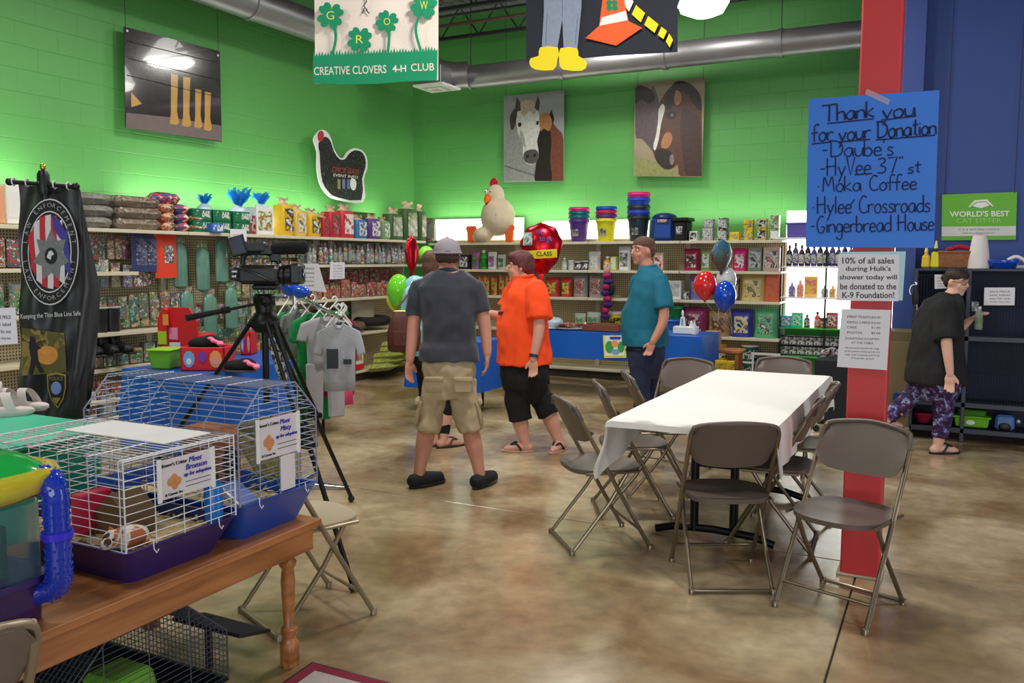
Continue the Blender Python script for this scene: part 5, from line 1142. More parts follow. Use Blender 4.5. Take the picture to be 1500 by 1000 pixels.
def cage(o, L_, Wd, zb, h, basem, mw, label, dx=.024, vx=.15, roof=0, taper=.05, name='wire_cage'):
    """o: centre on the table. L_ along x, Wd along y. base tub height zb, wires above to h"""
    t = thing(name, label, 'cage', o)
    b = B(); rings = []
    for z, k in ((0, -taper), (zb*.9, 0), (zb, .012), (zb, -.006), (zb*.3, -taper*.8)):
        pts = rr(L_+2*k, Wd+2*k, .03, 3); rings.append([V((x, y, z)) for x, y in pts])
    b.loft(rings, cap=False); n = len(rings[0]); b.add(rings[0], [tuple(range(n))[::-1]]); b.add(rings[-1], [tuple(range(n))]); obj('base_tub', b, basem, t, True)
    hz = h-(roof if roof else 0); hxx, hyy = L_/2, Wd/2; r_ = .0016
    prof = [(-hyy, zb), (-hyy, hz), (-hyy*.45, h), (hyy*.45, h), (hyy, hz), (hyy, zb)] if roof else [(-hyy, zb), (-hyy, h), (hyy, h), (hyy, zb)]
    for s in (-1, 1):  # end panels
        b = B(); z = zb+.012
        while z < h:
            y_ = hyy if z <= hz else hyy*(.45+.55*(h-z)/(h-hz)); b.tube([(s*hxx, -y_, z), (s*hxx, y_, z)], r_, 4); z += dx
        for y in (-hyy*.5, 0, hyy*.5): b.tube([(s*hxx, y, zb), (s*hxx, y, h if abs(y) < hyy*.46 or not roof else hz+(h-hz)*.9)], r_*1.2, 4)
        b.tube([(s*hxx, y, z) for y, z in prof], r_*2, 6); obj('end_panel', b, mw, t, True)
    def run(a, c, nm_):
        b = B(); n_ = max(2, int(math.hypot(c[0]-a[0], c[1]-a[1])/dx))
        for i in range(n_+1):
            u = i/n_; b.tube([(-hxx, a[0]+(c[0]-a[0])*u, a[1]+(c[1]-a[1])*u), (hxx, a[0]+(c[0]-a[0])*u, a[1]+(c[1]-a[1])*u)], r_, 4)
        x = -hxx
        while x < hxx+.01: b.tube([(x, a[0], a[1]), (x, c[0], c[1])], r_*1.3, 4); x += vx
        obj(nm_, b, mw, t, True)
    for i in range(len(prof)-1): run(prof[i], prof[i+1], 'side_panel' if i in (0, len(prof)-2) else 'roof_panel')
    for s in (-.3, .3): obj('latch', B().tube([(hxx+.012, s*Wd, zb+.015), (hxx+.014, s*Wd, zb-.01), (hxx+.014, s*Wd+.01, zb-.025), (hxx+.014, s*Wd+.018, zb-.015)], .0018, 6), WH, t, True)
    return t
bed_ = M('wood_shavings', (206, 184, 140), .95, nz=.3, ns=60, bump=.6, bs=80)
def shavings(parent, L_, Wd, z, n=260):
    b = B().box((0, 0, z/2+.015), (L_*.82, Wd*.72, z-.02))
    for i in range(n):
        x, y = rnd.uniform(-L_*.43, L_*.43), rnd.uniform(-Wd*.43, Wd*.43); b.box((x, y, z+rnd.uniform(-.003, .02)), (.022, .008, .003), mt=Matrix.Rotation(rnd.uniform(0, 6), 3, 'Z') @ Matrix.Rotation(rnd.uniform(-.7, .7), 3, 'X'))
    o = obj('bedding', b, bed_, parent); o['kind'] = 'stuff'; return o
# purple cage
cy = (1.70+2.145)/2; px_ = -2.165-.36
t = cage((px_, cy, WZ), .72, .445, .12, .40, M('purple_tub', (58, 40, 110), .35), wirew, 'white wire cage with purple tub base and adoption card, on the wooden table', .026, .14)
shavings(t, .72, .445, .09)
card_sign(t, (.365, -.10, .25), .22, .125, 1)
card = t
t = thing('cardboard_hide', 'brown cardboard hide with pink panel inside the purple cage', 'pet house', (px_+.12, cy-.03, WZ+.10))
obj('walls', B().prism([(-.07, 0), (.07, 0), (.07, .08), (0, .14), (-.07, .08)], .12, T(0, -.06, 0)), M('kraft_card', (122, 96, 66), .8), t); obj('pink_panel', B().box((-.1, -.05, .07), (.05, .12, .13), bev=.004), M('pink_plastic', (226, 50, 90), .4), t)
t = thing('water_bottle', 'blue water bottle standing at the far end inside the purple cage', 'bottle', (-2.21, 2.09, WZ+.10)); obj('bottle_body', B().lathe([(.03, 0), (.032, .13), (.02, .15)], n=14), M('azure_plastic', (40, 140, 230), .25, tr=.3), t, True); obj('cap', B().lathe([(.018, .15), (.018, .17)], n=12), BK, t)
t = thing('guinea_pig', 'orange and white guinea pig nestled at the near corner of the purple cage', 'animal', (-2.26, 1.78, WZ+.10))
b = B().ell((0, 0, .035), (.05, .075, .035)).ell((.01, -.06, .045), (.03, .035, .03)).ell((.02, -.09, .04), (.018, .02, .018)).ell((-.01, -.05, .07), (.012, .006, .012)).ell((.035, -.045, .07), (.012, .006, .012)).ell((.03, -.03, .008), (.012, .018, .01)).ell((.03, .05, .008), (.012, .02, .01))
obj('body', remesh(b, .005, 3), MP('pig_fur', (196, 110, 60), [(236, 230, 220), (90, 50, 30)], .9, sc=14), t); obj('eye', B().ell((.032, -.075, .052), (.005, .005, .005)), BK, t, True)
o = obj('cage_liner', B().box((px_+.03, 2.02, WZ+.405), (.5, .2, .004), bev=.001), M('white_sheet', (226, 226, 224), .6), None); tag(o, 'white sheet lying on the top of the purple cage', 'sheet')
# blue cage
bm2 = M('blue_tub', (34, 76, 170), .3); cy2 = 2.37; L2 = .80
t = cage((-2.165-L2/2, cy2, WZ), L2, .41, .14, .545, bm2, wirec, 'house-shaped wire cage with blue tub base, adoption card and long ramp, nearest the steel chair', .024, .16, roof=.12)
shavings(t, L2, .41, .08)
card_sign(t, (L2/2+.006, -.12, .285), .215, .145, 0)
obj('paper_tag', B().box((L2/2+.006, .035, .215), (.004, .075, .13), bev=.001), MC['card_white'], t)
t = thing('cage_ramp', 'blue plastic ramp with white edge sloping inside the blue cage', 'ramp', (-2.30, 2.26, WZ+.1)); obj('ramp_board', B().box((0, 0, .07), (.2, .11, .012), mt=Matrix.Rotation(rad(32), 3, 'Y'), bev=.003), bm2, t); obj('ramp_edge', B().box((0.006, -.052, .075), (.2, .01, .02), mt=Matrix.Rotation(rad(32), 3, 'Y')), WH, t)
t = thing('wicker_hide', 'reddish brown woven hide inside the blue cage', 'pet house', (-2.42, 2.28, WZ+.19)); obj('hide', B().box((0, 0, .09), (.2, .16, .22), bev=.03), M('wicker', (150, 96, 62), .8, nz=.4, ns=40, bump=.6, bs=60), t); obj('hide_opening', B().ell((.1, 0, .07), (.006, .04, .06)), BK, t)
t = thing('hay_pile', 'tuft of green hay behind the paper tag in the blue cage', 'hay', (-2.28, 2.46, WZ+.14)); b = B()
for i in range(160):
    p = V((rnd.gauss(0, .03), rnd.gauss(0, .05), abs(rnd.gauss(.06, .05)))); q = p+V((rnd.uniform(-.05, .05), rnd.uniform(-.05, .05), rnd.uniform(-.03, .05))); b.tube([p, q], .0018, 3)
obj('strands', b, M('hay_green', (150, 146, 90), .9, nz=.4), t)['kind'] = 'stuff'
t = thing('cage_shelf', 'light blue plastic platform inside the blue cage', 'platform', (-2.62, 2.3, WZ+.3)); obj('platform', B().box((0, 0, 0), (.3, .26, .015), bev=.004), M('sky_plastic', (80, 130, 226), .3), t); obj('rim', B().box((0, -.13, .02), (.3, .01, .04), bev=.003), M('sky_plastic'), t)
# hamster habitat
t = thing('hamster_habitat', 'clear and purple hamster habitat with yellow-green tub and blue spiral tube', 'cage', (-2.36, 1.265, WZ))
vp_ = M('violet_clear', (74, 38, 110), .2, tr=.35, nz=.1); clr = M('clear_plastic', (180, 205, 225), .08, tr=.92, nz=0, ior=1.1); ylc = M('yellow_clear', (240, 224, 50), .12, tr=.25, nz=.05, coat=.5); grc = M('green_clear', (30, 180, 76), .12, tr=.15, nz=.05); btc = M('blue_clear', (24, 60, 200), .12, tr=.15, coat=.6); rdc = M('red_clear', (220, 36, 50), .15, tr=.3)
def rbox(b, L_, Wd, z0, z1, r=.05, k0=0, k1=0):
    return b.loft([[V((x, y, z0)) for x, y in rr(L_+2*k0, Wd+2*k0, r, 4)], [V((x, y, z1)) for x, y in rr(L_+2*k1, Wd+2*k1, r, 4)]])
obj('base', rbox(B(), .34, .44, 0, .12, .06, -.01, 0), vp_, t, True)
obj('clear_wall', B().loft([[V((x, y, z)) for x, y in rr(.33, .43, .06, 4)] for z in (.12, .34)], cap=False), clr, t, True)
obj('rim_band', rbox(B(), .35, .45, .115, .135, .06), M('purple_tub'), t, True)
obj('tub', B().loft([[V((x, y, z)) for x, y in rr(.34+2*k, .50+2*k, .12, 5)] for z, k in ((.34, -.03), (.37, .02), (.42, .035), (.43, .03))]), ylc, t, True)
obj('tub_lid', B().loft([[V((x, y, z)) for x, y in rr(.34+2*k, .50+2*k, .12, 5)] for z, k in ((.43, .005), (.46, -.03), (.478, -.08))]), grc, t, True)
tp = smoothp([(.10, .20, .385), (.16, .215, .40), (.195, .215, .37), (.198, .215, .28), (.198, .215, .16), (.19, .21, .10), (.14, .18, .075)], 5)
obj('spiral_tube', B().tube(tp, [.033+(.0012 if i % 2 else 0) for i in range(len(tp))], 16), btc, t, True)
b = B()
for i in range(2, len(tp)-3):
    for j in range(14):
        a = 2*pi*(j+.5*(i % 2))/14; d = (tp[i+1]-tp[i-1]).normalized(); e = V((0, 0, 1)) if abs(d.z) < .8 else V((1, 0, 0)); e = (e-d*e.dot(d)).normalized(); f_ = d.cross(e); b.ell(tp[i]+(e*cos(a)+f_*sin(a))*.0335, (.004, .004, .004), n=6, k=4)
obj('tube_bumps', b, btc, t, True)['kind'] = 'stuff'
obj('tube_collar', B().tube([(.198, .215, .235), (.198, .215, .255)], .041, 18), M('violet_blue', (60, 50, 220), .3), t, True); obj('red_connector', B().tube([(.10, .19, .385), (.135, .208, .395)], .047, 18), rdc, t, True)
obj('shavings', B().box((0, 0, .06), (.28, .38, .1)).disp(.01, 20), bed_, t); 
obj('exercise_wheel', B().tube([(.02, -.02, .235), (.08, -.02, .235)], .075, 20), M('wheel_blue', (50, 80, 170), .35), t, True); obj('feeder', B().box((.1, -.12, .29), (.06, .1, .05), bev=.01), M('red_plastic', (200, 36, 56), .35), t); obj('green_panel', B().box((.0, .12, .2), (.2, .02, .16), bev=.005), M('dark_green_plastic', (20, 90, 60), .4), t)
b = B()
for k in range(9): b.tube([(.166, -.2, .15+.02*k), (.166, .03, .15+.02*k)], .0016, 4)
obj('wire_window', b, wirec, t, True)
# dark cage under the table
t = cage((-2.62, 1.82, 0), .78, .66, .06, .40, BK, M('dark_cage_wire', (96, 98, 112), .4, me=.5, nz=0), 'black wire bird cage standing on the floor under the wooden table', .02, .02, roof=.16, name='bird_cage')
t = thing('green_dish', 'lime green plastic house inside the dark cage under the table', 'pet house', (-2.42, 1.85, .065)); obj('dish', B().box((0, 0, .06), (.2, .2, .12), tp=(.8, .8), bev=.02), M('lime_plastic', (120, 190, 60), .4), t); obj('opening', B().ell((.1, 0, .04), (.008, .04, .04)), BK, t)
t = thing('side_tray', 'dark flat tray propped against the bird cage beside the table leg', 'tray', (-2.35, 2.24, .2)); obj('tray', B().box((0, 0, 0), (.34, .16, .012), mt=Matrix.Rotation(rad(-14), 3, 'X'), bev=.003), BK, t); obj('tray_prop', B().box((-.1, .03, -.1), (.02, .02, .2)), BK, t)
# teal tote with grey sandals
tm = M('teal_plastic', (60, 190, 150), .4)
p = PZ(60, 625, .93)
t = thing('storage_tote', 'tall teal green plastic tote with lid behind the pet cages', 'tote', (-3.37, 1.98, 0)); obj('tote_body', B().box((0, 0, .42), (.6, .66, .84), tp=(1.05, 1.05), bev=.03), M('teal_dark', (40, 150, 120), .45), t); obj('lid', B().box((0, 0, .86), (.68, .74, .035), bev=.012), tm, t)
sg = M('pale_grey_foam', (206, 196, 192), .7, nz=.08)
for k, (px, py) in enumerate(((30, 598), (2, 606))):
    p = PZ(px, py, .885); t = thing('sandal', 'pale grey strapped sandal lying on the teal tote lid, %s' % ('nearer the police banner' if k == 0 else 'at the left edge'), 'sandal', (p.x, p.y, .878), rad(115+20*k))
    obj('sole', B().lathe([(.9, 0), (1, .012), (1, .024), (.9, .032)], n=20, sx=.05, sy=.13), sg, t, True)
    for y in (-.05, .04): obj('strap', B().grid(lambda u, v, y=y: V((cos(pi*u)*.05, y+(v-.5)*.04+.03*sin(pi*u), .03+sin(pi*u)*.07)), 10, 2), sg, t, True)
    obj('buckle_loop', B().tube([V((cos(a_)*.035, .09+.02*cos(a_), .09+sin(a_)*.03)) for a_ in [2*pi*i/10 for i in range(10)]], .01, 8, closed=True), sg, t, True)
# rug corner
t = thing('door_mat', 'grey mat with a maroon border at the bottom edge of view', 'rug', (0, 0, 0)); a, b3 = PZ(457, 967, .012), PZ(600, 1004, .012); u = (b3-a).normalized(); u.z = 0; n = V((0, 0, 1)).cross(u)
if n.y > 0: n = -n
c3 = PZ(405, 1003, .012); u2 = (c3-a); u2.z = 0; u2.normalize()
o = V((a.x, a.y, 0)); t.location = o
def quad(k, z, e): return [(u*e+u2*e)*1+V((0, 0, z)), u*(1.5-e)+u2*e+V((0, 0, z)), u*(1.5-e)+u2*(.95-e)+V((0, 0, z)), u*e+u2*(.95-e)+V((0, 0, z))]
def slab_(e, z): 
    q = [V((p.x, p.y, 0)) for p in quad(0, 0, e)]; q2 = [V((p.x, p.y, z)) for p in q]; return B().add(q+q2, [(0, 1, 2, 3), (7, 6, 5, 4), (0, 4, 5, 1), (1, 5, 6, 2), (2, 6, 7, 3), (3, 7, 4, 0)])
obj('rubber_edge', slab_(0, .006), BK, t); obj('maroon_border', slab_(.012, .01), M('maroon_pile', (128, 36, 56), .95, bump=.4, bs=200), t); obj('grey_field', slab_(.06, .012), M('grey_pile', (180, 170, 166), .95, nz=.15, ns=40, bump=.4, bs=200), t)
# ================================================================== POLICE BANNER
PP = Pl(lambda x, y: PD(x, y, 4.35), -FW)
c = PP(75, 430); t = thing('police_banner', 'black police memorial banner with round flag emblem and badge on a stand at the left', 'banner', c)
blc = M('banner_satin', (30, 30, 34), .38, nz=.25, ns=9, sheen=.4)
def bs(u, v):
    x = 22+(113-22)*u+4*v*u*3; y = 268+8*u+(608-268)*v; d = .018*sin(u*13+v*3)*(.6+.4*v)+.012*sin(v*20+u*6)
    return PP(x, y)+FW*(.03+d)-c
obj('cloth', B().grid(bs, 30, 34), blc, t, True)
obj('folded_flap', B().grid(lambda u, v: PP(98+(16+24*min(1, v*2.2)-14*max(0, v-.45)*2)*u, 276+(600-276)*v)+FW*(.05+.03*sin(u*5+v*4))-c, 8, 20), blc, t, True)
def ring(cx, cy, rx, ry, n=32): return [(cx+rx*cos(2*pi*i/n), cy+ry*sin(2*pi*i/n)) for i in range(n)]
em_w = M('emblem_white', (214, 212, 214), .6); em_b = M('emblem_black', (26, 26, 30), .6)
cx, cy = 74, 369
for k, (rx, ry, m_, nm_) in enumerate(((42, 78, em_w, 'outer_ring'), (40.5, 76, em_b, 'black_ring'), (32, 60, em_w, 'inner_ring'), (30.5, 58, em_b, 'inner_field'))): poly(t, nm_, ring(cx, cy, rx, ry), m_, PP, .004+.0016*k, .0012)
flr = M('flag_red', (190, 44, 60), .6); 
for k in range(7):
    x0 = cx-29+8.3*k; pts = []
    for i in range(9): 
        y = -1+2*i/8; pts.append((x0+2*sin(y*2), y))
    h = lambda x: 57*math.sqrt(max(.02, 1-((x-cx)/30)**2))
    L1 = [(x, cy+h(x0+(2 if k < 3 else 6))*y*.93) for x, y in pts]; R1 = [(x+8.2, cy+h(x0+(6 if k < 3 else 2))*y*.96) for x, y in pts]
    if k < 6: poly(t, 'flag_stripe', L1+R1[::-1], flr if k % 2 == 0 else em_w, PP, .0105, .0008)
    else: poly(t, 'flag_canton' if k == 5 else 'flag_edge', L1+R1[::-1], M('flag_blue', (70, 60, 150), .6), PP, .0105, .0008)
poly(t, 'flag_canton', [(78, 315), (88, 322), (98, 340), (101, 358), (90, 350), (80, 335)], M('flag_blue', (0, 0, 0)), PP, .0115, .0008)
star = []
for i in range(14):
    a = pi*i/7-pi/2; r_ = (29, 18)[i % 2]; star.append((cx+3+r_*cos(a)*.95, cy+6+r_*sin(a)*1.35))
poly(t, 'badge_star', star, M('badge_grey', (120, 120, 124), .5, nz=.4, ns=40), PP, .012); poly(t, 'badge_centre', ring(cx+3, cy+6, 9, 12), em_b, PP, .0145); poly(t, 'badge_eagle', [(cx-3, cy+8), (cx, cy), (cx+4, cy-2), (cx+8, cy+4), (cx+4, cy+6), (cx+3, cy+12)], em_w, PP, .0165)
def arc_text(s_, cx, cy, rx, ry, a0, a1, hgt, mtl, off, inside=False):
    b = B(); n = len(s_); o = t.location
    for i, ch in enumerate(s_):
        if ch == ' ': continue
        a = a0+(a1-a0)*(i+.5)/n; me = text(ch, 1); xs = [v.co.x for v in me.vertices]; mx_ = (min(xs)+max(xs))/2
        for_ = []; tx, ty = -sin(a)*rx, cos(a)*ry; l = math.hypot(tx, ty); tx /= l; ty /= l
        if a1 < a0: tx, ty = -tx, -ty
        ux, uy = ty, -tx
        for v in me.vertices:
            u = (v.co.x-mx_)*hgt; q = v.co.z*hgt
            for_.append(PP(cx+rx*cos(a)+tx*u+ux*q, cy+ry*sin(a)+ty*u+uy*q)+PP.n*off-o)
        b.add(for_, [tuple(p.vertices) for p in me.polygons]); bpy.data.meshes.remove(me)
    return obj('lettering', b, mtl, t)
arc_text('LAW ENFORCEMENT', cx, cy, 36, 68, pi*1.04, pi*1.96, 9, em_w, .011); arc_text('LAW ENFORCEMENT', cx, cy, 36, 68, pi*.96, pi*.04, 9, em_w, .011)
ptext(t, 'Keeping the Thin Blue Line Safe', 75, 462, 88, 9, em_w, PP, .006, -.06)
poly(t, 'picture_print', [(33, 480), (95, 488), (98, 545), (33, 550)], MP('field_print', (96, 92, 40), [(150, 130, 60), (60, 60, 34), (110, 110, 50)], .6, sc=7), PP, .004)
poly(t, 'flame_print', ring(70, 520, 16, 14, 14), M('flame_amber', (206, 140, 60), .6, nz=.4, ns=30), PP, .006)
poly(t, 'figure_print', [(46, 492), (52, 494), (55, 505), (62, 510), (56, 512), (58, 530), (66, 545), (60, 546), (53, 532), (49, 548), (44, 548), (47, 525), (44, 508)], blk, PP, .0085)
sh = [(70, 548), (84, 545), (98, 548), (98, 568), (94, 585), (86, 598), (76, 585), (71, 568)]
poly(t, 'badge_gold_edge', sh, M('badge_gold', (150, 136, 60), .4), PP, .008); poly(t, 'badge_field', [((x-84.5)*.86+84.5, (y-571)*.88+571) for x, y in sh], em_b, PP, .0095)
poly(t, 'badge_oval', ring(84, 568, 7.5, 9.5), M('badge_sky', (120, 150, 206), .5), PP, .011); ptext(t, 'POLICE', 84, 554, 20, 5, M('badge_gold'), PP, .012); poly(t, 'badge_point', [(78, 582), (91, 582), (84.5, 592)], M('badge_gold'), PP, .0115)
ro, rb = PP(14, 266)-c, PP(111, 273)-c
obj('cross_rod', B().tube([ro, rb], .012, 8), BK, t, True)
for p in (ro, rb): obj('rod_finial', B().ell(p, (.02, .02, .02)), BK, t, True)
pt = PP(63, 250)-c
obj('pole', B().tube([pt, V((pt.x+FW.x*.1, pt.y+FW.y*.1, -c.z+.02))], .016, 10), BK, t, True); obj('pole_top', B().lathe([(.026, -.12), (.03, -.1), (.03, -.02), (.02, 0)], c=pt, n=12), BK, t, True); obj('brass_finial', B().ell(pt+V((0, 0, .018)), (.014, .014, .02)), M('brass', (200, 170, 70), .3, me=.9), t, True)
obj('base_disc', B().lathe([(.2, -c.z), (.2, -c.z+.02), (.03, -c.z+.04)], c=(pt.x+FW.x*.1, pt.y+FW.y*.1, 0), n=24), BK, t, True)
for k in range(5): obj('rod_tie', B().tube([V(PP(20+20*k, 266+1.5*k)-c)+V((0, 0, .02*cos(i))) + FW*.02*sin(i) for i in range(7)], .004, 5), em_w, t)
# ================================================================== VIDEO CAMERA ON TRIPOD
hc = PD(387, 440, 4.55); tb = V((hc.x, hc.y, 0))
t = thing('tripod', 'tall black tripod holding the video camera, one thin foot beyond the steel chair', 'tripod', tb)
fR = PZ(517, 866, 0)-tb; fR.z = 0; L0 = fR.length; a0 = math.atan2(fR.y, fR.x); zt = hc.z-.10
bmt = M('tripod_black', (20, 20, 22), .4, me=.3)
for k in range(3):
    a = a0+k*2*pi/3; L_ = L0; top = V((cos(a)*.06, sin(a)*.06, zt)); ft = V((cos(a)*L_, sin(a)*L_, .03)); md = top.lerp(ft, .5); sd = V((-sin(a), cos(a), 0))*.022
    l = obj('leg', B().tube([top+sd, md+sd], .011, 8).tube([top-sd, md-sd], .011, 8).tube([top.lerp(ft, .42), ft], .013, 8).box(md, (.07, .07, .035), bev=.008), bmt, t, True)
    obj('rubber_foot', B().ell(ft-V((0, 0, .008)), (.022, .022, .02)), BK, l, True)
obj('centre_column', B().tube([(0, 0, zt+.02), (0, 0, zt-.45)], .018, 10), bmt, t, True); obj('shoulder_hub', B().lathe([(.05, zt-.07), (.08, zt-.03), (.08, zt), (.045, zt+.04)], n=14), bmt, t, True)
obj('fluid_head', B().lathe([(.045, zt+.03), (.05, zt+.08), (.04, zt+.1)], n=14).box((0, 0, zt+.10), (.1, .09, .07), bev=.015), bmt, t, True)
hv = V((cos(YAW), sin(YAW), 0))   # lens direction, to the image right
h0 = V((0, 0, zt+.09)); h1 = PD(272, 466, 4.35)-tb
obj('pan_handle', B().tube([h0, h0.lerp(h1, .5)], .008, 8).tube([h0.lerp(h1, .45), h0.lerp(h1, .55)], .018, 8).tube([h0.lerp(h1, .5), h1], [.012, .018], 10), bmt, t, True)
ct = PD(395, 402, 4.55); t = thing('video_camera', 'black professional video camera with microphone and flip screen on the tripod', 'camera', ct)
fr = frame((0, 0, 0), hv, V((-hv.y, hv.x, 0)), V((0, 0, 1)))   # x = lens axis, y = away
k_ = 4.55/F; cb = M('camera_body_black', (26, 26, 29), .38)
def P2(x, y, d=0): return fr @ V(((x-395)*k_, d, (402-y)*k_))
def bx2(b, x0, y0, x1, y1, dp, d=0, bev=.008): 
    q = P2((x0+x1)/2, (y0+y1)/2, d); return b.box(q, (abs(x1-x0)*k_, dp, abs(y1-y0)*k_), mt=fr.to_3x3(), bev=bev)
obj('camera_body', bx2(bx2(B(), 352, 388, 412, 416, .13, bev=.02), 345, 394, 360, 412, .09, bev=.012), cb, t)
obj('lens_barrel', B().tube([P2(408, 403), P2(420, 402), P2(421, 402), P2(432, 402)], [.045, .048, .055, .055], 18), cb, t, True); obj('lens_hood', bx2(B(), 428, 386, 444, 416, .13, bev=.012), cb, t); obj('lens_glass', B().lathe([(.04, 0), (.03, .006), (.002, .01)], c=P2(444, 402), mt=Matrix.Rotation(YAW, 3, 'Z') @ Matrix.Rotation(rad(90), 3, 'Y'), n=16), M('lens_glass', (20, 24, 40), .05, coat=1), t, True)
obj('top_handle', B().tube(smoothp([P2(356, 388), P2(358, 376), P2(368, 370), P2(398, 372), P2(410, 386)], 4), .014, 10), cb, t, True); obj('handle_box', bx2(bx2(B(), 360, 354, 392, 370, .06, bev=.01), 383, 360, 402, 374, .05, bev=.008), cb, t)
obj('microphone', B().tube([P2(396, 367), P2(404, 364), P2(446, 362), P2(452, 362)], [.018, .034, .036, .024], 14), M('foam_black', (22, 22, 24), .95, bump=.5, bs=200), t, True); obj('mic_mount', bx2(B(), 396, 370, 412, 384, .03), cb, t)
s_ = obj('flip_screen', B().box(P2(352, 360, -.03), (.085, .02, .11), mt=fr.to_3x3() @ Matrix.Rotation(-.25, 3, 'Y'), bev=.006), cb, t); obj('screen_face', B().box(P2(352, 360, -.042), (.07, .004, .085), mt=fr.to_3x3() @ Matrix.Rotation(-.25, 3, 'Y')), M('screen_dark', (30, 34, 66), .2), s_)
obj('focus_ring', B().tube([P2(414, 403), P2(418, 403)], .058, 18), BK, t, True); obj('strap', B().tube(smoothp([P2(350, 392, -.07), P2(375, 398, -.09), P2(400, 410, -.075), P2(412, 408, -.07)], 5), .006, 6), BK, t, True)
obj('side_buttons', bx2(bx2(B(), 346, 396, 354, 399, .01, -.07, .002), 346, 403, 352, 406, .01, -.07, .002), M('silver_button', (170, 170, 174), .3, me=.7), t)
obj('tripod_plate', bx2(B(), 372, 416, 408, 424, .09), bmt, t); obj('battery', bx2(B(), 338, 392, 348, 410, .07, bev=.006), cb, t)
# ================================================================== TOY TABLE AT LEFT
def cloth_box(b, x0, x1, y0, y1, z, drop, amp=.02):
    """tablecloth over a rectangle: top plus wavy skirt"""
    per = []; n = 24
    for (ax, ay), (bx_, by) in (((x0, y0), (x1, y0)), ((x1, y0), (x1, y1)), ((x1, y1), (x0, y1)), ((x0, y1), (x0, y0))):
        for i in range(n): per.append(V((ax+(bx_-ax)*i/n, ay+(by-ay)*i/n, 0)))
    c_ = V(((x0+x1)/2, (y0+y1)/2, 0)); rings = []
    for f in (0, .02, .25, .6, 1):
        rg = []
        for i, p in enumerate(per):
            d = (p-c_); d = V((1 if p.x >= x1-1e-6 else (-1 if p.x <= x0+1e-6 else 0), 1 if p.y >= y1-1e-6 else (-1 if p.y <= y0+1e-6 else 0), 0)); w = amp*f*(sin(i*.9)+.6*sin(i*2.3+1)); rg.append(V((p.x, p.y, z-drop*f))+d*(.004+w*.6+.02*f))
        rings.append(rg)
    b.loft(rings, cap=False); b.add(rings[0], [tuple(range(len(per)))]); return b
bcl = M('blue_plastic_cloth', (24, 92, 190), .35, nz=.06, ns=5)
TZ = .70
c0_ = PZ(395, 545, TZ); tq = thing('folding_table', 'folding table carrying red toy boxes at the left of the store', 'table', (-5.0, 5.25, 0)); X0, X1, Y0, Y1 = -.72, .10, -.72, .95
obj('tabletop', B().box(((X0+X1)/2, (Y0+Y1)/2, TZ-.02), (X1-X0, Y1-Y0, .035), bev=.005), M('laminate_grey'), tq)
for sx in (X0+.1, X1-.1):
    for sy in (Y0+.15, Y1-.15): obj('leg', B().tube([(sx, sy, 0), (sx, sy, TZ-.04)], .014, 8), BK, tq, True)
o = tag(obj('tablecloth', cloth_box(B(), -5.0+X0, -5.0+X1, 5.25+Y0, 5.25+Y1, TZ+.003, .42, .03), bcl, None, True), 'royal blue plastic cloth on the toy table behind the tripod', 'tablecloth')
def onto(px, py, z=TZ+.005): return PZ(px, py, z)
rdm = M('toy_red', (214, 36, 44), .45, nz=.04)
def patch(parent, x, z, w, h, m_, y): obj('printed_patch', B().prism([(w*.5*cos(2*pi*i/10)+x, z+h*.5*sin(2*pi*i/10)) for i in range(10)], -.004, T(0, y, 0)), m_, parent)
pal = [M('patch_violet', (130, 60, 160), .5), M('patch_sky', (120, 170, 220), .5), M('patch_orange', (240, 160, 90), .5), M('patch_pink', (240, 150, 180), .5), M('patch_yellow', (230, 220, 60), .5), M('patch_white', (226, 222, 236), .5)]
# open red boxes: lower boxes with coloured round prints, one tall upright lid
def redbox(px0, px1, py1, h, dep, label, lid=False, rz=YAW*.6, seed=0):
    a, b3 = onto(px0, py1), onto(px1, py1); w = (b3-a).length*.93; c_ = (a+b3)/2; rz = math.atan2(b3.y-a.y, b3.x-a.x)
    t = thing('toy_box', label, 'toy box', (c_.x, c_.y, TZ+.005), rz); rg = random.Random(seed)
    for nm_, c3, d3 in (('front_panel', (0, .008, h/2), (w, .016, h)), ('rear_panel', (0, dep, h/2), (w, .016, h)), ('bottom', (0, dep/2, .008), (w, dep, .016))): obj(nm_, B().box(c3, d3, bev=.004), rdm, t)
    for s in (-1, 1): obj('side_panel', B().box((s*(w/2-.008), dep/2, h/2), (.016, dep, h), bev=.004), rdm, t)
    patch(t, -w*.3, h*.5, w*.26, h*.72, pal[1], 0); patch(t, 0, h*.6, w*.2, h*.5, pal[0], 0); patch(t, w*.3, h*.5, w*.28, h*.75, pal[2], 0); patch(t, w*.3, h*.42, w*.13, h*.34, pal[3], -.003); patch(t, -w*.3, h*.4, w*.12, h*.3, pal[5], -.003)
    return t, w
redbox(262, 332, 543, .18, .25, 'low red toy box with three round coloured prints beside the green bin', seed=1)
redbox(352, 368, 520, .2, .2, 'red box with dark contents half behind the tripod leg', seed=2)
redbox(404, 424, 512, .22, .2, 'red printed box right of the tripod, behind the blue cloth', seed=3)
p = onto(266, 529); 
t = thing('toy_box', 'tall upright red toy lid with green and pink prints at the toy table end', 'toy box', (p.x, p.y, TZ), .25)
s = PD(268, 450, (p-CAM).dot(FW)).z-TZ
obj('lid_panel', B().prism([(-.16, 0), (.16, 0), (.155, s*.75), (.08, s), (-.12, s), (-.18, s*.8), (-.18, s*.3)], .02), rdm, t); obj('side_flange', B().prism([(-.18, s*.3), (-.1, s*.1), (-.1, s*.96), (-.12, s), (-.18, s*.8)], -.05), rdm, t)
obj('lid_support', B().box((0, .15, s*.25), (.3, .26, s*.5), bev=.01), rdm, t)
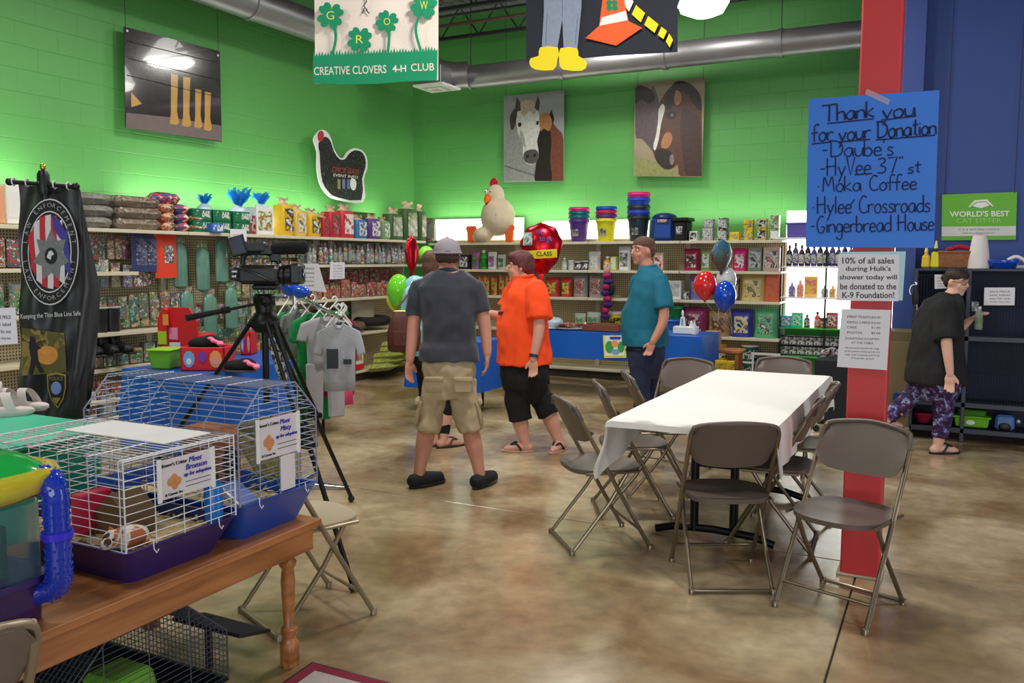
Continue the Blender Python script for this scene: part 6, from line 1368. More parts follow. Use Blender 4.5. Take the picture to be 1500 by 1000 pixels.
obj('printed_panel', B().box((-.135, -.056, s*.45), (.08, .01, s*.24), bev=.002), M('lime_print', (170, 206, 50), .5), t); obj('printed_panel', B().box((-.06, -.008, s*.52), (.08, .012, s*.22), bev=.002), pal[3], t); obj('printed_panel', B().box((-.05, -.01, s*.22), (.1, .012, s*.28), bev=.002), pal[5], t); obj('printed_panel', B().box((-.1, -.054, s*.78), (.05, .01, s*.2), bev=.002), M('orange_print', (240, 150, 70), .5), t)
# green bin with handle hole
p = onto(234, 541); t = thing('handled_bin', 'lime green plastic bin with an oval handle hole at the end of the toy table', 'bin', (p.x, p.y, TZ+.005), .3)
gb = M('lime_bin', (104, 172, 50), .4)
obj('bin_body', B().box((0, .1, .075), (.16, .2, .15), tp=(1.15, 1.1), bev=.012), gb, t); obj('rim', B().box((0, .1, .15), (.2, .24, .014), bev=.004), M('lime_rim', (150, 206, 60), .4), t); obj('handle_hole', B().prism(rr(.07, .024, .011, 3), -.003, T(0, -.003, .115)), BK, t)
p = onto(222, 505); t = thing('white_bucket', 'white tub with a green lid behind the lime green bin', 'tub', (p.x-.1, p.y, TZ+.005)); obj('tub_body', B().lathe([(.07, 0), (.09, .13)], n=16), WH, t, True); obj('lid', B().ell((0, 0, .14), (.12, .1, .03)), M('leaf_green', (60, 150, 60), .4), t, True)
# black caps with pink pattern
pinkp = M('pink_fabric', (248, 120, 160), .8)
for k, (px, py, nm_) in enumerate(((300, 508, 'resting on the low red toy box'), (352, 542, 'lying in front of the tripod'))):
    D_ = (onto(300, 540)-CAM).dot(FW); p = PD(px, py, D_+.05 if k == 0 else D_-.1)
    t = thing('slipper', 'black plush slipper with a bright pink knotted bow, %s' % nm_, 'slipper', p, .3)
    if k == 1: p.z = TZ+.01; t.location = p
    obj('slipper_body', remesh(B().ell((0, 0, .03), (.14, .08, .05)).ell((.05, 0, .04), (.08, .075, .055)), .008, 3), M('black_plush', (24, 24, 26), .95, bump=.4, bs=150), t)
    b = B(); 
    for i in range(6): b.ell((.07+.018*i, -.04+.02*sin(i*2), .07-.008*i), (.028, .022, .016), mt=Matrix.Rotation(i*.8, 3, 'Z'))
    obj('pink_bow', remesh(b, .006, 1), pinkp, t); obj('sole', B().lathe([(.95, 0), (1, .01), (.9, .016)], c=(0, 0, -.012), n=18, sx=.14, sy=.078), M('sole_grey', (90, 90, 94), .7), t, True)
# blue stands in the middle with white paper, patterned cloth strip
p = PZ(420, 525, .72)
t = thing('paper_sheets', 'white and cream paper sheets lying on the blue cloth right of the tripod', 'paper', (-5.05, 5.78, 0), .45)
obj('paper_sheet', B().box((.03, -.05, .712), (.2, .2, .004), mt=Matrix.Rotation(.3, 3, 'Z')), MC['paper_white'], t); obj('paper_sheet', B().box((.1, .03, .716), (.16, .2, .004), mt=Matrix.Rotation(-.2, 3, 'Z')), M('cream_paper', (236, 230, 200), .6), t)
p = PD(403, 520, 4.75); t = thing('patterned_ribbon', 'black and white patterned ribbon hanging behind the tripod legs', 'ribbon', p)
b3 = PD(416, 556, 4.75)-p; a3 = PD(400, 500, 4.75)-p
obj('ribbon', B().grid(lambda u, v: a3.lerp(b3, v)+hv*(.06*(u-.5))+FW*(.005*sin(v*9)), 3, 12), MP('sash_print', (230, 226, 214), [(40, 40, 44), (220, 180, 60)], .7, sc=45), t, True); obj('ribbon_knot', B().ell(a3, (.03, .02, .02)), M('patch_sky'), t, True)
# ================================================================== TEE SHIRT RACK
bx0 = PD(432, 432, 5.7); bx1 = PD(500, 466, 5.2)
rk = thing('garment_rack', 'chrome garment rack with sloping arm holding small tee shirts', 'garment rack', (bx0.x, bx0.y, 0)); o = V((bx0.x, bx0.y, 0)); chm = M('chrome', (200, 200, 204), .15, me=1, nz=0)
obj('arm', B().tube([bx0-o, bx1-o], .012, 10), chm, rk, True); obj('arm', B().tube([bx0-o, bx0-o+V((-.35, .1, -.02))], .012, 10), chm, rk, True)
obj('post', B().tube([(0, 0, .03), (0, 0, bx0.z+.03)], .018, 12), chm, rk, True)
for k in range(4):
    a = k*pi/2+.4; obj('foot', B().tube([(0, 0, .04), (cos(a)*.35, sin(a)*.35, .015)], .014, 8), chm, rk, True)
for k in range(6): obj('stop_ball', B().ell((bx0.lerp(bx1, .1+.16*k)-o)+V((0, 0, .015)), (.012, .012, .01)), chm, rk, True)
def tee(p, h, w, m_, label, rz, pr_=None, long_=0, d=.03):
    t = thing('tee_shirt', label, 'shirt', p, rz)
    pts = [(-.10, 0), (-.04, -.025), (.04, -.025), (.10, 0), (.5, -.12), (.62, -.44), (.42, -.48), (.38, -.34), (.36, -1), (-.36, -1), (-.38, -.34), (-.42, -.48), (-.62, -.44), (-.5, -.12)]
    pts = [(x*w, z*h*.95) for x, z in pts]
    b = B().prism(pts, d, T(0, -d/2, -.05)); me = b.mesh('s'); bm = bmesh.new(); bm.from_mesh(me); bmesh.ops.triangulate(bm, faces=[f for f in bm.faces if len(f.verts) > 4]); bmesh.ops.subdivide_edges(bm, edges=bm.edges[:], cuts=3, use_grid_fill=True)
    for v in bm.verts: v.co.y += .014*sin(v.co.x*40)*min(1, -v.co.z*3)+.008*noise.noise(v.co*7)
    bm.to_mesh(me); bm.free(); me.polygons.foreach_set('use_smooth', [True]*len(me.polygons)); obj('shirt', me, m_, t)
    obj('hanger', B().tube(smoothp([(-.3*w, 0, -.07), (-.02, 0, .0), (0, 0, .02), (.02, 0, .05), (0, 0, .07), (-.015, 0, .055)], 4), .005, 6).tube([(0, 0, .01), (.3*w, 0, -.07)], .005, 6), WH, t, True)
    obj('collar', B().tube([(-.1*w, -.016, -.05), (-.04*w, -.02, -.075), (.04*w, -.02, -.075), (.1*w, -.016, -.05)], .007, 6), m_, t, True)
    if pr_: obj('shirt_print', B().box((-.04, -d/2-.012, -.30*h/.5), (.07, .012, .12)).box((.05, -d/2-.012, -.30*h/.5-.02), (.05, .012, .03)), pr_, t)
    if long_: obj('trousers', B().box((-.07, 0, -h-long_/2), (.10, .035, long_), tp=(1.2, 1), bev=.01).box((.07, 0, -h-long_/2), (.10, .035, long_), tp=(1.2, 1), bev=.01).disp(.01, 12), m_, t)
    return t
gry, lgr, grs, mag, pinkc = [M('knit_'+n, c, .9, nz=.1, ns=8, bump=.2, bs=90) for n, c in (('grey', (130, 130, 128)), ('light_grey', (176, 174, 176)), ('green', (20, 136, 70)), ('magenta', (160, 30, 76)), ('pink', (240, 80, 130)))]
prk = M('shirt_print_dark', (60, 66, 70), .8)
k_ = 1
tee(PD(438, 442, 5.65), .34, .26, gry, 'grey tee shirt at the back of the rack beside the black tripod', YAW+.9)
tee(PD(458, 447, 5.55), .42, .30, grs, 'bright green tee shirt with matching long trousers on the rack', YAW+.85, None, .34)
tee(PD(490, 450, 5.5), .42, .26, mag, 'magenta top behind the two light grey tee shirts', YAW+.5, None, .16)
tee(PD(475, 452, 5.4), .34, .30, lgr, 'light grey tee shirt with long grey trousers, second from the front of the rack', YAW+.6, None, .36)
tee(PD(496, 462, 5.25), .44, .26, M('knit_heather', (178, 180, 186), .9, nz=.12, ns=20, bump=.2, bs=90), 'heather grey tee shirt with a dark print at the front of the rack', YAW+.15, prk)
tee(PD(502, 460, 5.45), .36, .22, BK, 'black shirt at the right end of the rack behind the heather grey one', YAW+.7, None)
tee(PD(504, 462, 5.5), .56, .14, pinkc, 'narrow hot pink garment at the right end of the rack', YAW+.6, None)
tee(PD(420, 446, 5.7), .3, .28, grs, 'green tee shirt half hidden by the tripod legs', YAW+1.0)
p = PD(424, 420, 5.5); t = thing('blue_ball', 'shiny blue plastic wrapped toy hanging under the camera lens', 'toy', p); obj('toy_body', B().ell((0, 0, 0), (.06, .05, .06)).ell((.09, 0, -.03), (.07, .04, .04)).disp(.01, 20), M('gloss_blue', (20, 80, 200), .15, coat=.5), t, True); obj('hang_tab', B().box((0, 0, .07), (.04, .004, .04)), WH, t)
# ================================================================== BLUE TABLES AND WHAT STANDS ON THEM
bz = .74
def ftable(x0, x1, y0, y1, lbl, cl, drop, rz=0):
    cx_, cy_ = (x0+x1)/2, (y0+y1)/2; t = thing('folding_table', lbl, 'table', (cx_, cy_, 0)); w, d = x1-x0, y1-y0
    obj('tabletop', B().box((0, 0, bz-.02), (w, d, .035), bev=.005), M('laminate_grey'), t)
    for s in (-1, 1):
        for q in (-1, 1): obj('leg', B().tube(smoothp([(s*(w/2-.25), q*(d/2-.08), .01), (s*(w/2-.25), q*(d/2-.09), .4), (s*(w/2-.32), q*(d/2-.12), bz-.04)], 3), .014, 8), BK, t, True)
        obj('crossbar', B().tube([(s*(w/2-.25), -d/2+.08, .3), (s*(w/2-.25), d/2-.08, .3)], .01, 6), BK, t, True)
    o = tag(obj('tablecloth', cloth_box(B(), x0, x1, y0, y1, bz+.003, drop, .02), bcl, None, True), cl, 'tablecloth')
xa = PY(742, 492, 9.0).x; xb_ = PY(1028, 492, 9.0).x
ftable(xa, xb_, 9.0, 9.75, 'long folding table in front of the back wall shelves', 'royal blue plastic cloth on the long table behind the orange-shirted woman', .30)
xc = PY(590, 495, 7.7).x
ftable(-4.95, -4.1, 7.35, 7.95, 'small folding table beside the man in the grey cap', 'blue plastic cloth hanging low on the small table behind the capped man', .5)
TZ2 = bz+.008
def onb(px, Y=9.25): return PY(px, 490, Y).x
tr_ = M('brown_tray', (130, 74, 52), .5)
t = thing('serving_tray', 'brown wooden tray on the blue table beside the hanging bib', 'tray', (onb(885), 9.25, TZ2)); obj('tray_base', B().box((0, 0, .01), (.42, .26, .014), bev=.003), tr_, t)
for s in (-1, 1): obj('tray_side', B().box((0, s*.13, .04), (.44, .015, .075), bev=.003), tr_, t); obj('tray_side', B().box((s*.21, 0, .04), (.015, .26, .075), bev=.003), tr_, t)
t = thing('cookie_platter', 'clear-wrapped platter of red and brown treats on the blue table', 'platter', (onb(835), 9.22, TZ2)); obj('platter_base', B().lathe([(.2, 0), (.24, .02), (.22, .022)], n=20, sy=.7), M('platter_grey', (170, 164, 160), .4), t, True)
b = B()
for i in range(50): b.ell((rnd.uniform(-.16, .16), rnd.uniform(-.1, .1), .04+rnd.uniform(0, .03)), (.025, .022, .014), n=7, k=4)
obj('treats', b, MP('treats_print', (150, 70, 60), [(190, 140, 110), (120, 40, 50)], sc=30), t, True)['kind'] = 'stuff'
t = thing('wrapped_plate', 'foil-topped plate under clear wrap at the left of the blue table', 'plate', (onb(812), 9.2, TZ2)); obj('plate', B().lathe([(.12, 0), (.16, .02), (.15, .022)], n=18), WH, t, True); obj('clear_wrap', B().ell((0, 0, .07), (.14, .12, .08)).disp(.02, 14), cm, t, True)
for k, (px, h, c_) in enumerate(((772, .16, (226, 222, 216)), (757, .14, (200, 190, 180)), (862, .1, (236, 232, 226)))):
    t = thing('paper_cup', '%s on the blue table' % ('white cup stack just right of the orange shirt', 'grey-white cup hidden by the orange shirt', 'slim white candle standing between the platter and the tray')[k], 'cup', (onb(px), 9.15, TZ2)); obj('cup', B().lathe([(.03, 0), (.04, h)] if k < 2 else [(.02, 0), (.022, h*.5), (.01, h*.9), (.004, h)], n=12), M('cup%d' % k, c_, .5), t, True); obj('cup_rim', B().tube([V(((.04 if k < 2 else .02)*cos(i), (.04 if k < 2 else .02)*sin(i), h if k < 2 else .01)) for i in range(7)], .003, 5), WH, t, True)
t = thing('napkin_holder', 'white tissue box with upright white figures on the right end of the blue table', 'tissue box', (onb(1003), 9.3, TZ2)); obj('box', B().box((0, 0, .04), (.26, .14, .08), bev=.006), WH, t); obj('tissue', B().box((-.04, 0, .13), (.07, .05, .12), tp=(.6, .6), bev=.01).box((.06, 0, .11), (.05, .04, .07), tp=(.3, .3), bev=.005).disp(.008, 20), WH, t, True); obj('blue_trim', B().box((-.04, -.026, .13), (.02, .006, .08)), M('patch_sky'), t); obj('tall_tissue', B().ell((-.04, 0, .22), (.016, .016, .04)), WH, t, True)
t = thing('white_bottle', 'small white bottle beside the tissue box on the blue table', 'bottle', (onb(1018), 9.22, TZ2)); obj('bottle_body', B().lathe([(.03, 0), (.03, .08), (.012, .12), (.012, .15)], n=12), WH, t, True); obj('cap', B().lathe([(.014, .14), (.014, .16)], n=10), M('cap_peach', (226, 190, 170), .5), t, True)
PN = Pl(lambda x, y: PY(x, y, 8.95), (0, -1, 0))
t = sheet('baby_bib', 'yellow-edged green and white patterned bib hanging over the edge of the blue table', 'bib', [(883, 491), (919, 491), (917, 524), (885, 524)], PN, M('bib_yellow', (226, 222, 90), .7), .006, 'bib')
poly(t, 'white_field', [(886, 492), (916, 492), (915, 521), (887, 521)], WH, PN, .003); poly(t, 'green_patch', ring(893, 508, 6, 9), M('bib_green', (60, 160, 80), .7), PN, .005); poly(t, 'green_patch', ring(910, 508, 5, 8), M('bib_green'), PN, .005); poly(t, 'yellow_patch', ring(901, 503, 5, 5), M('patch_orange'), PN, .007); poly(t, 'blue_patch', ring(902, 515, 6, 4), M('patch_sky'), PN, .007); poly(t, 'blue_band', [(893, 493), (910, 493), (909, 497), (894, 497)], M('plastic_blue'), PN, .005)
# wooden stool with tan box right of the table
t = thing('wooden_stool', 'small wooden stool with a tan carton behind the blue table end', 'stool', (PY(1062, 515, 9.9).x, 9.9, 0)); sw = M('stool_wood', (176, 116, 70), .5, nz=.3); h = PY(1062, 513, 9.9).z
obj('seat', B().box((0, 0, h), (.42, .3, .04), bev=.008), sw, t)
for sx in (-1, 1):
    for sy in (-1, 1): obj('leg', B().box((sx*.16, sy*.11, h/2), (.04, .04, h), bev=.006), sw, t)
t = carton('tan_carton', .16, .2, .16, M('kraft_box', (196, 156, 116), .7), M('kraft_print', (206, 170, 130), .7), 'tan carton standing on the wooden stool'); t.location = (PY(1044, 505, 9.9).x, 9.9, h+.02)
# brown partition with a bag behind the column
t = thing('brown_locker', 'olive brown panel-sided cabinet standing behind the red column', 'cabinet', (PY(1308, 600, 8.4).x, 8.3, 0)); h = PY(1308, 482, 8.3).z
obj('cabinet_body', B().box((0, 0, h/2), (.28, .3, h), bev=.01), M('olive_brown', (104, 92, 62), .6), t); obj('door', B().box((0, -.155, h*.6), (.24, .012, h*.6), bev=.004), M('olive_brown2', (118, 104, 72), .6), t); obj('plinth', B().box((0, 0, .05), (.29, .31, .1), bev=.004), M('tan_plinth', (150, 132, 96), .6), t); obj('blue_panel', B().box((.06, -.165, h*.32), (.1, .01, .2), bev=.003), M('navy_bin'), t)
t = thing('dark_cart', 'black cloth-covered cart behind the right side of the white table', 'cart', (PY(1225, 560, 8.3).x, 8.3, 0)); h = PY(1225, 520, 8.3).z
obj('cart_body', B().box((0, 0, h/2+.03), (.34, .4, h-.08), bev=.03).disp(.012, 8), M('cart_black', (26, 28, 36), .7), t)
for s in (-1, 1): obj('wheel', B().tube([(s*.14, -.19, .03), (s*.14, -.16, .03)], .03, 12), BK, t, True)
b = B()
for i in range(14): b.ell((rnd.uniform(-.14, .14), rnd.uniform(-.12, .12), h+rnd.uniform(0, .05)), (.04, .04, .03), n=8, k=5)
obj('small_goods', b, MP('smallgoods', (60, 50, 50), [(200, 200, 200), (150, 60, 60), (230, 230, 230)], sc=16), t, True)['kind'] = 'stuff'
# ================================================================== BALLOONS
def balloon(px, py, D_, wpx, hpx, m_, label, tail=None, tilt=0):
    p = PD(px, py, D_); k = D_/F; rx, rz = wpx*k/2, hpx*k/2; t = thing('balloon', label, 'balloon', p)
    prof = []
    for i in range(17):
        a = pi*i/16; z = -cos(a); r = sin(a)*(1 if z > -.0 else (1-.22*(-z)**1.5)); prof.append((max(r*rx, .001), z*rz*(1 if z > 0 else 1.08)))
    obj('balloon_skin', B().lathe(prof, n=24, mt=Matrix.Rotation(tilt, 3, 'Y')), m_, t, True); e = Matrix.Rotation(tilt, 3, 'Y') @ V((0, 0, -rz*1.1))
    obj('knot', B().lathe([(.004, .012), (.012, -.008), (.006, -.01)], c=e, n=10), m_, t, True)
    if tail: q = V(tail)-p; obj('string', B().tube(smoothp([e, e.lerp(q, .5)+V((.02, 0, -.02)), q], 5), .0022, 5), M('string_white', (220, 220, 220), .6), t)
    return t
bal = lambda n, c: M('latex_'+n, c, .12, nz=0, coat=.6, ss=.1)
anchor = (PZ(1045, 500, .76).x, 9.2, .78)
balloon(1033, 418, 8.6, 34, 42, bal('red', (222, 40, 44)), 'shiny red latex balloon right of the man in teal', anchor); balloon(1062, 433, 8.5, 33, 44, bal('blue', (16, 70, 190)), 'shiny blue latex balloon right of the man in teal', anchor); balloon(1064, 410, 8.9, 30, 38, bal('white', (216, 216, 218)), 'white latex balloon behind the blue one', anchor)
an2 = (PY(600, 500, 7.6).x, 7.6, .78)
balloon(584, 427, 7.9, 34, 52, bal('green', (110, 214, 40)), 'lime green latex balloon above the brown handbag', an2); balloon(583, 440, 8.1, 34, 34, bal('yellow', (236, 226, 30)), 'yellow latex balloon half hidden by the lime green one', an2); balloon(608, 420, 7.6, 30, 34, bal('pale_blue', (150, 206, 226)), 'pale blue latex balloon between the lime green one and the capped man', an2)
balloon(624, 372, 8.6, 22, 24, bal('lime2', (140, 226, 60)), 'small lime green balloon behind the brown-haired woman', an2)
foil = lambda n, c: M('foil_'+n, c, .22, me=.75, nz=.15, ns=8, bump=.2, bs=14)
def foilb(p, w, h, rz, m1, m2, label):
    t = thing('foil_balloon', label, 'balloon', p, rz)
    def f(u, v, s):
        a = 2*pi*u; r = v; R_3 = 1+.05*sin(a*9)*max(0, r-.85)*5
        x = w/2*r*cos(a)*R_3; z = h/2*r*sin(a)*R_3*(1.15 if sin(a) < 0 else .95); x *= 1-.28*max(0, -sin(a))*r
        return V((x, s*(.24*w*math.sqrt(max(0, 1-r*r))), z))
    for s, m_, nm_ in ((-1, m1, 'front_foil'), (1, m2, 'rear_foil')):
        b = B(); rings = [[f(j/36, v, s) for j in range(36)] for v in (.02, .3, .55, .75, .88, .96, 1)]
        b.loft(rings if s > 0 else [r_[::-1] for r_ in rings], cap=False); obj(nm_, b, m_, t, True)
    obj('neck', B().box((0, 0, -h*.6), (.04, .006, .06)), m1, t); obj('string', B().tube([(0, 0, -h*.6), (.02, .05, -h*.62-.5)], .002, 5), WH, t); return t
p = PD(793, 361, 7.3); k_ = 7.3/F
t = foilb(p, 62*k_, 72*k_, YAW*.8, foil('red', (190, 20, 36)), foil('silver_blue', (60, 90, 190)), 'big red foil balloon with a yellow banner behind the orange-shirted woman'); h = 72*k_; w = 62*k_
def fb(x, z, e=.0): r = min(.98, math.hypot(2*x/w, 2*z/h)); return V((x, -.24*w*math.sqrt(1-r*r)-.006-e, z))
obj('yellow_band', B().grid(lambda u, v: fb(w*(-.34+.72*u), h*(-.26+.17*v+.04*u)), 12, 3), M('foil_yellow', (226, 210, 40), .3), t, True)
for s_, x, z, wd, hh, m_ in (('CLASS', .08, -.15, .36, .09, blk), ('Way', -.02, .28, .2, .12, M('foil_text_blue', (60, 80, 170), .4)), ('to go', .12, .13, .3, .13, M('foil_text_blue'))):
    me = text(s_, 1, 0, .01); xs = [v.co.x for v in me.vertices]; zs = [v.co.z for v in me.vertices]
    b = B().add([fb(w*(x+((v.co.x-min(xs))/(max(xs)-min(xs))-.5)*wd), h*(z+((v.co.z-min(zs))/(max(zs)-min(zs))-.5)*hh+.03*x), .004) for v in me.vertices], [tuple(q.vertices) for q in me.polygons]); obj('lettering', b, m_, t)
obj('printed_patch', B().grid(lambda u, v: fb(w*(-.42+.22*u), h*(.02+.26*v), .002), 6, 6), MP('foil_print', (120, 140, 140), [(200, 210, 210), (60, 110, 100)], .3, sc=18), t, True)
p = PD(603, 370, 8.0); k_ = 8/F; foilb(p, 26*k_, 50*k_, YAW+.9, foil('red', (0, 0, 0)), foil('silver_blue', (0, 0, 0)), 'red and silver-blue foil balloon seen edge-on left of the capped man')
p = PD(1057, 372, 8.8); k_ = 8.8/F; t = foilb(p, 38*k_, 44*k_, YAW+.5, MP('foil_photo', (70, 120, 150), [(80, 110, 90), (150, 60, 60), (190, 190, 200)], .3, sc=9), foil('red', (0, 0, 0)), 'blue and red foil balloon above the red and blue latex balloons')
# ================================================================== KENNELS AND GREEN SIGN
kd = M('kennel_frame', (58, 62, 72), .4, me=.4); kn = M('kennel_navy', (22, 34, 74), .5)
KY = 8.22; xk0, xk1 = -.24, 1.1; hk = PY(1400, 393, KY).z
t = thing('kennel_bank', 'dark steel bank of barred pet kennels with navy backing against the blue wall', 'kennel', ((xk0+xk1)/2, KY, 0)); w = xk1-xk0
obj('back_panel', B().box((0, .46, hk/2), (w, .02, hk)), kn, t); obj('top_panel', B().box((0, .23, hk-.012), (w+.02, .48, .024), bev=.004), kd, t)
zs = [.10, PY(1400, 592, KY).z, PY(1400, 495, KY).z, hk-.03]; xsn = [-w/2, PY(1418, 450, KY).x-(xk0+xk1)/2, w/2]
for s in (0, 1, 2): obj('post', B().box((xsn[s], 0, hk/2), (.035, .035, hk), bev=.004), kd, t); obj('divider', B().box((xsn[s], .24, hk/2), (.012, .44, hk-.1)), kn, t)
for z in zs[:-1]: obj('shelf_rail', B().box((0, 0, z), (w, .035, .045), bev=.004), kd, t); obj('floor_tray', B().box((0, .23, z-.01), (w-.03, .44, .012)), kd, t)
for i in range(2):
    for j in range(1, 3):
        x0, x1_, z0, z1 = xsn[i]+.02, xsn[i+1]-.02, zs[j]+.03, zs[j+1]-.03; b = B(); n = int((x1_-x0)/.022)
        for k in range(n+1): b.tube([(x0+(x1_-x0)*k/n, -.004, z0), (x0+(x1_-x0)*k/n, -.004, z1)], .0028, 4)
        for z in (z0, (z0+z1)/2, z1): b.tube([(x0, -.008, z), (x1_, -.008, z)], .005, 5)
        d_ = obj('barred_door', b, M('kennel_bar', (40, 46, 66), .4, me=.4), t, True); obj('latch', B().box((x1_-.03, -.015, (z0+z1)/2), (.04, .015, .03), bev=.003), chm, d_)
KP = Pl(lambda x, y: PY(x, y, KY-.03), (0, -1, 0))
for cs, lb in (([(1369, 402), (1390, 402), (1389, 422), (1369, 423)], 'white information card on the kennel left of the woman in black'), ([(1442, 421), (1487, 421), (1486, 447), (1441, 447)], 'white information card on the kennel right of the woman in black')):
    q = paper(cs, KP, lb, 4); 
t = thing('hanging_bottle', 'dark spray bottle with silver parts hanging at the kennel corner', 'bottle', KP(1342, 425)); obj('bottle_body', B().lathe([(.03, -.12), (.034, -.05), (.02, .02), (.012, .05)], n=12, c=(0, -.03, 0)), BK, t, True); obj('trigger', B().box((0, -.04, .06), (.02, .07, .03), bev=.004), chm, t); obj('mount', B().box((0, -.005, .03), (.02, .05, .03)), chm, t); obj('hook', B().tube([V((-.02+.03*cos(i*.5), -.03, .0+.05*sin(i*.5))) for i in range(9)], .005, 6), chm, t, True); obj('chain', B().tube([(.01, -.03, -.1), (.02, -.04, -.2), (.01, -.04, -.3)], .008, 6), chm, t)
def on_k(px, d=.15): return PY(px, 390, KY+d).x
for px, w_, h_, m_, nm_ in ((1356, .055, .13, M('jug_amber', (226, 190, 40), .25), 'squat yellow jug at the left end on top of the kennels'), (1370, .06, .16, M('jug_yellow', (226, 214, 20), .2), 'tall yellow bottle with pointed cap on top of the kennels')):
    t = thing('yellow_bottle', nm_, 'bottle', (on_k(px), KY+.15, hk)); obj('bottle_body', B().box((0, 0, h_*.45), (w_*1.3, w_, h_*.9), tp=(.85, .85), bev=.015), m_, t); obj('neck', B().lathe([(.018, h_*.85), (.012, h_*1.1)], n=12), BK if px == 1370 else m_, t, True); obj('cap', B().lathe([(.016, h_*1.08), (.008, h_*1.45), (.004, h_*1.5)], n=12), M('cap_cream', (226, 210, 150), .4), t, True)
t = thing('paper_towel_roll', 'white cone-topped paper towel roll standing on the kennels', 'paper roll', (on_k(1433), KY+.12, hk)); obj('roll', B().lathe([(.085, 0), (.08, .1), (.06, .25), (.05, .28)], n=20), M('paper_towel', (230, 222, 220), .9), t, True); obj('core', B().lathe([(.02, .275), (.02, .29)], n=12), M('kraft_box'), t, True); obj('loose_sheet', B().grid(lambda u, v: V((-.085-.02*u, -.02+.03*u, .02+.1*v)), 3, 3), M('paper_towel'), t, True)
t = thing('blue_dish', 'glossy blue plastic dish behind the paper towel on the kennels', 'dish', (on_k(1468), KY+.15, hk)); obj('dish_body', B().lathe([(.09, 0), (.13, .05), (.125, .07), (.10, .055)], n=20), M('gloss_blue'), t, True); obj('dish_rim', B().tube([V((.128*cos(2*pi*i/20), .128*sin(2*pi*i/20), .065)) for i in range(20)], .008, 6, closed=True), M('gloss_blue'), t, True)
t = thing('white_hose', 'white curved plastic handle at the right end on top of the kennels', 'brush', (on_k(1492), KY+.2, hk)); obj('handle', B().tube(smoothp([(-.08, 0, .07), (-.02, 0, .1), (.04, 0, .07), (.07, 0, .02)], 4), .016, 8), WH, t, True); obj('base', B().box((.04, 0, .015), (.12, .06, .03), bev=.008), WH, t)
t = thing('brown_basket', 'brown woven basket with red items behind the woman in black', 'basket', (on_k(1400), KY+.2, hk)); obj('basket_body', B().box((0, 0, .07), (.24, .2, .14), tp=(1.15, 1.15), bev=.01), M('wicker'), t); obj('rim', B().box((0, 0, .14), (.29, .24, .02), bev=.006), M('wicker'), t)
b = B().tube([(-.08, 0, .16), (.02, 0, .19), (.1, 0, .17)], .02, 8).ell((-.04, -.03, .17), (.03, .03, .02)); obj('red_goods', b, M('berry_red', (170, 30, 60), .5), t, True)
for px, nm_, m_, m2 in ((1422, 'green litter tray with a white oval sticker in the bottom kennel', M('tray_green', (116, 190, 40), .35), WH), ):
    t = thing('litter_tray', nm_, 'tray', (PY(px, 635, KY+.1).x, KY+.12, .125)); obj('tray_body', B().box((0, 0, .05), (.24, .2, .09), tp=(1.12, 1.1), bev=.012), m_, t); obj('tray_rim', B().box((0, 0, .095), (.29, .24, .014), bev=.005), m_, t); obj('inner_tray', B().box((0, .02, .125), (.2, .18, .06), tp=(1.1, 1.1), bev=.01), M('tray_green_dark', (70, 130, 30), .4), t); obj('sticker', B().prism([(.035*cos(i*pi/6), .02*sin(i*pi/6)) for i in range(12)], -.004, T(-.01, -.106, .05)), m2, t)
t = thing('pet_carrier', 'small blue plastic carrier with a round opening in the bottom kennel', 'carrier', (PY(1470, 640, KY+.1).x, KY+.1, .125)); obj('carrier_body', B().box((0, 0, .065), (.15, .14, .13), tp=(.9, .9), bev=.02), M('carrier_blue', (80, 120, 190), .35), t); obj('opening', B().ell((0, -.07, .03), (.05, .01, .035)), BK, t, True); obj('side_wheel', B().ell((.1, -.04, .08), (.02, .02, .025)), M('silver_button'), t, True)
t = thing('red_bowl', 'dark red bowl behind the front leg of the woman in black, bottom kennel', 'bowl', (PY(1352, 622, KY+.15).x, KY+.15, .125)); obj('bowl_body', B().lathe([(.05, 0), (.09, .08), (.085, .085)], n=18), M('berry_red'), t, True); obj('bowl_rim', B().tube([V((.09*cos(2*pi*i/18), .09*sin(2*pi*i/18), .082)) for i in range(18)], .006, 6, closed=True), M('berry_red'), t, True)
t = thing('small_white_tag', 'small white tag clipped to the middle kennel beside the leg of the woman in black', 'tag', KP(1394, 580)); obj('tag', B().box((0, -.01, 0), (.04, .006, .09), bev=.002), WH, t); obj('clip', B().box((0, -.014, .05), (.02, .01, .02), bev=.002), chm, t)
WP = Pl(lambda x, y: PY(x, y, 8.70), (0, -1, 0))
t = sheet('litter_sign', 'green and white cat litter advertising board hanging on the blue wall', 'sign', [(1380, 285), (1490, 281), (1488, 351), (1379, 352)], WP, M('lime_sign', (104, 182, 50), .5, nz=.02), .01, 'board')
poly(t, 'white_band', [(1379.5, 332), (1488, 331), (1488, 345), (1379.5, 346)], M('sign_grey', (214, 212, 210), .5), WP, .001)
ptext(t, "WORLD'S BEST", 1435, 313, 88, 8.5, WH, WP, .003, -.01, .02); ptext(t, 'CAT LITTER', 1434, 323, 66, 6.5, M('pale_lime', (170, 216, 130), .5), WP, .003, -.01); ptext(t, 'IT IS A NATURAL CHOICE', 1434, 336, 60, 2.6, ink2, WP, .003); ptext(t, 'made from whole kernel corn', 1434, 341, 48, 2, ink2, WP, .003)
poly(t, 'roof_emblem', [(1418, 304), (1424, 297), (1428, 293), (1446, 292), (1450, 296), (1456, 303), (1449, 301), (1437, 305), (1425, 302)], WH, WP, .003); lines(t, 'emblem_line', [[(1422, 303), (1430, 296), (1444, 295), (1452, 302)]], .003, M('lime_sign'), WP, .006)
for x in (1384, 1486): p = WP(x, 283)-t.location; obj('hanging_wire', B().tube([p, V((p.x, p.y, ZC-t.location.z))], .0025, 5), dk, t)
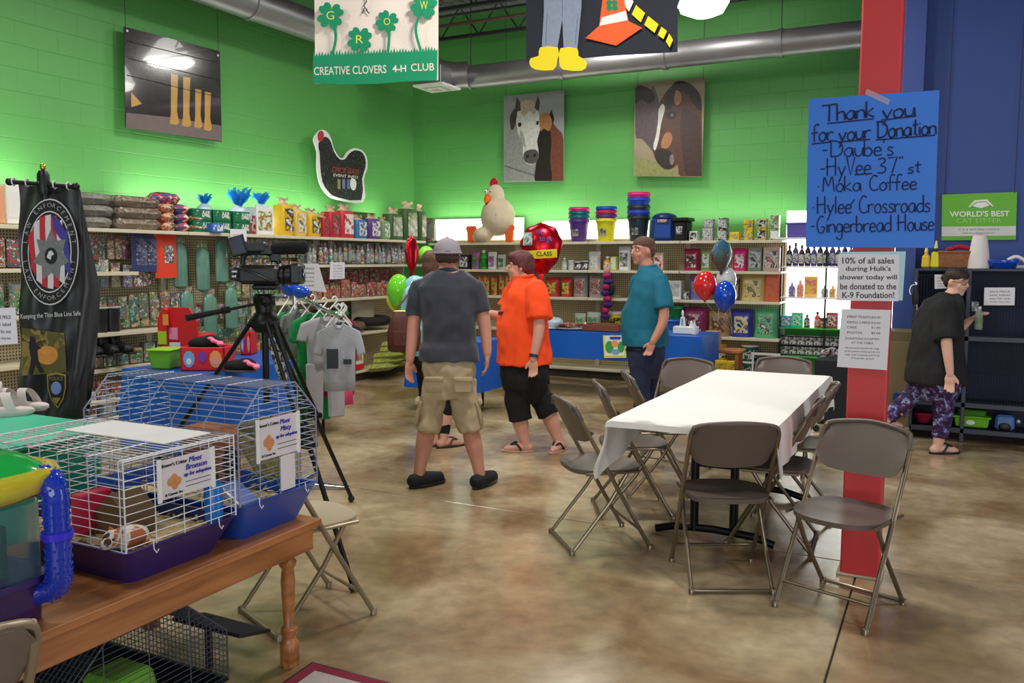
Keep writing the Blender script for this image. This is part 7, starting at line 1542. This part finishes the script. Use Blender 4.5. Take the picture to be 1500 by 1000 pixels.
# ================================================================== PEOPLE
def skin_m(key, c): return M(key, c, .5, nz=.08, ns=5, ss=.12)
def human(name, label, D0, foot, face, torso, head, gaze, arms, legs, ra, rl, skin, hands, clothes, extra=None, feet=None, voxel=.0072, pitch=0, shod=False):
    """the figure is laid out in the vertical plane facing the lens at depth D0; the third value of a joint is metres away from us.
    face/gaze: heading in degrees, 0 = away from us, 90 = image left, 180 = toward us, -90 = image right"""
    r0_ = PD(foot[0], foot[1], D0); root = V((r0_.x, r0_.y, 0)); A = V((-sin(YAW), cos(YAW), 0))
    t = thing(name, label, 'person', root)
    def J(px, py, d=0): q = PD(px, py, D0)+A*d; return q-root
    def hd(a): a = rad(a)+YAW; return V((-sin(a), cos(a), 0)), V((cos(a), sin(a), 0))
    Fv, Sv = hd(face)
    def rings(lst, off=0, n=28, fold=0):
        out = []
        for k, it in enumerate(lst):
            px, py, a, b_ = it[:4]; d = it[4] if len(it) > 4 else 0; c = J(px, py, d); rg = []
            for j in range(n):
                th = 2*pi*j/n; e = .85; cs_, sn = cos(th), sin(th)
                rg.append(c+Sv*((a+off)*(abs(cs_)**e)*(1 if cs_ > 0 else -1))+Fv*((b_+off)*(abs(sn)**e)*(1 if sn > 0 else -1)))
            out.append(rg)
        return out
    Gf, Gs = hd(gaze); hc_ = J(*head[:2], head[3] if len(head) > 3 else 0); hr = head[2]
    HM = frame((0, 0, 0), Gs, Gf, V((0, 0, 1))).to_3x3() @ Matrix.Rotation(pitch, 3, 'X')
    body = B()
    body.loft(rings(torso, -.014)[::1])
    neck0 = J(torso[-1][0], torso[-1][1], torso[-1][4] if len(torso[-1]) > 4 else 0)
    body.tube([neck0-V((0, 0, .05)), hc_-V((0, 0, hr*.5))], [.062*hr/.115, .052*hr/.115], 14)
    h = hr
    body.ell(hc_+HM @ V((0, -.06*h/.115*.2, h*.12)), (h*.66, h*.80, h*.86), mt=HM, n=20, k=12)
    body.ell(hc_+HM @ V((0, h*.22, -h*.38)), (h*.50, h*.50, h*.56), mt=HM, n=18, k=10)
    body.ell(hc_+HM @ V((0, h*.50, -h*.80)), (h*.2, h*.16, h*.15), mt=HM, n=12, k=8)
    body.tube([hc_+HM @ V((0, h*.68, h*.10)), hc_+HM @ V((0, h*.86, -h*.20)), hc_+HM @ V((0, h*.70, -h*.27))], [h*.07, h*.12, h*.10], 8)
    for s in (-1, 1):
        body.ell(hc_+HM @ V((s*h*.68, -h*.02, -h*.08)), (h*.07, h*.15, h*.24), mt=HM, n=10, k=8); body.ell(hc_+HM @ V((s*h*.3, h*.58, h*.2)), (h*.2, h*.12, h*.07), mt=HM, n=10, k=6); body.ell(hc_+HM @ V((s*h*.32, h*.5, -h*.28)), (h*.18, h*.17, h*.18), mt=HM, n=10, k=6)
    AJ = []
    for pts, rr_ in zip(arms, ra if isinstance(ra[0], (tuple, list)) else [ra, ra]):
        P = [J(*q) for q in pts]; S_ = smoothp(P, 4); n = len(S_)
        rs = []
        for i in range(n):
            u = i/(n-1)*2; rs.append(rr_[0]+(rr_[1]-rr_[0])*u if u < 1 else rr_[1]*1.04+(rr_[2]-rr_[1]*1.04)*(u-1))
        body.tube(S_, rs, 14); body.ell(P[0], (rr_[0]*1.12,)*3); AJ.append(P)
    LJ = []
    for pts in legs:
        P = [J(*q) for q in pts]; S_ = smoothp(P, 5); n = len(S_); rs = []
        for i in range(n):
            u = i/(n-1)*2; rs.append(rl[0]+(rl[1]-rl[0])*u if u < 1 else (rl[1]+(rl[2]-rl[1])*(u-1)+.012*sin(pi*min(1, (u-1)*1.6))))
        body.tube(S_, rs, 16); LJ.append(P)
    # hands
    for P, (dirn, nrm, curl) in zip(AJ, hands):
        d = (P[2]-P[1]).normalized() if dirn is None else V(dirn).normalized(); nn = V(nrm); nn = (nn-d*nn.dot(d)).normalized(); sd = d.cross(nn)
        if sd.dot(Fv) < 0: sd = -sd       # thumb side looks forward
        w = P[2]; M3 = frame((0, 0, 0), sd, nn, d).to_3x3()
        body.tube([w-d*.02, w+d*.02], [.026, .026], 12); body.ell(w+d*.05, (.04, .017, .052), mt=M3, n=14, k=8)
        for k, (o_, L_) in enumerate(((.029, .072), (.010, .08), (-.010, .074), (-.028, .058))):
            a = w+d*.085+sd*o_; c1 = curl*(.7+.12*k); d1 = (d*cos(c1*.6)-nn*sin(c1*.6)); d2 = (d*cos(c1*1.5)-nn*sin(c1*1.5)); sp_ = sd*o_*.35
            body.tube([a-d*.03, a, a+d1*L_*.48+sp_*.3, a+d1*L_*.48+d2*L_*.5+sp_*.5], [.0098, .0095, .0088, .0072], 8)
        a = w+d*.03+sd*.03; d1 = (d*.7+sd*.65-nn*.3*curl).normalized(); d2 = (d*.9+sd*.2-nn*.4*curl).normalized()
        body.tube([a-d1*.015, a+d1*.035, a+d1*.035+d2*.032], [.014, .0115, .009], 8)
    # feet
    for P, fd in zip(LJ, feet):
        fa, tip = fd[0], (fd[1] if len(fd) > 1 else 0); f_, s_2 = hd(fa); an = P[-1]; g = an.copy(); g.z = fd[2] if len(fd) > 2 else 0
        body.tube([an, g+V((0, 0, .05))-f_*.01], [rl[2], .036], 10); body.ell(g-f_*.03+V((0, 0, .035)), (.034, .036, .035), mt=frame((0, 0, 0), s_2, f_, V((0, 0, 1))).to_3x3())
        if not shod: body.tube([g-f_*.03+V((0, 0, .04)), g+f_*.06+V((0, 0, .04)), g+f_*.13+V((0, 0, .026)), g+f_*.175+V((0, 0, .018))], [.034, .037, .034, .018], 12, flat=1)
    me = remesh(body, voxel, 3)
    for v in me.vertices:
        if v.co.z < .003: v.co.z = .003
    obj('body', me, skin, t)
    for s in (-1, 1):
        e = obj('eye', B().ell(hc_+HM @ V((s*h*.29, h*.645, h*.02)), (h*.1, h*.055, h*.055), mt=HM, n=10, k=6), WH, t, True); obj('iris', B().ell(hc_+HM @ V((s*h*.28, h*.69, h*.02)), (h*.04, h*.02, h*.045), mt=HM, n=8, k=6), M('iris_brown', (60, 44, 34), .3), e, True)
        obj('eyebrow', B().tube([hc_+HM @ V((s*h*.14, h*.74, h*.22)), hc_+HM @ V((s*h*.3, h*.73, h*.27)), hc_+HM @ V((s*h*.46, h*.62, h*.2))], h*.028, 6), extra.get('brow', M('brow_brown', (80, 56, 44), .9)), t, True)
    obj('mouth', B().tube([hc_+HM @ V((-h*.2, h*.62, -h*.50)), hc_+HM @ V((0, h*.735, -h*.48)), hc_+HM @ V((h*.2, h*.62, -h*.50))], [h*.02, h*.045, h*.02], 8), M('lip', (176, 96, 88), .5), t, True)
    cx = dict(t=t, J=J, F=Fv, S=Sv, HM=HM, hc=hc_, h=h, AJ=AJ, LJ=LJ, rings=rings, hd=hd, root=root, A=A)
    for f in clothes: f(cx)
    return cx
def foldf(amp, sx=7, sz=4):
    return lambda p: amp*(noise.noise(V((p.x*sx, p.y*sx, p.z*sz)))+.5*noise.noise(V((p.x*sx*2.3+3, p.y*sx*2.3, p.z*sz*2.6))))
def shirt(name, m_, tor, sl, off=.012, amp=.012, vox=.009, collar=None):
    def f(c):
        b = B(); b.loft(c['rings'](tor, off)[::1])
        for P, (t_, r0_, r1_) in zip(c['AJ'], sl):
            S_ = smoothp(P, 8); n = int(len(S_)*t_); S_ = S_[:max(3, n)]; inn = P[0]-(P[0]-c['J'](tor[-2][0], tor[-2][1])).normalized()*.06
            b.tube([inn]+S_, [r0_*.95]+[r0_+(r1_-r0_)*i/(len(S_)-1) for i in range(len(S_))], 16)
        o = obj(name, remesh(b, vox, 4, foldf(amp)), m_, c['t'])
        if collar:
            q = c['J'](*collar[:2]); obj('collar', B().tube([q+(c['S']*cos(a)*collar[2]+c['F']*sin(a)*collar[2]*.95)+V((0, 0, -.012*sin(a))) for a in [2*pi*i/20 for i in range(20)]], collar[3], 8, closed=True), m_, c['t'], True)
    return f
def trousers(name, m_, tor, t_, r0_, r1_, r2_, amp=.012, off=.014, flare=0):
    def f(c):
        b = B(); b.loft(c['rings'](tor, off))
        for P in c['LJ']:
            S_ = smoothp(P, 10); n = max(3, int(len(S_)*t_)); S_ = S_[:n]; N_ = len(S_); rs = []
            for i in range(N_):
                u = i/(N_-1); rs.append(r0_+(r1_-r0_)*min(1, u*2) if u < .5 else r1_+(r2_-r1_)*(u*2-1))
            b.tube(S_, rs, 18)
        obj(name, remesh(b, .009, 4, foldf(amp, 9, 6)), m_, c['t'])
    return f
def shoes(m_, ms, angs, hgt=.085, low=True):
    def f(c):
        for P, (a, z) in zip(c['LJ'], angs):
            f_, s_ = c['hd'](a); g = P[-1].copy(); g.z = z; b = B()
            b.tube([g-f_*.085+V((0, 0, .04)), g-f_*.06+V((0, 0, .048)), g+f_*.04+V((0, 0, .05)), g+f_*.12+V((0, 0, .04)), g+f_*.19+V((0, 0, .036))], [.03, .05, .054, .052, .042], 14).lathe([(.05, .03), (.052, hgt)], c=g-f_*.012, n=14)
            s2 = obj('shoe', remesh(b, .007, 3), m_, c['t']); fr_ = frame(g, s_, f_, V((0, 0, 1)))
            me = B().lathe([(.95, .0), (1, .008), (1, .02), (.95, .026)], n=20, sx=.056, sy=.155).mesh('sole'); me.transform(fr_ @ T(0, .07, 0)); obj('sole', me, ms, s2)
            obj('laces', B().tube([fr_ @ V((-.02, .06, .1)), fr_ @ V((.02, .075, .096)), fr_ @ V((-.02, .09, .09)), fr_ @ V((.02, .105, .083))], .003, 5), BK, s2)
    return f
def flipflops(m_, ms, angs):
    def f(c):
        for P, (a, z) in zip(c['LJ'], angs):
            f_, s_ = c['hd'](a); g = P[-1].copy(); g.z = z; fr_ = frame(g, s_, f_, V((0, 0, 1)))
            me = B().lathe([(.95, -.002), (1, .006), (1, .012), (.95, .016)], n=20, sx=.045, sy=.135).mesh('sole'); me.transform(fr_ @ T(0, .06, 0)); s2 = obj('flip_flop', me, ms, c['t'], True)
            obj('strap', B().tube(smoothp([fr_ @ V((-.043, .03, .02)), fr_ @ V((-.025, .075, .075)), fr_ @ V((.0, .13, .045)), fr_ @ V((.028, .075, .075)), fr_ @ V((.043, .03, .02))], 4), .009, 8), m_, s2, True)
    return f
def hair(m_, blobs, vox=.006, amp=.004, name='hair', disp=60):
    def f(c):
        b = B(); h = c['h']
        for (x, y, z), r in blobs: b.ell(c['hc']+c['HM'] @ (V((x, y, z))*h), tuple(q*h for q in r), mt=c['HM'], n=18, k=12)
        obj(name, remesh(b, vox, 2, lambda p: amp*noise.noise(V((p.x*disp, p.y*disp, p.z*disp*.4)))), m_, c['t'])
    return f
# ---- man in grey cap, seen from behind
skA = skin_m('skin_ruddy', (196, 136, 114))
polo = M('charcoal_polo', (52, 54, 64), .9, nz=.06, ns=6, bump=.2, bs=160, sheen=.25); kh = M('khaki_cotton', (178, 160, 126), .9, nz=.1, ns=8, bump=.25, bs=120)
tA = [(657, 568, .09, .07), (657, 552, .16, .11), (657, 528, .172, .12), (657, 500, .168, .115), (656, 465, .178, .118), (656, 440, .192, .118), (656, 420, .205, .112), (656, 407, .165, .09), (656, 396, .09, .07), (656, 388, .06, .06)]
def capA(c):
    h = c['h']; gm_ = M('cap_grey', (150, 142, 150), .85, nz=.05, bump=.2, bs=150); HMc = c['HM']; hc_ = c['hc']; b = B(); n = 24; rings = []
    for i in range(9):
        a = pi/2*i/8; rings.append([hc_+HMc @ V((cos(2*pi*j/n)*h*.78*cos(a), -h*.04+sin(2*pi*j/n)*h*.93*cos(a), h*.14+h*.86*sin(a)**.9)) for j in range(n)])
    b.loft(rings); o = obj('baseball_cap', b, gm_, c['t'], True)
    obj('button', B().ell(hc_+HMc @ V((0, -h*.04, h*1.0)), (.012, .012, .008)), gm_, o, True)
    obj('cap_band', B().tube([hc_+HMc @ V((cos(2*pi*j/n)*h*.79, -h*.04+sin(2*pi*j/n)*h*.94, h*.14)) for j in range(n)], h*.055, 8, closed=True), gm_, o, True)
    obj('rear_opening', B().grid(lambda u, v: hc_+HMc @ V(((u-.5)*h*.72, -h*(.985-.28*(2*u-1)**2*.6)+v*h*.22*1.0, h*(.2+.34*v*(1-(2*u-1)**2*.9)))), 12, 4), M('dark_hair', (70, 50, 44), .9), o, True)
    obj('visor', B().grid(lambda u, v: hc_+HMc @ V((sin((u-.5)*2.0)*h*.74*(1+.1*v), h*.86*cos((u-.5)*2.0)+h*.55*v*cos((u-.5)*2.6), h*(.14-.08*v))), 10, 3), gm_, o, True)
def polo_bits(c):
    J = c['J']; 
def cargo(c):
    J, Fv, Sv = c['J'], c['F'], c['S']
    for k, (px, py, d) in enumerate(((622, 575, 0), (700, 580, 0))):
        s = -1 if k == 0 else 1; P = c['LJ'][k]; mid = P[0].lerp(P[1], .66); o = mid+Sv*s*.085
        q = obj('cargo_pocket', B().box(o, (.03, .15, .17), mt=frame((0, 0, 0), Sv, Fv, (P[0]-P[1]).normalized()).to_3x3(), bev=.012), kh, c['t'], True); obj('pocket_flap', B().box(o+Sv*s*.004+V((0, 0, .075)), (.034, .155, .04), mt=frame((0, 0, 0), Sv, Fv, (P[0]-P[1]).normalized()).to_3x3(), bev=.01), kh, q, True)
    for px in (636, 678):
        o = J(px, 560)-Fv*.125; q = obj('rear_pocket', B().box(o, (.12, .014, .10), mt=frame((0, 0, 0), Sv, Fv, V((0, 0, 1))).to_3x3(), bev=.006), kh, c['t'], True); obj('pocket_flap', B().box(o-Fv*.006+V((0, 0, .04)), (.125, .016, .035), mt=frame((0, 0, 0), Sv, Fv, V((0, 0, 1))).to_3x3(), bev=.005), kh, q, True)
human('person', 'person seen from behind in grey cap, charcoal polo and khaki cargo shorts', 5.86, (657, 704), 4, tA, (655, 374, .122), 8,
    [[(613, 424), (606, 478, .0), (601, 527, -.04)], [(698, 424), (709, 470, .0), (714, 518, -.04)]],
    [[(640, 560), (626, 625, .02), (614, 692, .0)], [(675, 560), (688, 625, .02), (703, 695, .0)]], (.054, .044, .03), (.085, .056, .038), skA,
    [((-.02, -.1, -1), (-.9, .2, 0), .5), ((.02, -.1, -1), (.9, .5, 0), .6)],
    [shirt('polo_shirt', polo, tA[1:-1][0:0]+[(657, 528, .196, .148), (657, 508, .188, .134)]+tA[3:-1], [(.46, .070, .066), (.46, .070, .066)], .012, .02,  collar=(656, 397, .062, .014)),
     trousers('cargo_shorts', kh, [(657, 584, .10, .09), (657, 564, .15, .115), (657, 540, .172, .125), (657, 518, .168, .12)], .60, .108, .092, .088, .022), cargo, shoes(M('black_canvas_shoe', (22, 22, 25), .8), BK, [(-48, 0), (-28, 0)], .07), capA,
     hair(M('dark_hair', (70, 50, 44), .9), [((0, -.24, -.10), (.70, .72, .44))])], extra={}, feet=[(-48,), (-28,)], shod=True)
# ---- woman in orange tee shirt
skB = skin_m('skin_fair', (212, 156, 134)); org = M('orange_tee', (255, 78, 20), .85, nz=.04, ns=6, bump=.15, bs=160); blkc = M('black_cotton', (20, 20, 23), .9, nz=.1, bump=.15, bs=120)
tB = [(768, 572, .09, .10), (768, 555, .17, .17), (767, 535, .20, .20), (766, 505, .205, .205), (764, 475, .20, .20), (766, 450, .19, .175), (770, 428, .175, .14), (771, 415, .13, .10), (768, 405, .07, .07), (767, 398, .055, .06)]
def teeprint(c):
    q = c['J'](752, 457)+c['F']*0; J = c['J']
    n_ = (J(738, 470)-c['A']*.3)
    obj('shirt_print', B().grid(lambda u, v: J(730+22*u, 455+5*v, -.075-.075*u)-c['A']*.02, 6, 2), M('print_maroon', (90, 30, 30), .8), c['t'])
    w = c['AJ'][0][2]; d = (c['AJ'][0][2]-c['AJ'][0][1]).normalized(); obj('wrist_band', B().tube([w-d*.035, w-d*.01], .036, 14), M('watch_blue', (40, 50, 80), .4), c['t'], True)
human('person', 'person with short reddish hair in bright orange tee shirt and black capris', 7.0, (768, 656), 88, tB, (761, 390, .128), 96,
    [[(786, 424, -.17), (788, 478, -.225), (780, 520, -.24)], [(757, 425, .15), (738, 462, .17), (716, 460, .14)]],
    [[(757, 560, -.04), (760, 605, -.05), (769, 646, -.05)], [(780, 560, .06), (800, 598, .05), (822, 655, .02)]], (.054, .045, .03), (.095, .062, .038), skB,
    [((.05, -.05, -1), (-.3, 1, 0), .6), (None, (0, 0, 1), .5)],
    [shirt('tee_shirt', org, [(768, 532, .215, .215), (768, 515, .21, .21)]+tB[3:-1], [(.44, .095, .10), (.42, .095, .10)], .013, .022, collar=(768, 405, .075, .012)),
     trousers('capri_trousers', blkc, [(768, 588, .10, .11), (768, 565, .17, .17), (768, 550, .19, .19), (768, 525, .19, .19)], .62, .115, .10, .098, .015), flipflops(BK, M('flipflop_tan', (186, 150, 130), .7), [(88, 0), (150, 0)]),
     hair(M('auburn_hair', (92, 40, 42), .6, nz=.4, ns=20), [((0, -.12, .34), (.74, .86, .72)), ((0, -.42, .0), (.68, .58, .66)), ((0, .42, .62), (.55, .36, .3)), ((.6, -.12, .05), (.16, .3, .4)), ((-.6, -.12, .05), (.16, .3, .4)), ((0, -.55, -.4), (.5, .3, .4))]), teeprint], extra={'brow': M('brow_auburn', (110, 60, 50), .9)}, feet=[(88,), (150,)])
# ---- man in teal polo
teal = M('teal_polo', (20, 104, 128), .85, nz=.08, ns=8, bump=.15, bs=160); jean = M('dark_denim', (38, 46, 74), .9, nz=.15, ns=12, bump=.2, bs=150)
tC = [(946, 538, .08, .08), (946, 520, .17, .16), (945, 500, .175, .19), (943, 480, .18, .21), (943, 455, .19, .19), (948, 430, .20, .155), (952, 410, .195, .13), (952, 397, .14, .10), (949, 388, .07, .065), (947, 382, .058, .058)]
def belt(c):
    q = c['AJ'][0][2]
    obj('belt', B().tube([c['J'](945, 512)+c['S']*cos(a)*.182+c['F']*sin(a)*.172 for a in [2*pi*i/24 for i in range(24)]], .015, 6, closed=True), BK, c['t'], True)
human('person', 'person in teal polo shirt and dark jeans beyond the white table', 8.0, (946, 624), 82, tC, (941, 367, .138), 118,
    [[(962, 412, -.17), (966, 462, -.235), (950, 497, -.245)], [(940, 412, .18), (938, 460, .2), (930, 500, .15)]],
    [[(936, 520, -.05), (938, 570, -.05), (942, 614, -.05)], [(954, 520, .08), (956, 570, .08), (958, 612, .08)]], (.056, .046, .031), (.10, .07, .045), skA,
    [((-.3, -.1, -.9), (0, 1, 0), .8), ((0, 0, -1), (0, -1, 0), .5)],
    [shirt('polo_shirt', teal, [(945, 506, .20, .20), (944, 495, .198, .205)]+tC[3:-1], [(.46, .088, .088), (.46, .085, .085)], .013, .018, collar=(950, 391, .072, .016)),
     trousers('jeans', jean, [(946, 552, .1, .1), (946, 535, .16, .15), (946, 515, .18, .17), (946, 500, .178, .17)], 1.0, .115, .085, .075, .012), belt, shoes(BK, BK, [(80, 0), (70, 0)]),
     hair(M('brown_short_hair', (96, 66, 56), .85, nz=.2), [((0, -.14, .41), (.70, .80, .57)), ((0, -.42, -.05), (.66, .5, .5)), ((0, -.22, .12), (.72, .64, .45))], amp=.003)], extra={}, feet=[(80,), (70,)], shod=True)
# ---- woman in pale blue behind the man in the cap
ltb = M('pale_aqua_top', (150, 214, 226), .85, nz=.05, bump=.1, bs=120)
tD = [(634, 545, .09, .08), (632, 530, .16, .14), (630, 505, .155, .135), (628, 475, .14, .12), (626, 450, .155, .125), (624, 430, .165, .115), (624, 416, .12, .09), (626, 406, .06, .06), (628, 400, .05, .05)]
human('person', 'person with long brown hair and pale aqua top mostly hidden behind the capped man', 7.15, (642, 646), 20, tD, (631, 386, .105), 15,
    [[(603, 430, .0), (598, 470, .05), (612, 500, .14)], [(648, 430, 0), (656, 470, .06), (652, 505, .1)]],
    [[(626, 545), (628, 600, .02), (640, 642, .0)], [(648, 545), (652, 600, .0), (651, 640, -.05)]], (.046, .038, .027), (.09, .055, .033), skB,
    [(None, (0, 1, 0), .7), (None, (0, 1, 0), .7)],
    [shirt('blouse', ltb, [(632, 520, .165, .145)]+tD[2:-1], [(.5, .07, .065), (.5, .07, .065)], .011, .01, collar=(626, 410, .06, .01)),
     trousers('leggings', blkc, [(634, 556, .09, .09), (634, 545, .14, .12), (633, 530, .165, .145), (632, 515, .16, .14)], .93, .10, .063, .045, .004, off=.006), flipflops(M('sandal_brown', (96, 66, 50), .6), M('sandal_sole', (60, 44, 36), .7), [(-70, 0), (-60, 0)]),
     hair(M('brown_long_hair', (88, 58, 40), .6, nz=.5, ns=20), [((0, -.1, .3), (.78, .86, .78)), ((0, -.4, -.3), (.78, .6, .9)), ((0, -.4, -1.1), (.72, .45, .8)), ((-.3, -.3, -1.5), (.4, .35, .5))])], extra={}, feet=[(-70,), (-60,)])
# handbag
p = PD(592, 484, 6.9); t = thing('handbag', 'large brown leather handbag slung from the shoulder of the person in pale aqua', 'handbag', p, YAW); lth = M('brown_leather', (92, 46, 38), .45, nz=.3, ns=9, bump=.3, bs=30)
b = B(); rings = []
for z, w, d in ((-.17, .22, .09), (-.15, .26, .11), (-.02, .27, .12), (.10, .22, .10), (.15, .17, .04)): rings.append([V((x, y, z)) for x, y in rr(w, d, min(w, d)*.45, 4)])
b.loft(rings); b.disp(.012, 9); obj('bag_body', b, lth, t, True); obj('strap', B().tube(smoothp([(-.09, 0, .14), (.0, .1, .26), (.06, .24, .36), (.1, .2, .33), (.10, .02, .14)], 6), .008, 8), lth, t, True); obj('zip_line', B().tube([(-.08, 0, .155), (.08, 0, .155)], .006, 6), M('brass'), t); obj('side_pocket', B().box((0, -.062, -.06), (.16, .02, .12), bev=.008), lth, t)
# ---- woman in black tee shirt and patterned leggings at the right
skC = skin_m('skin_pale', (226, 178, 156)); btee = M('black_tee', (34, 34, 37), .9, nz=.06, bump=.12, bs=120)
leg = MP('legging_print', (26, 22, 58), [(60, 30, 90), (110, 40, 90), (70, 120, 190), (180, 190, 220), (30, 30, 70)], .8, sc=26, share=.6)
tE = [(1372, 568, .10, .10), (1371, 555, .19, .18), (1371, 525, .195, .185), (1372, 500, .185, .175), (1374, 478, .175, .165), (1378, 458, .17, .145), (1383, 443, .15, .12), (1388, 433, .09, .08), (1392, 428, .055, .055), (1395, 424, .05, .05)]
def specs(c):
    h, HM, hc_ = c['h'], c['HM'], c['hc']; gm = M('glasses_frame', (50, 30, 34), .4)
    g = B()
    for s in (-1, 1):
        g.tube([hc_+HM @ (V((s*.3+.22*cos(a), .8-.06*abs(cos(a)), .02+.15*sin(a)))*h) for a in [2*pi*i/12 for i in range(12)]], .0022, 5, closed=True); g.tube([hc_+HM @ (V((s*.52, .74, .04))*h), hc_+HM @ (V((s*.7, -.05, .02))*h)], .002, 4)
    g.tube([hc_+HM @ (V((-.08, .82, .04))*h), hc_+HM @ (V((.08, .82, .04))*h)], .002, 4); obj('glasses', g, gm, c['t'])
    obj('shirt_print', B().grid(lambda u, v: c['J'](1414+8*u-4, 440+14*v, -.14-.02*u), 4, 4), MP('tee_print', (60, 60, 66), [(160, 160, 166), (40, 40, 44)], sc=40), c['t'])
    obj('ponytail_bun', B().ell(hc_+HM @ (V((0, -.95, .1))*h), (h*.3, h*.28, h*.3), mt=HM), M('dark_brown_hair', (52, 38, 36), .6, nz=.3, ns=20), c['t'], True)
human('person', 'person with glasses in black tee shirt and galaxy-print leggings walking beside the kennels', 6.95, (1362, 662), -78, tE, (1402, 412, .116), -152,
    [[(1366, 452, -.17), (1364, 500, -.25), (1367, 540, -.27)], [(1392, 450, .15), (1412, 485, .15), (1428, 470, .08)]],
    [[(1374, 560, -.05), (1377, 605, -.05), (1370, 650, -.04)], [(1364, 560, .08), (1336, 590, .1), (1302, 625, .14)]], (.05, .041, .028), (.10, .065, .036), skC,
    [((0, -.05, -1), (0, 1, 0), .5), (None, (0, 0, 1), .6)],
    [shirt('tee_shirt', btee, [(1370, 560, .21, .20), (1370, 545, .208, .198)]+tE[2:-1], [(.5, .088, .095), (.5, .085, .09)], .013, .02, collar=(1388, 434, .07, .01)),
     trousers('leggings', leg, [(1372, 585, .12, .12), (1371, 565, .19, .18), (1371, 540, .19, .18)], .9, .11, .078, .06, .005, off=.006), flipflops(BK, BK, [(-84, 0), (-90, 0.16)]),
     hair(M('dark_brown_hair', (52, 38, 36), .6, nz=.3, ns=20), [((0, -.11, .40), (.73, .82, .60)), ((0, -.4, .0), (.68, .52, .6)), ((0, -.2, .2), (.73, .6, .4))], amp=.003), specs], extra={}, feet=[(-84,), (-90, 0, .17)], pitch=-.15)
t = thing('water_bottle', 'clear plastic water bottle held by the person in the black tee shirt', 'bottle', PD(1434, 466, 6.9)); obj('bottle_body', B().lathe([(.026, -.09), (.03, -.07), (.027, 0), (.03, .04), (.012, .075)], n=14), M('bottle_clear', (190, 206, 190), .1, tr=.6, nz=0, ior=1.2), t, True); obj('cap', B().lathe([(.014, .073), (.014, .095)], n=12), WH, t, True); obj('label', B().lathe([(.0305, -.04), (.0305, .0)], n=14, cap=False), M('label_olive', (110, 130, 90), .5), t, True)
